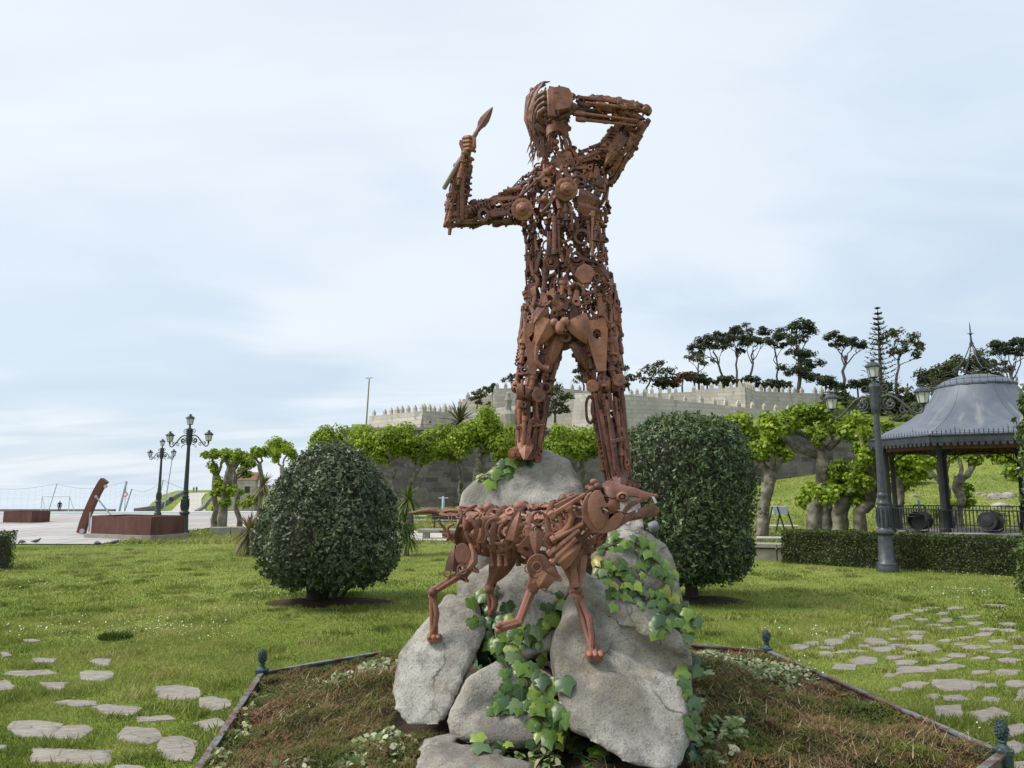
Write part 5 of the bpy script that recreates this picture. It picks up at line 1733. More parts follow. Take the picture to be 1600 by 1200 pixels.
# ---- head: bonnet plate, cheek discs, ear, jaws, teeth, eye
YD = 4.98
hc = P(960, 795, YD); hs = YD / FPX
def hp(px, py, dy=0.0): return P(px, py, YD + dy) - hc
def dpart(name, mb, mat=RD, smooth=40, parent=None):
    o = link(name, mb.mesh(name, mat, smooth), parent or dog)
    if parent is None: o.matrix_basis = Matrix.Translation(hc - root_loc(dog))
    return o
def shell(name, prof, mat=RD):
    """sheet bent across the head: rows of (px, py top ridge, px low, py low, half width m)"""
    mb = MB(); vs = []; m = 9
    for (px, py, qx, qy, w, yy) in prof:
        a = hp(px, py, yy); b = hp(qx, qy, yy)
        for k in range(m):
            th = -math.pi/2 + math.pi * k / (m - 1)
            u = 1 - math.cos(th)
            vs.append(a.lerp(b, min(1, u)) + Vector((0, math.sin(th) * w, 0)))
    n = len(prof); b0 = len(vs)
    ctr = sum(vs, Vector()) / len(vs)
    vs += [v + (ctr - v) * 0.05 - Vector((0, 0, 0.006)) for v in vs]
    fs = []
    for i in range(n - 1):
        for k in range(m - 1):
            q = (i*m + k, i*m + k + 1, (i+1)*m + k + 1, (i+1)*m + k)
            fs.append(tuple(reversed(q))); fs.append(tuple(b0 + z for z in q))
    for i in range(n - 1):
        for k in (0, m - 1):
            q = (i*m + k, (i+1)*m + k, b0 + (i+1)*m + k, b0 + i*m + k); fs.append(q if k == 0 else tuple(reversed(q)))
    for i in (0, n - 1):
        for k in range(m - 1):
            q = (i*m + k, i*m + k + 1, b0 + i*m + k + 1, b0 + i*m + k); fs.append(q if i == 0 else tuple(reversed(q)))
    mb.add(vs, fs)
    return dpart(name, mb, mat)
shell('skull_plate', [(938,758,941,768,.075,.02),(948,751,946,775,.105,.02),(958,753,952,778,.11,.01),(968,756,964,775,.095,0),(980,759,976,774,.08,-.01),(992,762,988,775,.066,-.02),(1008,768,1003,778,.05,-.03),(1020,771,1017,779,.04,-.04)])
def plate(name, pts, y0, thick=0.014, bulge=0.0, mat=RD, smooth=30):
    mb = MB(); n = len(pts)
    cx = sum(p[0] for p in pts) / n; cy = sum(p[1] for p in pts) / n
    vs = []
    for (kk, dy) in ((1.0, 0), (0.97, -thick * .6), (0.6, -thick * .6 - bulge * .7)):
        vs += [hp(cx + (x - cx) * kk, cy + (y - cy) * kk, y0 + dy) for x, y in pts]
    vs.append(hp(cx, cy, y0 - thick * .6 - bulge))
    vs += [hp(x, y, y0 + thick * .4) for x, y in pts]
    fs = []
    for i in range(2):
        for q in range(n):
            q2 = (q + 1) % n
            fs.append((i*n + q, i*n + q2, (i+1)*n + q2, (i+1)*n + q))
    for q in range(n):
        q2 = (q + 1) % n
        fs.append((2*n + q, 2*n + q2, 3*n)); fs.append((q2, q, 3*n + 1 + q, 3*n + 1 + q2))
    fs.append(tuple(reversed(range(3*n + 1, 4*n + 1))))
    fs = [tuple(reversed(f)) for f in fs]
    mb.add(vs, fs)
    return dpart(name, mb, mat, smooth)
for side, y0 in ((-1, -0.115), (1, 0.115)):
    s = y0
    f = 1 if side < 0 else -1
    plate('cheek_ring', [(924,768),(918,772),(911,783),(909,797),(911,812),(918,823),(928,832),(942,834),(957,830),(968,822),(976,806),(971,800),(962,802),(952,812),(944,822),(934,822),(924,806),(920,790),(924,775)], s + .02 * f, .012, 0.0)
    plate('ear_plate', [(930,766),(923,773),(919,782),(918,796),(921,810),(928,822),(934,829),(941,826),(948,814),(940,797),(939,793),(949,789),(945,781),(942,772),(936,766)], s - .012 * f, .012, .016 * f)
    plate('cheek_plate', [(956,775),(951,783),(949,791),(952,797),(958,801),(964,799),(969,791),(968,784),(963,777)], s + .035 * f, .012, .014 * f)
    plate('upper_jaw', [(971,800),(977,791),(987,783),(1000,777),(1014,774),(1017,776),(1012,781),(1000,785),(990,791),(981,799),(976,803)], s * .75, .012, .004 * f)
    plate('lower_jaw', [(951,829),(960,822),(969,808),(978,803),(990,798),(1005,792),(1023,787),(1028,793),(1028,803),(1022,808),(1012,804),(1000,807),(988,811),(976,818),(962,828)], s * .7, .02, .008 * f)
    mb = MB(); mb.lathe([(0.016, -0.02), (0.036, -0.02), (0.036, 0.0), (0.024, 0.012), (0.016, 0.0)], 14, Matrix.Translation(hp(972.5, 776.5, s * .9)) @ Matrix.Rotation(math.pi/2 * (1 if side < 0 else -1), 4, 'X') @ Matrix.Scale(1.2, 4, (1, 0, 0)), closed=True)
    ey = dpart('eye_socket', mb)
    mb = MB(); mb.ball(hp(972.5, 776.5, s * .95), .013, 10); dpart('eyeball', mb)
    for k, (x, y) in enumerate(((983, 789), (992, 783), (1003, 779))):
        mb = MB(); mb.lathe([(0.0045, -0.008), (0.0045, 0.008)], 8, Matrix.Translation(hp(x, y, s * .75 - .008 * f)) @ Matrix.Rotation(math.pi/2, 4, 'X')); dpart('rivet', mb, M['verdigris'])
M['tooth'] = plain('worn_zinc', (0.62, 0.62, 0.60), (0.45, 0.45, 0.44), 30, 0.5, 0.1)
mb = MB(); mb.add([hp(1018,776,-.10), hp(1022,775,-.10), hp(1027,785,-.10), hp(1023,787,-.10), hp(1018,776,-.07), hp(1022,775,-.07), hp(1027,785,-.07), hp(1023,787,-.07)], [(0,1,2,3),(7,6,5,4),(0,4,5,1),(1,5,6,2),(2,6,7,3),(3,7,4,0)]); dpart('tooth', mb, M['tooth'], None)
mb = MB(); mb.add([hp(993.5,797,-.098), hp(996,796,-.098), hp(995.5,808,-.098), hp(993,809,-.098), hp(993.5,797,-.08), hp(996,796,-.08), hp(995.5,808,-.08), hp(993,809,-.08)], [(0,1,2,3),(7,6,5,4),(0,4,5,1),(1,5,6,2),(2,6,7,3),(3,7,4,0)]); dpart('tooth', mb, M['tooth'], None)
mb = MB(); mb.ball(hp(1024, 775.5, -.02), (.022, .03, .018), 10); dpart('nose', mb)
mb = MB(); mb.tube([hp(1024, 796, -.06), hp(1026, 798, 0), hp(1024, 796, .06)], .02, 8); dpart('chin', mb)
mb = MB(); mb.tube([hp(976, 812, 0), hp(1000, 808, 0), hp(1022, 800, 0)], [.06, .045, .03], 8, flat=.3); dpart('tongue_plate', mb)
for (px, py, r, dy) in ((928, 753, 5.2, .02), (919, 762, 4.5, .03), (934, 760, 6, -.05), (924, 764, 5, -.05)):
    mb = MB(); mb.ball(hp(px, py, dy), (r * hs * 1.2, r * hs, r * hs), 10); dpart('metal_ball', mb)
# dark throat block joins head and neck
throat = Loft([(925,795,26,.10,5.1),(945,798,28,.085,5.02),(965,800,18,.07,4.98)])
scatter(dog, throat, 26, [('metal_bar', 2), ('curved_plate', 2), ('metal_rod', 2)], (0.10, 0.18), 0.5, mat=RD, k=.8)

# ================================================================== HILL, WALLS, FORTRESS
WALL_Y = 60.0
def hill_z(x, y):
    k = sstep(24, 33, x)
    z0 = lerp(6.5, ground_z(x, y if y < 66 else 66), k)
    z0 = z0 - .3 * (1 - k)
    far = lerp(lerp(z0, 9.2, min(1, (y - 60) / 45)), 12.5, sstep(106, 124, y))
    near = lerp(z0, 14.0, sstep(60, 118, y) ** .9)
    return lerp(far, near, sstep(22, 45, x)) + 0.25 * mnoise.noise((x * .12, y * .12, 0)) + .0
t = NT('hill_grass')
co = t.coord('World')
n1 = t.noise(co, 0.12, 4, .6); n2 = t.noise(co, 0.9, 6, .7)
v = t.math('ADD', t.math('MULTIPLY', n1, .5), t.math('MULTIPLY', n2, .5))
c = t.ramp(v, [(0.36, (0.05, 0.08, 0.02)), (0.5, (0.14, 0.18, 0.045)), (0.65, (0.25, 0.26, 0.09))])
M['hill'] = t.done(c, 0.95, t.bump(n2, 0.9, 0.3), spec=0.1)
vs, fs = [], []
NY, NX = 46, 70
for j in range(NY):
    y = 60.5 + j * 2.4
    xl = -14.0 - (y - 60) * 0.235
    for i in range(NX):
        x = xl + (170 - xl) * (i / (NX - 1)) ** 1.25
        vs.append((x, y, hill_z(x, y) if i else ground_z(x, y) - 1))
ii = np.arange(NY - 1)[:, None] * NX + np.arange(NX - 1)[None, :]
fs = np.stack([ii, ii + 1, ii + 1 + NX, ii + NX], -1).reshape(-1, 4)
hill = link('hillside', np_mesh('hillside', vs, fs, True), None, M['hill'], kind='structure', label='grassy hill behind the retaining wall below the fortress')

t = NT('dark_ashlar')
co = t.coord('World'); tc = t.coord('World', rot=(math.pi/2, 0, 0))
br = t.n('ShaderNodeTexBrick'); 
cm = t.n('ShaderNodeCombineXYZ'); sx = t.n('ShaderNodeSeparateXYZ'); t.l(t.n('ShaderNodeNewGeometry').outputs['Position'], sx.inputs[0])
wob = t.noise(co, 0.8, 3)
t.l(t.math('ADD', t.math('ADD', sx.outputs[0], t.math('MULTIPLY', sx.outputs[1], 0.9)), t.math('MULTIPLY', wob, .5)), cm.inputs[0]); t.l(t.math('ADD', sx.outputs[2], t.math('MULTIPLY', wob, .25)), cm.inputs[1])
t.l(cm.outputs[0], br.inputs['Vector'])
br.inputs['Scale'].default_value = 1.0; br.inputs['Brick Width'].default_value = 0.85; br.inputs['Row Height'].default_value = 0.42; br.offset_frequency = 2; br.squash = 1.3; br.squash_frequency = 3; br.inputs['Mortar Size'].default_value = 0.025; br.inputs['Bias'].default_value = -0.1
br.inputs['Color1'].default_value = (0.075, 0.07, 0.068, 1); br.inputs['Color2'].default_value = (0.17, 0.16, 0.15, 1); br.inputs['Mortar'].default_value = (0.13, 0.122, 0.11, 1)
n1 = t.noise(co, 0.5, 5, .6); n2 = t.noise(co, 3.5, 5, .65)
c = t.mix(t.map(n1, .5, .66, 0, .75), br.outputs[0], (0.045, 0.042, 0.045))
c = t.mix(t.map(n2, .58, .70, 0, .6), c, (0.30, 0.29, 0.275))
c = t.mix(t.map(t.noise(co, 1.1, 4), .60, .70, 0, .8), c, (0.075, 0.09, 0.03))
M['ashlar_dark'] = t.done(c, 0.95, t.bump(br.outputs['Fac'], -0.6, 0.06, t.bump(n2, .5, .06)), spec=.15)
def wall_run(name, mat, pts, z0f, z1f, thick, parent=None, **kw):
    """wall along ground points; z0f and z1f give foot and top per point"""
    mb = MB()
    n = len(pts)
    vs = []
    for i, p in enumerate(pts):
        d = Vector(pts[min(n-1, i+1)]) - Vector(pts[max(0, i-1)]); d.normalize()
        nn = Vector((d.y, -d.x))
        a = Vector(p) + nn * 0; b = Vector(p) - nn * thick
        vs += [(a.x, a.y, z0f[i]), (a.x, a.y, z1f[i]), (b.x, b.y, z1f[i]), (b.x, b.y, z0f[i])]
    fs = []
    for i in range(n - 1):
        for q in range(4):
            q2 = (q + 1) % 4
            fs.append((i*4 + q2, i*4 + q, (i+1)*4 + q, (i+1)*4 + q2))
    fs += [(0, 1, 2, 3), tuple((n-1)*4 + q for q in (3, 2, 1, 0))]
    mb.add(vs, fs)
    return mb.build(name, mat, parent, smooth=None, **kw)
wx = [-14.0, -5, 5, 15, 24, 31]
rw = empty('retaining_wall', (0, WALL_Y, 0), label='dark weathered stone retaining wall behind the row of plane trees', cat='wall')
o = wall_run('wall_face', M['ashlar_dark'], [(x, 0) for x in wx], [-1.0] * 6, [6.75, 6.75, 6.7, 6.6, 6.4, 6.2], 0.9, rw)
o = wall_run('wall_face', M['ashlar_dark'], [(-26.6, 50), (-14.02, 0.02)], [-2, -1], [6.9, 6.75], 0.9, rw)
mb = MB()
for i in range(5):
    x0, x1 = wx[i], wx[i+1]
    mb.box(((x0 + x1) / 2, 0.4, lerp(6.75, 6.3, (i + .5) / 5) + .16), (x1 - x0 - .02, 1.15, 0.22))
mb.build('coping', M['concrete'], rw)

t = NT('fort_stone')
sx = t.n('ShaderNodeSeparateXYZ'); geo = t.n('ShaderNodeNewGeometry'); t.l(geo.outputs['Position'], sx.inputs[0])
co = t.coord('World')
wob = t.noise(co, .4, 3)
cm = t.n('ShaderNodeCombineXYZ')
t.l(t.math('ADD', t.math('ADD', sx.outputs[0], t.math('MULTIPLY', sx.outputs[1], 0.8)), wob), cm.inputs[0]); t.l(t.math('ADD', sx.outputs[2], t.math('MULTIPLY', wob, .3)), cm.inputs[1])
br = t.n('ShaderNodeTexBrick'); t.l(cm.outputs[0], br.inputs['Vector'])
br.inputs['Scale'].default_value = 1; br.inputs['Brick Width'].default_value = 1.5; br.inputs['Row Height'].default_value = .62; br.inputs['Mortar Size'].default_value = .05; br.inputs['Bias'].default_value = 0
br.inputs['Color1'].default_value = (0.42, 0.385, 0.325, 1); br.inputs['Color2'].default_value = (0.53, 0.49, 0.42, 1); br.inputs['Mortar'].default_value = (0.35, 0.32, 0.27, 1)
n1 = t.noise(co, .25, 5, .6); n2 = t.noise(co, 1.6, 5, .6)
c = t.mix(t.map(n1, .45, .7, 0, .6), br.outputs[0], (0.28, 0.27, 0.25))
c = t.mix(t.map(n2, .55, .75, 0, .5), c, (0.43, 0.35, 0.25))
c = t.mix(t.map(t.noise(t.coord('World', (1, 1, .22)), .9, 5, .65), .56, .7, 0, .5), c, (0.17, 0.165, 0.155))
M['fort'] = t.done(c, 0.95, t.bump(br.outputs['Fac'], -.4, .1), spec=.15)
fort = empty('fortress', P(800, 660, 108), label='pale stone fortress with pointed battlements on the hill', cat='fortress')
FL = fort.location.copy()
# pointed battlement block
mb = MB()
mb.box((0, 0, 0.35), (0.66, 0.55, 0.7))
mb.add([(-.33, -.275, .7), (.33, -.275, .7), (.33, .275, .7), (-.33, .275, .7), (-.04, -.03, 1.35), (.04, -.03, 1.35), (.04, .03, 1.35), (-.04, .03, 1.35)], [(0,1,5,4),(1,2,6,5),(2,3,7,6),(3,0,4,7),(4,5,6,7)])
merl = mb.mesh('battlement', M['fort'], None)
def fort_wall(a, b, Ya, Yb, foot=7.5, batter=1.2, battle=True, thick=1.6, step=1.25):
    A, Bp = P(*a, Ya), P(*b, Yb)
    d = Bp - A; L = math.hypot(d.x, d.y); d2 = Vector((d.x, d.y, 0)).normalized()
    nn = Vector((d2.y, -d2.x, 0))
    if nn.y > 0: nn = -nn
    mb = MB()
    n = max(2, int(L / 6)); vs = []; fs = []
    for i in range(n + 1):
        p = A.lerp(Bp, i / n)
        q = p + nn * batter
        vs += [(q.x - FL.x, q.y - FL.y, foot - FL.z), tuple(p - FL), tuple(p - nn * thick - FL), (p.x - nn.x * thick - FL.x, p.y - nn.y * thick - FL.y, foot - FL.z)]
    for i in range(n):
        for k in range(4):
            k2 = (k + 1) % 4
            fs.append((i*4 + k, i*4 + k2, (i+1)*4 + k2, (i+1)*4 + k))
    fs += [(3, 2, 1, 0), tuple(n*4 + q for q in range(4))]
    if d2.cross(nn).z > 0: fs = [tuple(reversed(f)) for f in fs]
    mb.add(vs, fs)
    mb.build('wall', M['fort'], fort, smooth=None)
    if battle:
        m = max(1, int(L / step))
        for i in range(m):
            p = A.lerp(Bp, (i + .5 + krnd.uniform(-.12, .12)) / m)
            if krnd.random() < .04: continue
            o = link('battlement', merl, fort, loc=p - nn * 0.32 - FL - Vector((0, 0, .02)))
            o.rotation_euler = (0, 0, math.atan2(d2.y, d2.x))
            s = krnd.uniform(.72, .95); o.scale = (s, s, s * krnd.uniform(.9, 1.1))
fort_wall((577, 650), (661, 642), 113, 105)
fort_wall((661, 642), (716, 644), 105, 113, batter=1.0)
fort_wall((700, 646), (806, 634), 112.5, 108, battle=False)
fort_wall((806, 634), (900, 622), 108, 106, battle=False)
fort_wall((714, 636), (724, 632), 114.5, 114.5)
fort_wall((722, 624), (776, 614), 117, 115)
fort_wall((772, 607), (868, 605), 112, 114)
fort_wall((866, 605), (925, 612), 114.5, 118)
fort_wall((898, 614), (976, 616), 104, 101, batter=2.6, battle=False)
fort_wall((976, 616), (1300, 652), 101, 113, batter=1.2, step=2.2)
fort_wall((988, 616), (1090, 612), 118, 116)
fort_wall((1088, 609), (1164, 604), 113, 110)
fort_wall((1164, 604), (1182, 611), 110.02, 117)
fort_wall((1176, 611), (1310, 616), 116, 121)
mb = MB()
for k in range(2): mb.box((0, 0, 0), (.1, .1, .1))
# flagpole by the bastion
fp = empty('flagpole', P(570, 672, 100), label='thin pale flagpole left of the fortress', cat='flagpole')
a, b = P(570, 672, 100), P(577, 592, 100)
mb = MB(); mb.tube([(0, 0, -4), b - a], [.16, .09], 8); mb.build('pole', M['concrete'], fp)
mb = MB(); mb.tube([b - a + Vector((-.5, 0, .1)), b - a + Vector((.5, 0, .15))], .06, 6); mb.build('cross_arm', M['concrete'], fp)
# statue figure low on the rampart
mb = MB(); mb.lathe([(1.7, 0), (1.7, .8), (1.3, .9), (1.1, 2.6), (.5, 3.2), (.38, 4.0), (.55, 4.6), (.3, 5.0), (.33, 5.5), (0, 5.8)], 10)
mb.build('stone_monument', M['concrete'], None, loc=P(794, 672, 96) - Vector((0, 0, .5)), label='small grey stone monument on the slope below the fortress', cat='monument')

# ================================================================== LEAVES AND TREES
def leaves_mesh(name, centers, normals, size, shape='diamond', aspect=0.5, jitter=0.9):
    """one small folded face per leaf"""
    c = np.asarray(centers, float); n = len(c)
    nr = np.asarray(normals, float) + rng.normal(0, jitter, (n, 3))
    nr /= np.linalg.norm(nr, axis=1)[:, None] + 1e-9
    a = rng.normal(0, 1, (n, 3)); a -= nr * np.sum(a * nr, 1)[:, None]; a /= np.linalg.norm(a, axis=1)[:, None] + 1e-9
    b = np.cross(nr, a)
    s = np.asarray(size) * np.ones(n) * (0.65 + 0.7 * rng.random(n))
    if shape == 'diamond':
        pat = [(-.5, 0, 0), (0.02, .5 * aspect, -.06), (.5, 0, -.04), (0.02, -.5 * aspect, -.06)]
    elif shape == 'tri':
        pat = [(-.5, -.5 * aspect, 0), (-.5, .5 * aspect, 0), (.5, 0, 0)]
    else:                                             # palmate
        pat = [(-.42, 0, 0), (-.30, .40, -.05), (.02, .30, 0), (.12, .50, -.08), (.28, .17, 0), (.58, 0, -.06), (.28, -.17, 0), (.12, -.50, -.08), (.02, -.30, 0), (-.30, -.40, -.05)]
    k = len(pat)
    v = np.empty((n, k, 3))
    for i, (x, y, z) in enumerate(pat):
        v[:, i] = c + (a * x + b * y + nr * z) * s[:, None]
    return np_mesh(name, v.reshape(-1, 3), np.arange(n * k).reshape(-1, k))

M['bark_plane'] = None
t = NT('plane_bark')
co = t.coord('World'); n1 = t.noise(co, 3.5, 5, .6); n2 = t.noise(co, 14, 4, .6); v1 = t.vor(co, 5.5)
c = t.ramp(n1, [(.32, (0.075, 0.066, 0.05)), (.48, (0.155, 0.14, 0.11)), (.66, (0.29, 0.27, 0.215))])
c = t.mix(t.map(n2, .55, .68, 0, .6), c, (0.085, 0.075, 0.055))
M['bark_plane'] = t.done(c, .9, t.bump(n2, .6, .04, t.bump(v1, .3, .05)), spec=.15)
M['bark_dark'] = plain('dark_bark', (0.075, 0.06, 0.05), (0.035, 0.03, 0.026), 6, .95, .6, coord='World', dist=.04)
M['bark_pine'] = plain('pine_bark', (0.15, 0.125, 0.105), (0.075, 0.065, 0.06), 1.5, .95, .5, coord='World', dist=.1)
M['plane_leaf'] = leaf_mat('plane_leaf', (0.08, 0.14, 0.014), (0.23, 0.33, 0.026), (0.44, 0.53, 0.05), .6, .42, .5)
M['pine_leaf'] = leaf_mat('pine_needles', (0.017, 0.026, 0.013), (0.045, 0.06, 0.028), (0.095, 0.11, 0.05), .15, .15, .8)
M['airy_leaf'] = leaf_mat('sparse_leaf', (0.03, 0.04, 0.015), (0.07, 0.085, 0.03), (0.13, 0.14, 0.05), .2, .2, .8)
M['shrub_leaf'] = leaf_mat('shrub_leaf', (0.025, 0.035, 0.012), (0.065, 0.08, 0.025), (0.13, 0.14, 0.045), .2, .2, .8)
M['red_leaf'] = leaf_mat('red_leaf', (0.05, 0.02, 0.012), (0.11, 0.04, 0.025), (0.16, 0.075, 0.04), .5, .2, .8)

def ball_pts(c, r, n, squash=1.0, hollow=0.55):
    d = rng.normal(0, 1, (n, 3)); d /= np.linalg.norm(d, axis=1)[:, None]
    rr = (hollow + (1 - hollow) * rng.random(n)) ** 0.8
    q = d * rr[:, None]; q[:, 2] *= squash
    return np.array(c) + q * r, d

def wiggle(a, b, n, amp, rnd=krnd):
    a, b = Vector(a), Vector(b)
    L = (b - a).length
    pts = []
    for i in range(n + 1):
        u = i / n
        p = a.lerp(b, u)
        if 0 < i < n: p += Vector((rnd.uniform(-1, 1), rnd.uniform(-1, 1), rnd.uniform(-.6, .6))) * amp * L
        pts.append(p)
    return pts

def plane_tree(label, Y, base, top, w, knobs, low=(), lean_mid=None, leaf=0.2, dens=1.0, group='pollarded plane trees'):
    """base, top and knobs in pixels at distance Y; knobs (px, py, r) carry leaf clumps"""
    B0 = P(*base, Y); B0.z = ground_z(B0.x, B0.y) - 0.1
    T0 = P(*top, Y)
    root = empty('plane_tree', B0, label=label, cat='tree', group=group)
    s = Y / FPX
    mb = MB()
    pts = wiggle(Vector(), T0 - B0, 5, 0.035)
    if lean_mid: pts[2] = P(*lean_mid, Y) - B0
    pts = [q for i in range(5) for q in (pts[i], pts[i].lerp(pts[i+1], .5))] + [pts[5]]
    r0 = w / 2 * s * .9
    mb.tube(pts, [r0 * q * krnd.uniform(.9, 1.1) for q in (1.3, 1.12, 1.05, 1, .98, .95, .94, .95, 1, 1.02, 1.05)], 10)
    for q in range(9):
        pp = pts[krnd.randrange(1, 10)]; an = krnd.uniform(0, 6.283)
        mb.ball(pp + Vector((math.cos(an), math.sin(an), 0)) * r0 * .72, r0 * krnd.uniform(.3, .48), 7)
    KP = {}
    for (px, py, r) in knobs:
        K = P(px, py, Y + krnd.uniform(-.03, .03) * Y) - B0
        st_ = T0 - B0 - Vector((0, 0, r0 * krnd.uniform(0, 1.2)))
        KP[(px, py)] = K + B0
        lim = wiggle(st_, K - Vector((0, 0, r * s * .35)), 4, 0.09)
        lim[1].z -= 0.03 * (K - st_).length
        mb.tube(lim, [r0 * .66, r0 * .5, r0 * .42, r0 * .38, r0 * .42], 8)
        mb.ball(lim[-1], r0 * .46, 8)
    mb.build('trunk', M['bark_plane'], root, smooth=True)
    C, N = [], []
    for (px, py, r) in list(knobs) + list(low):
        K = KP.get((px, py)) or P(px, py, Y + krnd.uniform(-.015, .015) * Y)
        r = r * 1.22
        m = int(dens * 600 * (r * s / 0.8) ** 2 * (0.2 / leaf) ** 2 * 1.5) + 60
        for q in range(5):
            off = Vector((krnd.uniform(-.6, .6), krnd.uniform(-.7, .7), krnd.uniform(-.5, .55))) * r * s
            c, d = ball_pts(K + off, r * s * krnd.uniform(.5, .75), m // 5, .85, .3)
            C.append(c); N.append(d)
    C = np.vstack(C) - np.array(B0); N = np.vstack(N) + (0, 0, .5)
    link('crown', leaves_mesh('crown', C, N, leaf * .7, 'palm', jitter=.6), root, M['plane_leaf'])
    return root

# row in front of the dark wall
ROW = [('plane tree whose crown shows just over the left clipped bush', 47, (470, 800), (470, 712), 12, [(445,700,14),(500,690,18),(520,684,15)]),
       ('plane tree with a trunk hidden by the left clipped bush', 48, (540, 800), (540, 715), 13, [(520,690,17),(548,690,18),(565,690,14)]),
       ('plane tree with upright trunk just right of the left clipped bush', 46, (612, 800), (612, 715), 15, [(580,690,20),(598,685,18),(625,688,19),(600,704,15)]),
       ('plane tree with a trunk leaning right toward the top boulder', 47, (628, 800), (656, 708), 11, [(640,690,20),(664,690,18),(660,708,15)]),
       ('slim plane tree behind the tallest of the row, left of the top boulder', 51, (722, 798), (718, 712), 9, [(690,684,18),(712,686,18),(700,702,14)]),
       ('tallest plane tree of the row, left of the statue', 46, (746, 800), (744, 700), 15, [(722,690,19),(752,662,20),(770,672,18),(790,690,20),(762,694,16)]),
       ('plane tree right behind the statue left leg', 48, (800, 800), (800, 715), 12, [(785,700,16),(806,690,18),(822,695,15)]),
       ('plane tree seen between the statue legs', 47, (868, 800), (870, 712), 13, [(856,690,18),(880,684,18),(895,694,16)]),
       ('plane tree seen beside the statue right leg', 48, (912, 800), (912, 715), 12, [(908,690,18),(932,688,17),(900,704,13),(985,690,14)])]
for lb, Y, b, tp, w, kn in ROW:
    plane_tree(lb, Y, b, tp, w, [(a_ + krnd.uniform(-2, 2), b_ + 2, r_ * 1.3) for a_, b_, r_ in kn], leaf=0.24, dens=1.1)
# group at the right, nearer
plane_tree('plane tree with a pale leaning trunk beside the right clipped bush', 30, (1190, 852), (1205, 735), 21, [(1178,695,24),(1205,700,24),(1222,708,16),(1165,665,20),(1150,660,16)], leaf=.22)
plane_tree('large plane tree with a long limb reaching left', 29, (1292, 832), (1288, 705), 27, [(1206,668,24),(1236,652,24),(1262,650,22),(1300,656,24),(1275,680,16),(1322,664,22)], leaf=.22, lean_mid=(1286, 770))
plane_tree('short fat plane trunk with a tuft of leaves on top', 26.5, (1272, 836), (1273, 790), 27, [(1262,776,17),(1280,774,17),(1270,768,14)], leaf=.2)
plane_tree('low plane stump with red paint and leafy shoots', 28, (1308, 836), (1318, 770), 26, [(1318,745,22),(1335,756,20),(1305,772,16)], low=[(1330,775,18),(1345,735,18),(1310,735,16)], leaf=.2)
plane_tree('plane tree with a thick trunk bending right behind the lamp', 27.5, (1338, 836), (1366, 740), 22, [(1340,668,22),(1358,690,22),(1372,672,20),(1385,700,16),(1350,710,16)], lean_mid=(1342, 800), leaf=.22)
plane_tree('plane tree left of the bandstand columns', 36, (1400, 835), (1405, 745), 16, [(1392,720,22),(1415,715,22),(1428,735,18),(1408,760,16)], leaf=.22)
plane_tree('forked plane tree seen through the bandstand', 33, (1492, 838), (1475, 760), 17, [(1442,712,20),(1462,700,20),(1480,705,16)], low=[(1470,800,10),(1480,790,9)], leaf=.22)
plane_tree('plane tree with a crooked limb seen through the bandstand', 34, (1498, 838), (1500, 745), 16, [(1500,705,18),(1522,708,17),(1540,702,14)], low=[(1512,770,12),(1508,785,9)], leaf=.22)
plane_tree('plane tree at the right end of the bandstand', 33, (1602, 838), (1604, 760), 16, [(1582,715,22),(1604,705,22),(1590,740,14)], leaf=.22)
# small group at the left near the plaza
plane_tree('pale small plane tree nearest to the planter', 33, (346, 834), (362, 728), 15, [(352,712,9),(374,712,10)], low=[(340,760,9),(365,765,10),(350,785,8)], lean_mid=(350, 782), leaf=.17)
plane_tree('slim plane tree at the left of the small group', 35, (335, 830), (338, 738), 10, [(332,715,13),(350,712,11),(334,730,9)], low=[(342,770,9),(338,795,8),(345,752,8)], leaf=.17)
plane_tree('plane tree with an ivy wrapped trunk in the small left group', 36, (374, 828), (365, 745), 9, [(372,718,13),(390,722,12),(384,738,11)], low=[(372,775,10),(382,790,9)], leaf=.17)
plane_tree('plane tree at the right of the small left group', 37, (408, 826), (405, 725), 8, [(398,708,12),(412,706,12)], low=[(398,780,9)], leaf=.17)
plane_tree('far plane tree between the small group and the clipped bush', 42, (440, 815), (440, 730), 8, [(432,712,11),(448,708,12)], leaf=.2)

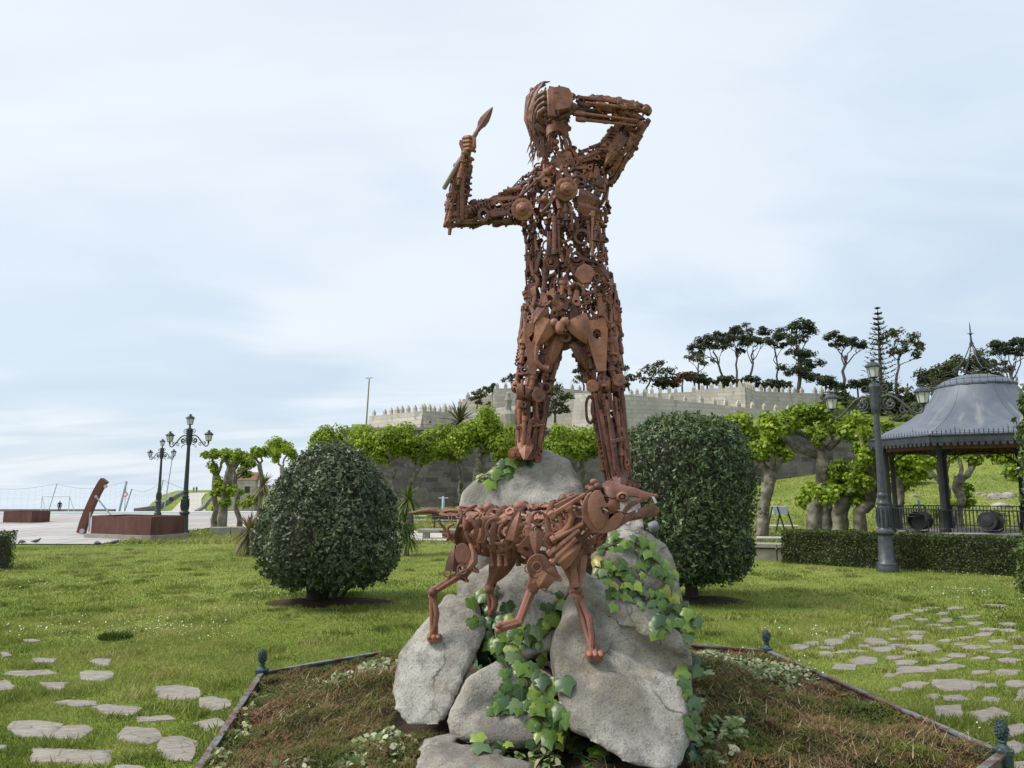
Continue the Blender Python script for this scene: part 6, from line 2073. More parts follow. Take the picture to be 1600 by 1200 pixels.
# ---- clipped bushes
def clipped_bush(base, prof, label, stems, leaf_mat_, n, lean=0.0):
    """prof: (z, radius) of the clipped outline"""
    root = empty('clipped_bush', base, label=label, cat='bush', group='large clipped bushes on the lawn')
    zs = [p[0] for p in prof]; rs = [p[1] for p in prof]
    mb = MB()
    for (x0, y0, x1, y1, r, ztop) in stems:
        pts = wiggle((x0, y0, -.05), (x1, y1, ztop), 5, .05)
        mb.tube(pts, [r * 1.3, r * 1.05, r, r * .9, r * .8, r * .6], 8)
        for q in range(3):
            e = Vector((x1 + krnd.uniform(-.7, .7), y1 + krnd.uniform(-.6, .6), ztop + krnd.uniform(.2, .7)))
            mb.tube(wiggle(pts[3], e, 4, .08), [r * .5, r * .4, r * .3, r * .22, r * .1], 6)
    mb.build('trunk', M['bark_dark'], root, smooth=True)
    # leaf positions near the clipped surface
    u = rng.random(n * 3)
    L = np.array(zs); Rr = np.array(rs)
    z = zs[0] + (zs[-1] - zs[0]) * u
    r = np.interp(z, L, Rr)
    slope = np.gradient(Rr, L); sl = np.interp(z, L, slope)
    wgt = r * np.sqrt(1 + np.clip(sl, -6, 6) ** 2)
    k = rng.random(len(z)) < wgt / wgt.max()
    z, r, sl = z[k][:n], r[k][:n], sl[k][:n]
    m = len(z)
    th = rng.random(m) * 2 * np.pi
    lump = 1 + 0.075 * vnoise(th * 3.8197, z * 2.0, 3) + 0.045 * vnoise(th * 11, z * 5, 4)
    # joins up round the seam
    inn = 1 - 0.16 * rng.random(m) ** 1.6
    rr = r * lump * inn
    c = np.stack([rr * np.cos(th), rr * np.sin(th), z + rng.normal(0, .02, m)], 1)
    nr = np.stack([np.cos(th), np.sin(th), -np.clip(sl, -3, 3)], 1)
    nr /= np.linalg.norm(nr, axis=1)[:, None]
    # sprays of a few leaves that stick out together
    ns = n // 24
    idx = rng.integers(0, m, ns)
    sp_c = np.repeat(c[idx] + nr[idx] * 0.07, 6, 0) + rng.normal(0, .028, (ns * 6, 3))
    sp_n = np.repeat(nr[idx], 6, 0)
    c = np.vstack([c, sp_c]); nr = np.vstack([nr, sp_n])
    link('crown', leaves_mesh('crown', c, nr + (0, 0, .15), .088, 'diamond', .42, .8), root, leaf_mat_)
    # dense twigs inside keep the bush opaque
    mb = MB(); mb.lathe([(max(.02, q * .80), zz) for zz, q in prof], 20); mb.build('inner_twigs', M['bark_dark'], root, smooth=True)
    return root
M['bush_leaf'] = leaf_mat('bush_leaf', (0.024, 0.038, 0.018), (0.085, 0.115, 0.058), (0.21, 0.255, 0.13), 1.1, .18, .45, tip=(0.36, 0.42, 0.20), spec=.4)
M['bush_leaf_b'] = leaf_mat('bush_leaf_bright', (0.02, 0.036, 0.014), (0.075, 0.115, 0.046), (0.20, 0.27, 0.10), 1.1, .18, .45, tip=(0.36, 0.44, 0.16), spec=.4)
clipped_bush(BUSH_L + Vector((.23, .1, 0)), [(.36,.35),(.42,.85),(.55,1.12),(.8,1.29),(1.15,1.34),(1.5,1.29),(1.9,1.17),(2.25,1.02),(2.55,.78),(2.78,.5),(2.92,.2),(2.95,.02)], 'dark egg shaped clipped bush left of the statue', [(-.25,-.1,-.22,0,.13,.9),(-.1,0,.2,.1,.07,.9),(.05,-.15,.5,-.1,.045,.75),(.12,-.15,.8,-.1,.035,.65)], M['bush_leaf'], 26000)
clipped_bush(BUSH_R + Vector((.02, .2, 0)), [(.40,.4),(.46,.85),(.62,1.08),(1.0,1.19),(1.6,1.24),(2.2,1.25),(2.75,1.24),(3.08,1.16),(3.3,.98),(3.44,.7),(3.52,.3),(3.54,.02)], 'tall dark clipped bush right of the statue', [(0,-.1,0,0,.12,.8),(.08,.1,.2,.2,.06,.8)], M['bush_leaf_b'], 28000)

# ---- hedges
M['hedge_leaf'] = leaf_mat('hedge_leaf', (0.016, 0.03, 0.008), (0.055, 0.085, 0.018), (0.13, 0.175, 0.035), .9, .15, .5, tip=(0.26, 0.26, 0.10))
def hedge(a, b, w, h, label, n, mat=None, leaf=.06, cat='hedge', name='hedge'):
    a, b = Vector(a), Vector(b)
    L = (b - a).length
    root = empty(name, (a + b) / 2, math.atan2(b.y - a.y, b.x - a.x), label=label, cat=cat)
    areas = np.array([L * h, L * h, L * w, w * h, w * h])
    f = rng.choice(5, n, p=areas / areas.sum())
    u, v = rng.random(n) - .5, rng.random(n)
    c = np.zeros((n, 3)); nr = np.zeros((n, 3))
    dep = .10 * rng.random(n) ** 1.5
    for i, (ax, sg) in enumerate(((1, -1), (1, 1), (2, 1), (0, -1), (0, 1))):
        k = f == i
        if ax == 1: c[k] = np.stack([u[k] * L, sg * (w / 2 - dep[k]), v[k] * h], 1); nr[k, 1] = sg
        elif ax == 2: c[k] = np.stack([u[k] * L, (v[k] - .5) * w, h - dep[k]], 1); nr[k, 2] = 1
        else: c[k] = np.stack([sg * (L / 2 - dep[k]), u[k] * w, v[k] * h], 1); nr[k, 0] = sg
    bump_ = .05 * vnoise(c[:, 0] * 2.2, c[:, 2] * 2.2 + c[:, 1], 2) + .03 * vnoise(c[:, 0] * 7, c[:, 2] * 7, 5)
    c += nr * bump_[:, None]
    link('foliage', leaves_mesh('foliage', c, nr, leaf, 'diamond', .5, .8), root, mat or M['hedge_leaf'])
    mb = MB(); mb.box((0, 0, h / 2 - .06), (L - .25, w - .25, h - .12)); mb.build('inner_twigs', M['bark_dark'], root)
    return root
hedge((7.85, 20.9, 0), (12.9, 17.6, 0), .9, .92, 'long low clipped hedge in front of the bandstand', 26000)
g = G(1, 895); hedge(g + Vector((-2.1, .2, 0)), g + Vector((-.42, 1.0, 0)), .9, .98, 'clipped hedge corner at the left edge of the photo', 6000, leaf=.05)
M['gloss_leaf'] = leaf_mat('gloss_leaf', (0.03, 0.05, 0.012), (0.08, 0.12, 0.025), (0.18, 0.22, 0.06), 1.2, .2, .35, spec=.5)
g = G(1612, 955)
root = empty('leafy_shrub', g, label='tall leafy shrub at the right edge of the photo', cat='shrub')
C, N = [], []
for (dx, dz, r, m) in ((0.12, .5, .42, 900), (.16, 1.0, .42, 700), (.30, 2.0, .38, 500), (.30, 2.6, .38, 600), (.26, 3.2, .34, 500), (.32, 3.75, .3, 350)):
    c, d = ball_pts((dx + .18, .1, dz), r, m, 1.2, .35); C.append(c); N.append(d)
link('crown', leaves_mesh('crown', np.vstack(C), np.vstack(N), .11, 'diamond', .5, .7), root, M['gloss_leaf'])
mb = MB(); mb.tube(wiggle((.3, .1, -.05), (.4, .1, 3.6), 6, .02), [.06, .05, .05, .04, .03, .02, .01], 7); mb.build('trunk', M['bark_dark'], root)

# ---- cabbage palms beside the left bush
M['spiky_leaf'] = leaf_mat('spiky_leaf', (0.05, 0.08, 0.014), (0.12, 0.17, 0.03), (0.24, 0.28, 0.07), 2, .2, .5)
M['spiky_dry'] = leaf_mat('spiky_dry', (0.10, 0.085, 0.035), (0.19, 0.16, 0.08), (0.30, 0.22, 0.13), 2, .2, .6)
def spiky(base, heads, label, trunk_r=.09, mat=None):
    root = empty('cabbage_palm', base, label=label, cat='palm', group='cabbage palms beside the left bush')
    mb = MB()
    for (hx, hy, hz, r, n) in heads:
        mb.tube(wiggle((hx * .3, hy * .3, -.05), (hx, hy, hz), 4, .03), [trunk_r, trunk_r * .9, trunk_r * .8, trunk_r * .8, trunk_r], 8)
    mb.build('trunk', M['bark_plane'], root, smooth=True)
    for (hx, hy, hz, r, n) in heads:
        V, F = [], []
        for k in range(n):
            a = krnd.uniform(0, 6.283); el = krnd.uniform(-.9, 1.3)
            d = Vector((math.cos(a) * math.cos(el), math.sin(a) * math.cos(el), math.sin(el)))
            sd = d.cross(Vector((0, 0, 1))).normalized()
            L = r * krnd.uniform(.75, 1.1)
            w = .030 * r / .8
            b = len(V)
            for u, ww in ((0, .6), (.4, 1.0), (.75, .8), (1.0, .05)):
                p = Vector((hx, hy, hz)) + d * (L * u) - Vector((0, 0, .35 * L * u * u * (1 - .4 * math.sin(el))))
                V += [p + sd * w * ww, p - sd * w * ww]
            F += [(b + 2*i, b + 2*i + 1, b + 2*i + 3, b + 2*i + 2) for i in range(3)]
        mb = MB(); mb.add(V, F); mb.build('leaf_crown', mat or M['spiky_leaf'], root, smooth=None)
    return root
spiky(G(634, 868), [(.05, 0, 1.75, .62, 130), (-.05, .1, 1.0, .62, 120), (.05, -.05, .6, .6, 110)], 'green cabbage palm at the right side of the left clipped bush')
spiky(G(388, 868), [(0, 0, .75, .8, 130), (.35, .1, 2.2, .6, 90)], 'dry tipped cabbage palm at the left side of the left clipped bush', mat=M['spiky_dry'])
g = P(718, 664, 92)
spiky(Vector((g.x, g.y, g.z - 1)), [(0, 0, 1.4, 3.6, 90)], 'dark spiky palm in front of the fortress wall', .25, M['shrub_leaf'])

# ---- trees on the hill
def hill_tree(label, base_px, Y, pads, name='pine_tree', mat='pine_leaf', w=3.4, forks=True, leaf=.42, dens=1.0, cat='tree', group='trees on the fortress hill', foot=None):
    """pads (px, py, rx px, ry px)"""
    s = Y / FPX
    pads = [(a, b, c * 1.55, d * 1.45) for a, b, c, d in pads]
    B0 = P(*base_px, Y)
    fz = foot if foot is not None else 12.0
    B0.z = min(B0.z, fz)
    root = empty(name, B0, label=label, cat=cat, group=group)
    cx = sum(p[0] for p in pads) / len(pads); top = min(p[1] for p in pads); bot = max(p[1] for p in pads)
    mb = MB()
    hubp = P(lerp(base_px[0], cx, .7), lerp(top, max(bot, base_px[1] - 25), .55), Y) - B0
    vis = P(*base_px, Y) - B0
    r = w / 2 * s
    mb.tube([Vector((0, 0, -1))] + wiggle(vis, hubp, 4, .05), [r * 1.3, r * 1.1, r, r * .9, r * .8, r * .7], 7)
    for (px, py, rx, ry) in pads:
        K = P(px, py + ry * .4, Y + krnd.uniform(-1, 1) * rx * s * .6) - B0
        stt = vis.lerp(hubp, krnd.uniform(.45, 1.0))
        mb.tube(wiggle(stt, K, 4, .10), [r * .5, r * .42, r * .34, r * .26, r * .12], 5)
        for q in range(3):
            e = K + Vector((krnd.uniform(-.8, .8) * rx * s, krnd.uniform(-.6, .6) * rx * s, krnd.uniform(-.2, .6) * ry * s))
            mb.tube(wiggle(stt.lerp(K, .7), e, 3, .1), [r * .25, r * .2, r * .14, r * .06], 4)
    mb.build('trunk', M['bark_pine'], root, smooth=True)
    C, N = [], []
    for (px, py, rx, ry) in pads:
        K = P(px, py, Y)
        m = int(dens * 14 * (rx * s) * (ry * s + rx * s) / (leaf * leaf)) + 30
        sub = 7
        for q in range(sub):
            a = krnd.uniform(0, 6.283); qq = math.sqrt(krnd.random())
            off = Vector((math.cos(a) * qq * rx * s * .8, math.sin(a) * qq * rx * s * .8, krnd.uniform(-.55, .55) * ry * s))
            d = rng.normal(0, 1, (m // sub, 3)); d /= np.linalg.norm(d, axis=1)[:, None]
            c = np.array(K + off) + d * (rng.random(m // sub) ** .5)[:, None] * np.array([rx * s * .5, rx * s * .5, ry * s * .62]) * krnd.uniform(.6, 1.15)
            C.append(c); N.append(d)
    C = np.vstack(C) - np.array(B0)
    link('crown', leaves_mesh('crown', C, np.vstack(N) + (0, 0, .4), leaf, 'diamond', .55, .8), root, M[mat])
    return root
hill_tree('umbrella pine leaning left, first of the tall pines above the fortress wall', (1131, 592), 128, [(1093,545,12,6),(1104,535,14,7),(1118,527,14,7),(1128,540,12,5),(1090,553,9,4)])
hill_tree('tall pine with a high rounded crown above the fortress wall', (1151, 594), 131, [(1145,519,12,6),(1158,514,12,6),(1140,530,12,5),(1152,535,14,6),(1158,548,7,4)])
hill_tree('pine with a slanting trunk in the middle of the fortress pines', (1172, 588), 129, [(1166,527,10,5),(1182,528,14,6),(1194,534,10,5),(1176,536,10,4)])
hill_tree('slender bare stemmed pine among the fortress pines', (1216, 600), 133, [(1198,517,11,5),(1212,522,11,6),(1206,532,10,4),(1222,540,9,4)], w=3)
hill_tree('large dark pine with foliage down to the wall', (1248, 606), 127, [(1236,512,13,6),(1255,507,14,6),(1262,517,11,6),(1228,524,12,5),(1246,530,13,6),(1238,552,11,7),(1256,552,13,7),(1270,566,14,7),(1238,578,14,8),(1260,584,16,8),(1278,590,10,7)], w=6)
hill_tree('spreading pine with bare lower limbs left of the street lamp', (1318, 604), 125, [(1302,526,13,6),(1318,530,12,5),(1334,536,12,5),(1346,541,10,4),(1312,538,10,4)], w=5)
hill_tree('airy round headed tree right of the tall spire conifer', (1400, 600), 126, [(1385,530,10,7),(1402,518,12,7),(1420,528,12,8),(1436,540,11,7),(1392,548,9,6),(1412,545,11,7),(1428,556,8,5)], mat='airy_leaf', w=4, dens=.6, leaf=.55, name='broad_tree')
hill_tree('umbrella pine at the far right above the bandstand', (1582, 640), 105, [(1556,541,12,5),(1572,536,14,5),(1590,537,13,5),(1604,543,12,6),(1566,548,14,5),(1585,550,13,5)], w=5, foot=9)
hill_tree('thin pine beside the far right umbrella pine', (1564, 640), 110, [(1562,566,8,4),(1568,578,10,4),(1560,590,8,4)], w=3, foot=9)
hill_tree('dark broad tree behind the bandstand spire', (1512, 640), 100, [(1470,580,14,9),(1490,572,16,11),(1512,564,18,12),(1532,572,18,12),(1545,588,16,10),(1500,592,22,12),(1525,598,22,12),(1475,600,16,12)], mat='shrub_leaf', foot=9, w=7, name='broad_tree', dens=1.1)
hill_tree('bare branched pale tree above the wall left of the red leaved tree', (1010, 606), 122, [(1000,590,9,8),(1012,578,10,6),(1025,572,12,6),(1040,578,11,7),(1030,590,14,7),(1048,594,10,7)], mat='airy_leaf', dens=.45, leaf=.5, w=3, name='broad_tree')
hill_tree('small tree with red foliage above the fortress wall', (1066, 606), 121, [(1056,594,8,5),(1068,588,9,4),(1078,584,7,3)], mat='red_leaf', dens=.7, leaf=.5, w=2.5, name='broad_tree')
hill_tree('bare twiggy tree left of the umbrella pines', (1092, 600), 124, [(1078,560,11,5),(1092,558,12,6),(1104,566,9,4)], mat='airy_leaf', dens=.3, leaf=.5, w=3, name='broad_tree')
for k, (px, py, rx, ry) in enumerate(((1085,588,12,7),(1105,594,10,6),(1130,595,14,6),(1168,592,12,5),(1195,598,10,5),(1218,600,12,5),(1290,596,12,7),(1306,602,12,6),(1044,598,14,6),(1340,598,14,6),(1370,605,18,9),(1455,590,14,12))):
    hill_tree('dark shrub number along the top of the fortress wall' if False else ['low dark shrub above the wall below the leaning umbrella pine','small dark shrub above the wall left of the pine trunks','wide dark shrub at the foot of the tall pines','dark shrub at the foot of the slanting pine','tiny dark shrub right of the slanting pine','dark shrub at the foot of the slender pine','dark shrub left of the street lamp top lantern','low shrub on the wall behind the left lantern','dark shrub beside the red leaved tree','shrub behind the street lamp top lantern','dark shrub right of the street lamp lanterns','dark tree crown left of the bandstand spire'][k], (px, py + 8), 123, [(px, py, rx, ry), (px - rx * .5, py + 3, rx * .7, ry * .7), (px + rx * .5, py + 2, rx * .7, ry * .8)], name='shrub', w=2.5, dens=1.2, leaf=.5, cat='shrub')
# big shrub mass between fortress and bandstand
for k, (px, py, rx, ry, Y, lb) in enumerate(((1312,628,26,16,95,'olive green tree behind the left lantern of the street lamp'),(1350,640,26,20,92,'olive green tree behind the street lamp post'),(1400,630,30,20,94,'broad olive tree right of the street lamp post'),(1445,645,26,20,90,'greyish green tree left of the bandstand roof'),(1420,665,26,16,84,'low green tree above the bandstand eave'),(1345,668,20,14,84,'low dark shrubbery behind the plane leaves'))):
    hill_tree(lb, (px, py + 24), Y, [(px - rx*.5, py + 2, rx*.6, ry*.7), (px + rx*.5, py, rx*.6, ry*.75), (px, py - ry*.4, rx*.65, ry*.6), (px, py + ry*.5, rx*.9, ry*.6)], mat='shrub_leaf', name='broad_tree', w=5, foot=8, leaf=.6, dens=1.3)
hill_tree('gnarled dark tree seen between the statue legs in front of the wall', (868, 668), 95, [(858,612,8,5),(870,606,10,6),(882,622,10,6),(866,628,12,7),(878,640,9,6),(860,642,8,6)], mat='shrub_leaf', foot=9.6, w=4, leaf=.45, dens=.8, name='broad_tree')
hill_tree('pale feathery tree above the fortress left of the statue', (800, 606), 118, [(792,594,7,4),(800,588,6,4)], mat='airy_leaf', w=2, dens=.5, leaf=.5, name='broad_tree')
hill_tree('pale tree crown seen between the statue legs above the wall', (912, 610), 122, [(905,580,8,5),(915,574,8,5),(908,592,9,5)], mat='airy_leaf', w=3, dens=.7, leaf=.5)
hill_tree('pine crown just right of the statue right knee', (984, 612), 122, [(976,575,6,4),(982,590,8,4),(976,600,9,5)], w=3, leaf=.5)
hill_tree('wind bent shrub on the upper rampart left of the statue', (745, 636), 113, [(742,622,7,4),(752,614,9,5),(764,608,9,5),(770,603,5,3),(750,628,6,3)], mat='shrub_leaf', w=2, leaf=.45, dens=.9, foot=15, name='shrub', cat='shrub')
for px, py, lb in ((762,633,'round shrub on the diagonal fortress wall'), (665,662,'reddish shrub at the foot of the fortress bastion')):
    hill_tree(lb, (px, py + 4), 106, [(px, py, 4, 3), (px + 3, py - 2, 3, 2.5)], mat='shrub_leaf' if px > 700 else 'red_leaf', w=1, leaf=.35, foot=14, name='shrub', cat='shrub')
# tall spire conifer with tiers of branches
Yn = 118; B0 = P(1379, 660, Yn); B0.z = min(B0.z, 12); T0 = P(1371, 479, Yn) - B0
root = empty('spire_conifer', B0, label='tall narrow conifer with even tiers of branches', cat='tree', group='trees on the fortress hill')
mb = MB(); mb.tube([Vector((0, 0, -1)), T0 * .5, T0], [.45, .28, .04], 8); mb.build('trunk', M['bark_pine'], root, smooth=True)
C, N = [], []
for k in range(17):
    u = k / 16; z = lerp(T0.z * .985, T0.z * .30, u ** .95); Lr = .25 + 2.9 * u ** .8
    for q in range(7):
        a = q * 6.283 / 7 + k * .9
        for w_ in np.linspace(.15, 1, 9):
            C.append(Vector((T0.x * z / T0.z + math.cos(a) * Lr * w_, math.sin(a) * Lr * w_, z + .32 * Lr * w_ * w_ + krnd.uniform(-.06, .06)))); N.append((0, 0, 1))
C = [tuple(c + Vector((krnd.gauss(0, .1), krnd.gauss(0, .1), 0))) for c in C for _ in range(2)]; N = [n for n in N for _ in range(2)]
link('crown', leaves_mesh('crown', C, N, .55, 'diamond', .35, .35), root, M['pine_leaf'])
# rough shrubs and stones on the right slope
hill_tree('dark bush on the slope seen through the bandstand', (1420, 752), 52, [(1405,742,12,8),(1422,738,12,9),(1436,746,9,6)], mat='shrub_leaf', w=3, leaf=.3, foot=3.2, name='shrub', cat='shrub', group='bushes on the right slope')
hill_tree('green bush at the right edge on the slope', (1600, 748), 50, [(1590,735,14,9),(1604,742,12,9)], mat='shrub_leaf', w=3, leaf=.3, foot=3.6, name='shrub', cat='shrub', group='bushes on the right slope')
for k, (px, py, rr) in enumerate(((1415,757,.35),(1430,776,.3),(1562,778,.65),(1575,776,.5),(1552,780,.4),(1563,793,.55),(1540,775,.3),(1530,772,.25),(1512,790,.3))):
    d = ray(px, py); best = None
    for q in range(360, 900):
        p = CAM + d * (q / 10 / d.y)
        if p.z <= ground_z(p.x, p.y): best = p; break
    if best is None: continue
    mb = MB()
    mb.ball((0, 0, 0), (rr, rr * .8, rr * .55), 12)
    mb.v = [tuple(Vector(v) * (1 + .28 * mnoise.noise(Vector(v) * 2.2 / rr * .5 + Vector((k * 3, 0, 0))))) for v in mb.v]
    mb.build('outcrop_rock', M['granite'], None, smooth=30, loc=best, label=['grey rock on the slope beside the left bandstand columns','small rock low on the slope near the left columns','largest pale rock on the slope right of the bandstand column','pale rock at the right end of the slope outcrop','pale rock at the left of the slope outcrop','rock below the outcrop behind the railing','small rock left of the outcrop','tiny rock farthest left of the outcrop','rock behind the railing near the middle columns'][k], cat='rock', group='rocks on the right slope')

# ================================================================== STREET LAMPS
t = NT('lamp_iron')
co = t.coord('World'); n1 = t.noise(co, 9, 5, .6); n2 = t.noise(co, 50, 3)
c = t.mix(t.map(n1, .35, .68), (0.030, 0.036, 0.042), (0.065, 0.075, 0.085))
c = t.mix(t.map(n2, .64, .74, 0, .5), c, (0.14, 0.14, 0.13))
M['lamp_iron'] = t.done(c, .42, t.bump(n2, .12, .004), 0.0, .5)
M['lamp_green'] = plain('lamp_iron_green', (0.035, 0.05, 0.045), (0.02, 0.03, 0.027), 6, .45, .05)
t = NT('milk_glass')
co = t.coord('Object'); n1 = t.noise(co, 6, 3)
M['glass'] = t.done(t.mix(n1, (0.80, 0.82, 0.74), (0.66, 0.68, 0.62)), .25, spec=.5, trans=(.3, (0.7, 0.72, 0.66)))

def scroll(cx, cz, r0, r1, turns, a0, n=26, y=0.0):
    return [(cx + lerp(r0, r1, i / n) * math.cos(a0 + turns * 6.283 * i / n), y, cz + lerp(r0, r1, i / n) * math.sin(a0 + turns * 6.283 * i / n)) for i in range(n + 1)]

def make_lamp(mat, name='street_lamp'):
    root = empty(name)
    mb = MB(); mb.lathe([(.265, 0), (.27, .10), (.25, .14), (.25, .2), (.205, .25), (.175, .9), (.2, .93), (.23, .97), (.225, 1.02), (.17, 1.06), (.15, 1.10), (.165, 1.3), (.155, 1.55), (.13, 1.66), (.155, 1.70), (.15, 1.74), (.125, 1.77), (.118, 1.86), (.13, 1.9), (.13, 1.95), (.108, 1.99)], 12)
    for k in range(12):                                # acanthus leaves round the bulb
        a = k * 6.283 / 12
        mb.tube([(.15 * math.cos(a), .15 * math.sin(a), 1.12), (.175 * math.cos(a), .175 * math.sin(a), 1.32), (.165 * math.cos(a), .165 * math.sin(a), 1.56), (.185 * math.cos(a), .185 * math.sin(a), 1.64)], [.022, .026, .02, .01], 5)
    mb.build('pedestal', mat, root, smooth=40)
    mb = MB(); mb.lathe([(.106, 1.98), (.095, 2.6), (.072, 4.05)], 14); mb.build('shaft', mat, root, smooth=40)
    mb = MB(); mb.lathe([(.08, 4.04), (.11, 4.1), (.125, 4.18), (.135, 4.3), (.135, 4.72), (.15, 4.76), (.13, 4.82), (.06, 4.86), (.035, 4.9), (.055, 4.94), (.03, 4.97)], 8); mb.build('head_block', mat, root, smooth=35)
    for s in (-1, 1):
        mb = MB()
        mb.tube([(s * x, 0, z) for x, z in ((.12, 4.48), (.3, 4.52), (.48, 4.44), (.66, 4.26), (.82, 4.08), (.96, 3.99), (1.06, 4.02), (1.10, 4.10), (1.10, 4.18))], [.03, .032, .03, .028, .027, .026, .026, .026, .03], 7)
        mb.tube([(s * x, y, z) for x, y, z in scroll(.34, 4.28, .17, .05, 1.4, 2.0)], .018, 6)
        mb.tube([(s * x, y, z) for x, y, z in scroll(.86, 4.13, .10, .03, 1.3, -.4)], .015, 6)
        mb.tube([(s * x, y, z) for x, y, z in scroll(.64, 4.10, .10, .03, 1.2, .6)], .015, 6)
        mb.tube([(s * x, y, z) for x, y, z in scroll(.23, 4.72, .12, .03, 1.2, -2.2)], .016, 6)
        mb.tube([(s * .2, 0, 4.1), (s * .34, 0, 4.06), (s * .42, 0, 3.98), (s * .39, 0, 3.92)], [.02, .018, .014, .008], 6)
        for q in range(6):                             # cast leaf in the scroll
            a = q * 1.047
            mb.ball((s * (.34 + .07 * math.cos(a)), 0, 4.28 + .07 * math.sin(a)), (.045, .02, .045), 6)
        mb.ball((s * 1.1, 0, 4.17), (.05, .05, .04), 8)
        mb.build('arm', mat, root, smooth=40)
    for (x, z) in ((0, 4.96), (-1.10, 4.19), (1.10, 4.19)):
        ln = empty('lantern', (x, 0, z)); ln.parent = root; ln.scale = (.92, .92, .95)
        mb = MB(); mb.lathe([(.03, 0), (.05, .03), (.125, .05), (.13, .065)], 6)
        for k in range(6):
            a = k * 6.283 / 6
            mb.tube([(.125 * math.cos(a), .125 * math.sin(a), .05), (.178 * math.cos(a), .178 * math.sin(a), .34)], .009, 5)
        mb.build('frame', mat, ln, smooth=35)
        mb = MB(); mb.lathe([(.115, .062), (.166, .335)], 6); mb.build('glass', M['glass'], ln, smooth=None)
        mb = MB(); mb.lathe([(.185, .335), (.215, .345), (.215, .375), (.19, .385), (.165, .43), (.11, .47), (.06, .49), (.045, .51), (.07, .535), (.05, .55), (0, .56)], 12)
        for k in range(8):
            a = k * 6.283 / 8
            mb.tube([(.205 * math.cos(a), .205 * math.sin(a), .37), (.235 * math.cos(a), .235 * math.sin(a), .41)], [.014, .004], 4)
            mb.tube([(.05 * math.cos(a), .05 * math.sin(a), .53), (.075 * math.cos(a), .075 * math.sin(a), .575)], [.01, .004], 4)
        mb.build('cap', mat, ln, smooth=40)
    return root
lamp = make_lamp(M['lamp_iron'])
lamp.location = G(1387, 893); lamp.rotation_euler = (R(0), R(0), R(-40)); lamp.scale = (1, 1, 1)
tag(lamp, 'dark blue grey iron street lamp with three lanterns before the hedge', 'street lamp', 'three lantern street lamps')
lamp2 = make_lamp(M['lamp_green'])
g = G(286, 836); lamp2.location = g; lamp2.rotation_euler = (0, 0, R(-18)); lamp2.scale = (.97,) * 3
tag(lamp2, 'nearer green three lantern lamp standing right behind the large rust planter', 'street lamp', 'three lantern street lamps')
lamp3 = copy_tree(lamp2)
g = P(246, 808, 48); lamp3.location = (g.x, g.y, ground_z(g.x, g.y)); lamp3.rotation_euler = (0, 0, R(-20)); lamp3.scale = (.93,) * 3
tag(lamp3, 'smaller looking far green lamp just left of the lamp behind the planter', 'street lamp', 'three lantern street lamps')

# ================================================================== BANDSTAND
BC = Vector((15.8, 24.0, 0)); BA = [R(170 + 45 * k) for k in range(8)]
band = empty('bandstand', BC, label='octagonal bandstand with a grey bell shaped roof and iron columns', cat='bandstand')
def oct_pt(r, z, k, f=0.0):
    a0, a1 = BA[k % 8], BA[(k + 1) % 8]
    p0 = Vector((math.cos(a0) * r, math.sin(a0) * r, z)); p1 = Vector((math.cos(BA[k % 8] + R(45)) * r, math.sin(BA[k % 8] + R(45)) * r, z))
    return p0.lerp(p1, f)
t = NT('roof_zinc')
co = t.coord('Object'); n1 = t.noise(t.coord('Object', (1, 1, .3)), 1.6, 5, .6, 1.0); n2 = t.noise(co, 20, 3)
sx = t.n('ShaderNodeSeparateXYZ'); t.l(co, sx.inputs[0]); cm = t.n('ShaderNodeCombineXYZ')
t.l(t.math('MULTIPLY', t.math('ARCTAN2', sx.outputs[1], sx.outputs[0]), 5.0), cm.inputs[0]); t.l(t.math('MULTIPLY', sx.outputs[2], .7), cm.inputs[1])
stk = t.noise(cm.outputs[0], 1.5, 4, .5, .5)
c = t.mix(t.map(n1, .35, .68), (0.085, 0.102, 0.132), (0.13, 0.147, 0.178))
c = t.mix(t.map(stk, .56, .74, 0, .4), c, (0.33, 0.315, 0.27))
M['zinc'] = t.done(c, .48, t.bump(n1, .2, .05), 0.0, .5)
M['iron_blue'] = plain('iron_blue', (0.045, 0.055, 0.068), (0.02, 0.025, 0.03), 5, .5, .1)
M['iron_black'] = plain('iron_black', (0.014, 0.015, 0.017), (0.028, 0.029, 0.03), 5, .5, .1)
M['soffit'] = plain('soffit_wood', (0.20, 0.095, 0.055), (0.12, 0.055, 0.032), 2.5, .7, .2)
M['platform'] = plain('platform_stone', (0.30, 0.29, 0.27), (0.2, 0.19, 0.175), 2, .9, .4)
prof = [(3.5, 3.72), (3.3, 3.80), (3.07, 3.93), (2.6, 4.16), (2.16, 4.42), (1.8, 4.70), (1.52, 5.0), (1.34, 5.28), (1.2, 5.50)]
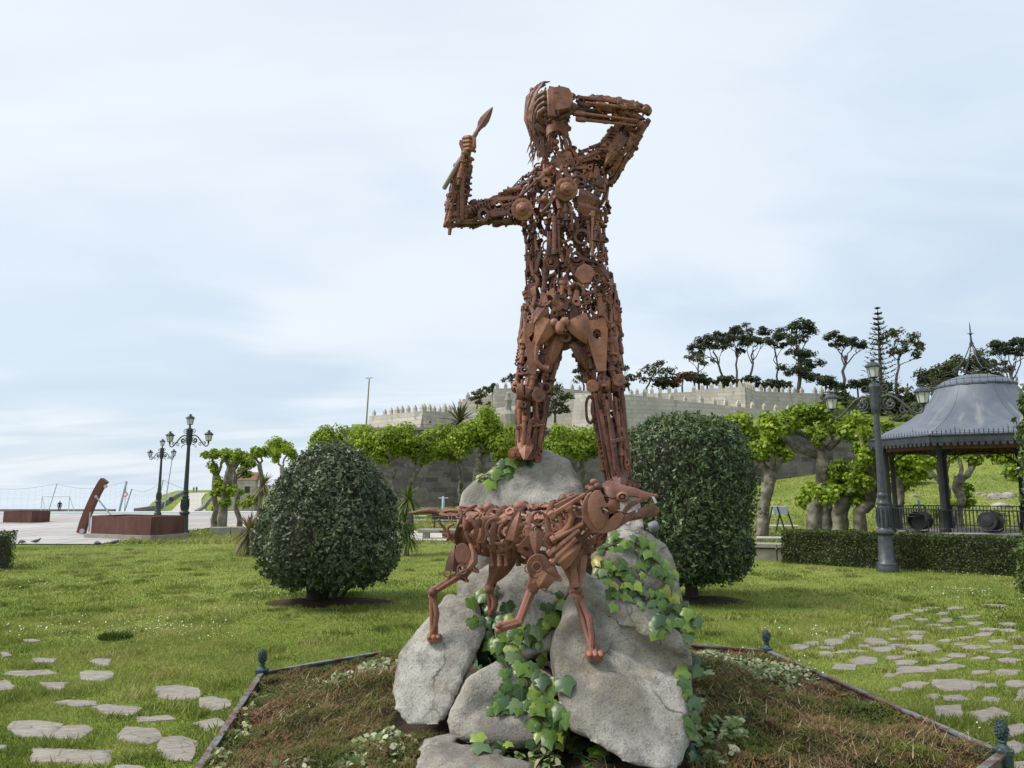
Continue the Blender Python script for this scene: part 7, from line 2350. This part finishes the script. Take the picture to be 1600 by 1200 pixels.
for k in range(8):
    mb = MB(); vs = []; fs = []; nf = 7
    for (r, z) in prof:
        for q in range(nf):
            f = .004 + .992 * q / (nf - 1)
            p = oct_pt(r, z, k, f)
            ca = Vector((p.x, p.y, 0)).normalized() * r * .965; tt_ = min(1, max(0, (3.3 - r) / 1.6))
            p = p.lerp(Vector((ca.x, ca.y, z)), tt_)
            sag = 0.05 * math.sin(math.pi * q / (nf - 1)) * (r / 3.5)
            p.z -= sag
            vs.append(p)
    m = len(vs)
    vs += [v - Vector((0, 0, .03)) for v in vs]
    for i in range(len(prof) - 1):
        for q in range(nf - 1):
            f = (i*nf + q, i*nf + q + 1, (i+1)*nf + q + 1, (i+1)*nf + q)
            fs.append(f); fs.append(tuple(reversed([m + z for z in f])))
    for q in range(nf - 1): fs.append((q + 1, q, m + q, m + q + 1))
    mb.add(vs, fs); mb.build('roof_panel', M['zinc'], band, smooth=True)
    # fascia with hanging teeth
    a, b = oct_pt(3.5, 0, k, .003), oct_pt(3.5, 0, k, .997)
    d = (b - a); L = d.length; ang = math.atan2(d.y, d.x)
    Mx = Matrix.Translation((a + b) / 2) @ Matrix.Rotation(ang, 4, 'Z')
    mb = MB(); mb.box((0, 0, 3.585), (L, .04, .21), Mx); mb.box((0, -.0, 3.705), (L, .10, .035), Mx)
    nt = 15
    for q in range(nt):
        x = -L / 2 + L * (q + .5) / nt
        mb.add([(x - L/nt*.34, -.015, 3.48), (x + L/nt*.34, -.015, 3.48), (x + L/nt*.34, .015, 3.48), (x - L/nt*.34, .015, 3.48), (x - L/nt*.3, -.015, 3.40), (x + L/nt*.3, -.015, 3.40), (x + L/nt*.3, .015, 3.40), (x - L/nt*.3, .015, 3.40), (x, -.012, 3.365), (x, .012, 3.365)], [(3,2,1,0),(0,1,5,4),(2,3,7,6),(1,2,6,5),(3,0,4,7),(4,5,8),(7,9,6),(5,6,9,8),(7,4,8,9)], Mx)
    mb.build('fascia', M['iron_blue'], band, smooth=None)
    mb = MB()
    for q in range(22):
        x = -L / 2 + L * (q + .5) / 22; h = .16 if q % 11 != 5 else .26
        mb.tube([(x, 0, 3.72), (x, 0, 3.72 + h)], [.012, .005], 4, M=Mx)
        mb.ball((x, 0, 3.72 + h * .6), (.022, .012, .022), 5, M=Mx)
    mb.box((0, 0, 3.755), (L, .012, .012), Mx)
    mb.build('cresting', M['iron_black'], band, smooth=None)
    # column
    cp = Vector((math.cos(BA[k]) * 3.0, math.sin(BA[k]) * 3.0, .6))
    mb = MB(); mb.lathe([(.17, 0), (.17, .25), (.14, .28), (.12, .75), (.14, .78), (.14, .84), (.09, .88), (.075, 2.55), (.10, 2.6), (.12, 2.68), (.12, 3.0)], 8)
    mb.build('column', M['iron_black'], band, smooth=35, loc=cp)
    # arched bracket between columns
    a, b = oct_pt(3.0, 0, k, .02), oct_pt(3.0, 0, k, .98)
    d = b - a; L = d.length; ang = math.atan2(d.y, d.x); Mx = Matrix.Translation((a + b) / 2) @ Matrix.Rotation(ang, 4, 'Z')
    mb = MB()
    arc = [(-L/2 + L * i / 20, 0, 2.95 + .45 * math.sin(math.pi * i / 20) ** .7) for i in range(21)]
    mb.tube(arc, .02, 5, M=Mx)
    for i in range(1, 20, 2): mb.tube([arc[i], (arc[i][0], 0, 3.5)], .010, 4, M=Mx)
    for s in (-1, 1):
        mb.tube([Mx @ Vector((s * (L/2 - .28) + x, y, 3.25 + z)) for x, y, z in scroll(0, 0, .15, .03, 1.3, 1.0)], .012, 5)
    mb.build('arched_bracket', M['iron_black'], band, smooth=None)
    # railing on this side
    rl = empty('railing'); rl.parent = band; rl.matrix_basis = Mx
    mb = MB(); mb.box((0, 0, 1.42), (L, .05, .035)); mb.box((0, 0, .72), (L, .04, .03)); mb.build('rail', M['iron_black'], rl)
    mb = MB(); mb.tube([(0, 0, .74), (0, 0, 1.405)], .013, 5); bar_me = mb.mesh('railing_bar', M['iron_black'])
    nb = 20
    for q in range(nb): link('railing_bar', bar_me, rl, loc=(-L/2 + L * (q + .5) / nb, 0, 0))
mb = MB(); mb.lathe([(3.25, 0), (3.25, .5), (3.4, .52), (3.4, .6), (0, .6)], 8, Matrix.Rotation(BA[0], 4, 'Z')); mb.build('platform', M['platform'], band, smooth=None)
mb = MB(); mb.lathe([(3.44, 3.52), (2.9, 3.50), (1.6, 3.62), (.0, 3.66)], 8, Matrix.Rotation(BA[0], 4, 'Z')); mb.build('soffit', M['soffit'], band, smooth=None)
mb = MB(); mb.lathe([(3.02, 3.30), (3.06, 3.30), (3.06, 3.5), (3.02, 3.5)], 8, Matrix.Rotation(BA[0], 4, 'Z'), closed=True); mb.build('ring_beam', M['soffit'], band, smooth=None)
mb = MB(); mb.lathe([(1.21, 5.48), (1.22, 5.53), (1.08, 5.62), (.85, 5.76), (.5, 5.87), (.2, 5.91), (0, 5.92)], 16); mb.build('roof_cap', M['zinc'], band, smooth=40)
mb = MB()
for q in range(34):
    a = q * 6.283 / 34; r = 1.2
    h = .26 if q % 4 else .55
    mb.tube([(r * math.cos(a), r * math.sin(a), 5.52), (r * math.cos(a), r * math.sin(a), 5.52 + h)], [.011, .004], 4)
mb.lathe([(1.19, 5.66), (1.21, 5.66), (1.21, 5.672), (1.19, 5.672)], 32, closed=True)
mb.build('crown_cresting', M['iron_black'], band, smooth=None)
mb = MB()
for q in range(8):
    a = BA[q]
    pts = [(1.0, 5.98), (.62, 6.06), (.40, 6.28), (.24, 6.52), (.12, 6.78), (.05, 6.95)]
    mb.tube([(r * math.cos(a), r * math.sin(a), z) for r, z in pts], .016, 5)
mb.lathe([(.06, 6.9), (.07, 7.0), (.035, 7.08), (.025, 7.3), (.06, 7.33), (.025, 7.37), (.018, 7.6), (0, 7.8)], 8)
for q in range(4):
    a = q * 1.57; mb.tube([(0, 0, 7.34), (.14 * math.cos(a), .14 * math.sin(a), 7.36)], [.012, .004], 4)
mb.build('spire', M['iron_blue'], band, smooth=40)

# floodlights on the bandstand edge
def floodlight(loc, rz, label):
    root = empty('floodlight', loc, rz, label=label, cat='floodlight', group='black floodlights at the bandstand')
    Mx = Matrix.Translation((0, 0, .33)) @ Matrix.Rotation(R(90), 4, 'Y') @ Matrix.Rotation(R(-12), 4, 'X')
    mb = MB(); mb.lathe([(0, -.34), (.15, -.32), (.18, -.26), (.2, -.1), (.235, -.06), (.27, .06), (.27, .12), (.25, .12), (.22, .02), (0, .0)], 16, Mx)
    mb.build('lamp_body', M['iron_black'], root, smooth=35)
    mb = MB()
    for k in range(7): mb.lathe([(.16, -.30 + k * .035), (.255 - .0 * k, -.30 + k * .035), (.255, -.29 + k * .035), (.16, -.29 + k * .035)], 14, Mx, closed=True)
    mb.build('cooling_fins', M['iron_black'], root)
    mb = MB(); mb.tube([(0, -.3, .33), (0, -.3, .08), (0, -.16, .03), (0, .16, .03), (0, .3, .08), (0, .3, .33)], .02, 6); mb.box((0, 0, .02), (.4, .3, .03)); mb.build('yoke', M['iron_black'], root)
    mb = MB(); mb.tube([(.1, -.24, .52), (.42, -.2, .46), (.42, .2, .46), (.1, .24, .52)], .012, 5); mb.prism([(.06, -.25), (.40, -.2), (.40, .2), (.06, .25)], .53, .54); mb.build('hood', M['iron_black'], root)
for (px, rz, lb) in ((1437, 200, 'black floodlight between the lamp post and the middle bandstand column'), (1552, 20, 'black floodlight at the right side of the bandstand')):
    p = P(px, 832, 20.7); floodlight(Vector((p.x, p.y, .60)) if False else Vector((p.x, p.y, p.z)), R(rz), lb)
# the kerb they stand on
a_, b_ = P(1420, 832, 20.7), P(1600, 834, 20.5)
mb = MB(); mid = (a_ + b_) / 2; L = (b_ - a_).length
mb.box((0, 0, -(mid.z) / 2 - .005), (L + 1.2, .5, mid.z), None)
o = mb.build('stone_plinth', M['platform'], None, loc=mid, label='low stone plinth behind the hedge carrying the floodlights', cat='plinth'); o.rotation_euler = (0, 0, math.atan2(b_.y - a_.y, b_.x - a_.x))

# ================================================================== LEFT SIDE: PLANTERS, BEAM, GOAL, SEA WALL
t = NT('corten')
co = t.coord('World'); n1 = t.noise(t.coord('World', (1, 1, .35)), 2.2, 5, .6); n2 = t.noise(co, 14, 5, .7)
c = t.mix(t.map(n1, .35, .65), (0.075, 0.030, 0.026), (0.135, 0.055, 0.042))
c = t.mix(t.map(n2, .60, .68, 0, .6), c, (0.26, 0.13, 0.09))
M['corten'] = t.done(c, .75, t.bump(n2, .2, .01))
def planter(loc, rz, lx, ly, h, base_h, over, label, boards=False):
    root = empty('rust_planter', loc, rz, label=label, cat='planter')
    mb = MB(); mb.box((0, 0, base_h / 2 - .05), (lx + over, ly + over, base_h + .1)); mb.build('concrete_base', M['concrete'], root)
    for (sx, sy, px, py) in ((lx, .03, 0, -ly/2), (lx, .03, 0, ly/2), (.03, ly - .064, -lx/2 + .02, 0), (.03, ly - .064, lx/2 - .02, 0)):
        mb = MB(); mb.box((px, py, base_h + h / 2), (sx, sy, h)); mb.build('side_panel', M['corten'], root)
    mb = MB(); mb.box((0, 0, base_h + h - .09), (lx - .07, ly - .07, .05)); mb.build('soil', M['soil'], root)
    return root
K0 = Vector((-14.25, 28.6, 0)); e1 = Vector((-.92, .39, 0)); e2 = Vector((.39, .92, 0))
planter(K0 + e1 * 1.72 + e2 * .8, math.atan2(-e1.y, -e1.x), 3.4, 1.6, .72, .2, .35, 'large rust brown steel planter on a concrete base at the lawn edge')
p = P(41, 818, 41); planter(Vector((p.x, p.y, .03)), R(-12), 1.9, 1.2, .62, .06, 1.4, 'small rust planter at the far left on the plaza')

bm_root = empty('curved_beam_sculpture', P(127, 833, 32), label='curved rust brown beam leaning right on steel struts', cat='sculpture')
o0 = bm_root.location.copy(); bm_root.location.z = .03; o0 = bm_root.location.copy()
pts = [P(x, y, 32) - o0 for x, y in ((127, 833), (131, 818), (137, 802), (144, 786), (152, 769), (160, 755), (164, 750))]
M['beam'] = plain('beam_rust_wood', (0.17, 0.065, 0.04), (0.10, 0.04, 0.027), 3, .75, .25)
mb = MB(); vs = []; fs = []
for i, q in enumerate(pts):
    tt = (pts[min(i+1, len(pts)-1)] - pts[max(i-1, 0)]).normalized(); sd = tt.cross(Vector((0, 1, 0))).normalized()
    for (u, w_) in ((-.15, -.13), (.15, -.13), (.15, .13), (-.15, .13)): vs.append(q + sd * u + Vector((0, w_, 0)))
for i in range(len(pts) - 1):
    for k in range(4):
        k2 = (k + 1) % 4; fs.append((i*4 + k, i*4 + k2, (i+1)*4 + k2, (i+1)*4 + k))
fs += [(3, 2, 1, 0), tuple((len(pts)-1)*4 + q for q in range(4))]
mb.add(vs, fs); mb.build('beam', M['beam'], bm_root, smooth=None)
M['steel'] = plain('pale_steel', (0.45, 0.47, 0.5), (0.35, 0.37, 0.4), 5, .45, .05, metal=.3)
for (a, b, r) in (((150, 776), (174, 806), .035), ((141, 800), (139, 831), .035)):
    mb = MB(); mb.tube([P(*a, 31.9) - o0, P(*b, 31.9) - o0], r, 8); mb.build('strut', M['steel'], bm_root)
for (x, y, r) in ((128, 830, .11), (150, 776, .06), (165, 760, .08)):
    mb = MB(); mb.lathe([(r, -.02), (r, .02)], 12, Matrix.Translation(P(x, y, 31.75) - o0) @ Matrix.Rotation(R(90), 4, 'X')); mb.build('bracket', M['steel'], bm_root)

def gpt(px, Y): 
    x = (px - 800) / FPX * Y
    return Vector((x, Y, ground_z(x, Y)))
goal = empty('football_goal', gpt(96, 92), label='white football goal frame on the sports court', cat='goal')
M['white_paint'] = plain('white_paint', (0.62, 0.63, 0.62), (0.5, 0.5, 0.5), 3, .5, .05)
for (pp, nm) in (([(-1.75, 0, 0), (-1.75, 0, 2.1)], 'goal_post'), ([(1.75, 0, 0), (1.75, 0, 2.1)], 'goal_post'), ([(-1.75, 0, 2.1), (1.75, 0, 2.1)], 'crossbar'), ([(-1.75, 0, 2.1), (-1.85, 1.2, 0)], 'back_stay'), ([(1.75, 0, 2.1), (1.85, 1.2, 0)], 'back_stay'), ([(-1.85, 1.2, .04), (1.85, 1.2, .04)], 'ground_bar')):
    mb = MB(); mb.tube(pp, .055 if nm != 'back_stay' else .035, 6); mb.build(nm, M['white_paint'], goal)
M['seawall'] = plain('sea_wall_stone', (0.24, 0.23, 0.215), (0.14, 0.135, 0.13), .8, .95, .4, coord='World')
o = wall_run('wall', M['seawall'], [(-200, 112.2), (-140, 112.2), (-100, 112.2), (-62, 112.2)], [-3.2] * 4, [-1.62] * 4, .7); tag(o, 'long grey sea wall at the far edge of the plaza', 'wall'); o.name = 'sea_wall'
pts = [(-56, 108), (-60, 122), (-67, 140), (-75, 160), (-85, 186)]
o = wall_run('headland_wall', M['seawall'], pts, [-4] * 5, [ground_z(x, y) + .75 for x, y in pts], .6); tag(o, 'low stone wall along the seaward side of the headland path', 'wall')
pts = [(-47, 108), (-53, 124), (-60, 142), (-66, 158)]
o = wall_run('headland_wall', M['seawall'], pts, [-4] * 4, [ground_z(x, y) + .45 for x, y in pts], .5); tag(o, 'low stone wall along the inland side of the headland path', 'wall')
# ball stop net on poles
net = empty('ball_stop_net', gpt(195, 105), label='ball stop net hung on tall pale poles along the sea wall', cat='net')
nb = net.location.copy()
M['pole'] = plain('pale_green_pole', (0.34, 0.40, 0.38), (0.26, 0.31, 0.3), 3, .5, .05)
poles = [(-60, 754, 110, .05), (86, 756, 109, .06), (195, 752, 105, .16), (203, 764, 105, .10), (252, 750, 100, .08), (345, 765, 112, .06)]
tops = []
for (px, py, Y, r) in poles:
    b = gpt(px, Y); tp = P(px + (3 if px > 0 else 0), py, Y)
    mb = MB(); mb.tube([b - nb, tp - nb], r, 7); mb.build('pole', M['pole'], net); tops.append(tp)
M['cord'] = plain('net_cord', (0.25, 0.27, 0.28), (0.2, 0.22, 0.23), 3, .8, 0)
for i in range(len(tops) - 1):
    a, b = tops[i], tops[i + 1]
    if i == 2: continue
    mb = MB(); n = 14
    cab = [a.lerp(b, q / n) - Vector((0, 0, .9 * math.sin(math.pi * q / n))) - nb for q in range(n + 1)]
    mb.tube(cab, .022, 4)
    for q in range(1, n, 1): mb.tube([cab[q], cab[q] - Vector((0, 0, 3.6))], .006, 3)
    for h in range(1, 6): mb.tube([c - Vector((0, 0, .65 * h)) for c in cab], .006, 3)
    mb.build('netting', M['cord'], net, smooth=None)
tp = empty('tall_thin_pole', gpt(264, 100), label='tall thin leaning pole between the two far lamps', cat='pole')
mb = MB(); mb.tube([(0, 0, 0), P(270, 711, 100) - tp.location], [.09, .06], 6); mb.build('pole', M['pole'], tp)
mb = MB(); mb.lathe([(.0, -.02), (.28, -.02), (.34, 0), (.28, .02), (0, .02)], 10, Matrix.Translation((.9, 0, 1.9)) @ Matrix.Rotation(R(90), 4, 'X')); mb.build('dark_plate', M['iron_black'], tp)
sg = empty('round_road_sign', gpt(203, 99), label='round red and white prohibition sign on a pole by the sea', cat='road sign')
M['sign_white'] = plain('sign_white', (0.7, 0.7, 0.7), (0.62, 0.62, 0.62), 2, .5, 0); M['sign_red'] = plain('sign_red', (0.5, 0.06, 0.05), (0.4, 0.05, 0.04), 2, .5, 0)
mb = MB(); mb.tube([(0, .06, 0), (0, .06, 3.9)], .05, 6); mb.build('pole', M['pole'], sg)
Rx = Matrix.Rotation(R(90), 4, 'X')
mb = MB(); mb.lathe([(.0, -.02), (.31, -.02), (.31, .02), (0, .02)], 16, Matrix.Translation((0, 0, 2.55)) @ Rx); mb.build('sign_face', M['sign_white'], sg)
mb = MB(); mb.lathe([(.24, -.01), (.34, -.01), (.34, .035), (.24, .035)], 16, Matrix.Translation((0, 0, 2.55)) @ Rx, closed=True); mb.build('red_ring', M['sign_red'], sg)
mb = MB(); mb.box((0, -.025, 2.0), (.5, .02, .28)); mb.build('lower_plate', M['sign_white'], sg)
# far house
hs_ = empty('far_house', gpt(383, 120), R(12), label='small far stone house with a red roof behind the small plane trees', cat='house')
mb = MB(); mb.box((0, 0, 2.0), (4.6, 4, 6.0)); mb.build('wall', M['fort'], hs_)
mb = MB(); mb.add([(-2.5, -2.2, 5), (2.5, -2.2, 5), (2.5, 2.2, 5), (-2.5, 2.2, 5), (-2.5, 0, 6.3), (2.5, 0, 6.3)], [(0, 1, 5, 4), (2, 3, 4, 5), (0, 4, 3), (1, 2, 5), (3, 2, 1, 0)]); mb.build('roof', plain('red_tile', (0.26, 0.12, 0.08), (0.2, 0.09, 0.06), 2, .8, .3), hs_, smooth=None)
for x in (-1.1, 1.1):
    mb = MB(); mb.box((x, -2.02, 3.4), (.8, .06, 1.1)); mb.build('window', M['iron_black'], hs_)

# ================================================================== BENCHES, BARRIERS, EXERCISE GEAR
M['bench_wood'] = plain('dark_bench', (0.03, 0.03, 0.034), (0.05, 0.05, 0.055), 6, .6, .1)
bn = empty('park_bench', G(702, 829), R(4), label='dark slatted park bench seen under the tail of the dog statue', cat='bench')
for k in range(3):
    mb = MB(); mb.box((0, -.16 + .16 * k, .43), (1.7, .13, .035)); mb.build('seat_slat', M['bench_wood'], bn)
for k in range(2):
    mb = MB(); mb.box((0, .27 + .03 * k, .58 + .15 * k), (1.7, .03, .13)); mb.build('back_slat', M['bench_wood'], bn)
for s in (-1, 1):
    mb = MB(); mb.box((s * .72, .02, .21), (.06, .42, .42)); mb.tube([(s * .72, .22, .40), (s * .72, .32, .82)], .025, 6); mb.build('leg', M['bench_wood'], bn)
sb = empty('stone_bench', G(693, 842), R(2), label='old low stone slab bench beyond the dog statue hind quarters', cat='bench')
mb = MB(); chamfer_box(mb, 2.1, .5, .15, off=(0, 0, .33)); mb.build('slab', M['concrete'], sb)
for x in (-.7, .1, .8):
    mb = MB(); mb.box((x, 0, .13), (.28, .34, .27)); mb.build('leg', M['concrete'], sb)
M['pale_blue'] = plain('pale_blue_paint', (0.42, 0.50, 0.56), (0.36, 0.44, 0.50), 5, .5, .05)
ep = empty('exercise_post', G(692, 824), label='pale blue exercise post behind the dark bench', cat='exercise post')
mb = MB(); mb.lathe([(.075, 0), (.075, .55), (.15, .6), (.15, .75), (.075, .82), (.07, 1.55), (.05, 1.58), (0, 1.58)], 10); mb.build('post', M['pale_blue'], ep, smooth=35)
mb = MB(); mb.tube([(-.25, 0, 1.5), (.25, 0, 1.5)], .02, 6); mb.build('handle_bar', M['white_paint'], ep)
M['orange'] = plain('orange_paint', (0.5, 0.28, 0.08), (0.42, 0.22, 0.06), 5, .5, .05)
br_ = empty('barrier', G(658, 826), R(3), label='white barrier with orange legs beside the left cabbage palm', cat='barrier')
for z in (.42, .62):
    mb = MB(); mb.tube([(-.8, 0, z), (.28, 0, z)], .03, 6); mb.build('rail', M['white_paint'], br_)
mb = MB(); mb.tube([(.28, 0, .68), (.30, 0, .34), (.46, 0, .16), (.22, 0, -.0)], .028, 6); mb.build('leg', M['orange'], br_)
mb = MB(); mb.tube([(-.8, 0, .68), (-.8, 0, 0)], .028, 6); mb.build('leg', M['orange'], br_)
# A-frame exercise unit at the right
ex = empty('exercise_unit', G(1222, 834), R(-8), label='black legged A frame exercise unit with a grey blue panel', cat='exercise machine')
for s in (-1, 1):
    for q in (-1, 1):
        mb = MB(); mb.tube([(s * .25 + q * .10 - .06, s * .25, 1.22), (s * .25 + q * .42 - .06, s * .25, 0)], .035, 7); mb.build('leg', M['iron_black'], ex)
mb = MB(); mb.box((-.06, 0, 1.05), (.6, .52, .34)); mb.build('panel', M['pale_blue'], ex)
for k, (px, py, L, h, lb) in enumerate(((1215, 829, 1.9, .22, 'long low pale exercise rail behind the A frame'), (1202, 848, .9, .18, 'low pale bench rail left of the hedge end'))):
    lr = empty('low_rail', G(px, py), R(-6), label=lb, cat='rail')
    mb = MB(); mb.tube([(-L/2, 0, h), (L/2, 0, h)], .05, 7); mb.build('bar', M['white_paint'], lr)
    for x in (-L * .4, L * .4):
        mb = MB(); mb.tube([(x, 0, 0), (x, 0, h)], .04, 6); mb.build('foot', M['concrete'], lr)
gx = empty('exercise_unit', gpt(1427, 27.5), 0, label='green exercise frame seen left through the bandstand railing', cat='exercise machine'); gx.location.z = .3
M['green_paint'] = plain('green_paint', (0.05, 0.17, 0.13), (0.04, 0.13, 0.1), 4, .5, .05)
mb = MB(); mb.tube([(-.22, 0, .7), (-.22, 0, 1.05), (-.16, 0, 1.12), (.16, 0, 1.12), (.22, 0, 1.05), (.22, 0, .7)], .03, 7); mb.build('handle_frame', M['green_paint'], gx)
mb = MB(); mb.tube([(0, 0, -.3), (0, 0, 1.3)], .05, 8); mb.build('post', M['pale_blue'], gx)
# low walls
def block_wall(a, b, h, thick, label, blocks, cop=True):
    a, b = Vector(a), Vector(b); L = (b - a).length
    root = empty('low_stone_wall', (a + b) / 2, math.atan2(b.y - a.y, b.x - a.x), label=label, cat='wall')
    for k in range(blocks):
        w_ = L / blocks
        mb = MB(); chamfer_box(mb, w_ - .012, thick, h - (.13 if cop else 0), .06, off=(-L/2 + w_ * (k + .5), 0, (h - (.13 if cop else 0)) / 2 - .02)); mb.build('stone_block', M['concrete'], root)
        if cop:
            mb = MB(); chamfer_box(mb, w_ - .008, thick + .1, .12, .1, off=(-L/2 + w_ * (k + .5), 0, h - .06)); mb.build('coping_stone', M['concrete'], root)
block_wall((6.2, 21.9, 0), (9.4, 20.95, 0), .48, .4, 'low grey stone wall ending at the hedge', 4)
block_wall((-13.1, 31.6, 0), (-10.6, 31.9, 0), .38, .4, 'low stone wall at the foot of the small plane trees', 3, False)
# small spotlight on the rocks
sl = empty('spotlight', P(1019, 832, 6.05), label='small grey spotlight on the ivy covered boulder right of the dog head', cat='spotlight')
mb = MB(); mb.lathe([(.0, -.03), (.04, -.03), (.045, -.01), (.045, .03), (.03, .05), (0, .052)], 14, Matrix.Translation((.005, 0, .045)) @ Matrix.Rotation(R(70), 4, 'Y')); mb.build('lamp_body', M['steel'] if False else plain('spot_grey', (.20, .20, .21), (.15, .15, .16), 10, .5, .05), sl, smooth=40)
mb = MB(); mb.tube([(0, 0, -.12), (0, 0, .05)], .015, 6); mb.build('stem', M['iron_black'], sl)

# ================================================================== PEOPLE AND PIGEONS
def person(loc, h, top_c, leg_c, label, rz=0.0, walk=.16, arm=.12, hair=(0.05, 0.035, 0.025)):
    """one continuous skinned figure: pelvis, spine, head, two legs mid-stride, two arms"""
    s = h / 1.75
    V = [(0, 0, .95), (0, 0, 1.15), (0, 0, 1.38), (0, 0, 1.52), (0, -.02, 1.62), (0, -.01, 1.73),
         (.10, 0, .90), (.11, -walk * .6, .50), (.11, -walk * .5, .08), (.11, -walk * .5 - .14, .03),
         (-.10, 0, .90), (-.11, walk * .35, .50), (-.11, walk, .10), (-.11, walk - .12, .03),
         (.19, 0, 1.40), (.25, arm * .6, 1.14), (.24, -arm * .3, .90), (.23, -arm * .5, .80),
         (-.19, 0, 1.40), (-.25, -arm * .6, 1.14), (-.24, -arm, .90), (-.23, -arm * 1.2, .80)]
    E = [(0,1),(1,2),(2,3),(3,4),(4,5),(0,6),(6,7),(7,8),(8,9),(0,10),(10,11),(11,12),(12,13),(2,14),(14,15),(15,16),(16,17),(2,18),(18,19),(19,20),(20,21)]
    Rd = [(.16,.11),(.145,.10),(.17,.11),(.055,.055),(.085,.10),(.075,.085),(.09,.09),(.065,.065),(.045,.045),(.035,.05),(.09,.09),(.065,.065),(.045,.045),(.035,.05),(.06,.06),(.047,.047),(.035,.035),(.03,.04),(.06,.06),(.047,.047),(.035,.035),(.03,.04)]
    me = bpy.data.meshes.new('person_rig'); me.from_pydata([tuple(c * s for c in v) for v in V], E, [])
    tmp = bpy.data.objects.new('person_rig', me); COL.objects.link(tmp)
    sk = tmp.modifiers.new('skin', 'SKIN')
    for sv, r in zip(me.skin_vertices[0].data, Rd): sv.radius = (r[0] * s, r[1] * s)
    me.skin_vertices[0].data[0].use_root = True
    ss_ = tmp.modifiers.new('sub', 'SUBSURF'); ss_.levels = 1; ss_.render_levels = 1
    out = eval_mesh(tmp); bpy.data.objects.remove(tmp)
    key = label[:12]
    skin = plain('skin_' + key, (0.42, 0.25, 0.18), (0.36, 0.21, 0.15), 5, .6, 0)
    for m_ in (plain('top_' + key, top_c, tuple(c * .8 for c in top_c), 6, .85, .1), plain('legs_' + key, leg_c, tuple(c * .8 for c in leg_c), 6, .85, .1), skin, plain('hair_' + key, hair, hair, 5, .7, 0)): out.materials.append(m_)
    for p in out.polygons:
        z = p.center.z / s
        x = abs(p.center.x) / s
        p.material_index = 3 if (z > 1.66 or (z > 1.56 and p.center.y > .02 * s)) else 2 if (z > 1.47 or (x > .17 and z < .86 and z > .7)) else 0 if z > .93 or (x > .18 and z > .8) else 3 if z < .07 else 1
        p.use_smooth = True
    o = link('person', out, None, loc=loc, label=label, cat='person'); o.rotation_euler = (0, 0, rz)
    return o
person(gpt(103, 101), 1.78, (0.03, 0.03, 0.035), (0.035, 0.035, 0.045), 'person in black standing in front of the football goal', R(20), .1)
person(gpt(156, 106), 1.45, (0.05, 0.05, 0.055), (0.03, 0.03, 0.035), 'small dark figure standing by the curved beam sculpture', R(-60), .1)
p = gpt(308, 186); person(p + Vector((0, 0, .2)), 1.7, (0.22, 0.14, 0.09), (0.06, 0.06, 0.08), 'person in brown walking on the headland path, left of the pair', R(160))
p = gpt(312.5, 186); person(p + Vector((0, 0, .2)), 1.8, (0.05, 0.07, 0.11), (0.05, 0.05, 0.07), 'person in blue walking on the headland path, right of the pair', R(170))
person(G(643, 839), 1.22, (0.02, 0.025, 0.04), (0.02, 0.02, 0.025), 'person in a dark jacket half hidden by the cabbage palm', R(90), .14)

def pigeon(loc, rz, label, peck=0.0):
    root = empty('pigeon', loc, rz, label=label, cat='pigeon', group='pigeons on the lawn edge')
    mb = MB()
    mb.tube([(-.17, 0, .10), (-.11, 0, .105), (-.03, 0, .11), (.05, 0, .125), (.09, 0, .155 - peck * .06), (.115, 0, .19 - peck * .12), (.14, 0, .195 - peck * .15), (.155, 0, .19 - peck * .16)], [.012, .03, .058, .06, .04, .027, .026, .012], 10)
    mb.tube([(.15, 0, .192 - peck * .16), (.18, 0, .185 - peck * .17)], [.008, .002], 5)
    for s in (-1, 1): mb.tube([(0, s * .02, .07), (.005, s * .02, .0), (.03, s * .02, .0)], .005, 4)
    mb.build('body', plain('pigeon_grey', (0.07, 0.075, 0.085), (0.15, 0.15, 0.16), 8, .7, 0), root, smooth=True)
    mb = MB()
    for s in (-1, 1): mb.tube([(.05, s * .05, .125), (-.05, s * .058, .115), (-.16, s * .03, .10)], [.02, .03, .006], 6, flat=.5)
    mb.build('wing', plain('pigeon_wing', (0.05, 0.05, 0.06), (0.11, 0.11, 0.12), 8, .7, 0), root, smooth=True)
for (px, py, rz, pk, lb) in ((34, 851, 170, .9, 'pigeon pecking, leftmost of the four on the lawn edge'), (56, 850, 20, 0, 'pigeon standing upright near the left edge of the lawn'), (152, 853, 160, .7, 'pigeon with lowered head in front of the rust planter'), (178, 852, 30, .2, 'pigeon nearest to the concrete base of the planter')):
    pigeon(G(px, py), R(rz), lb, pk)
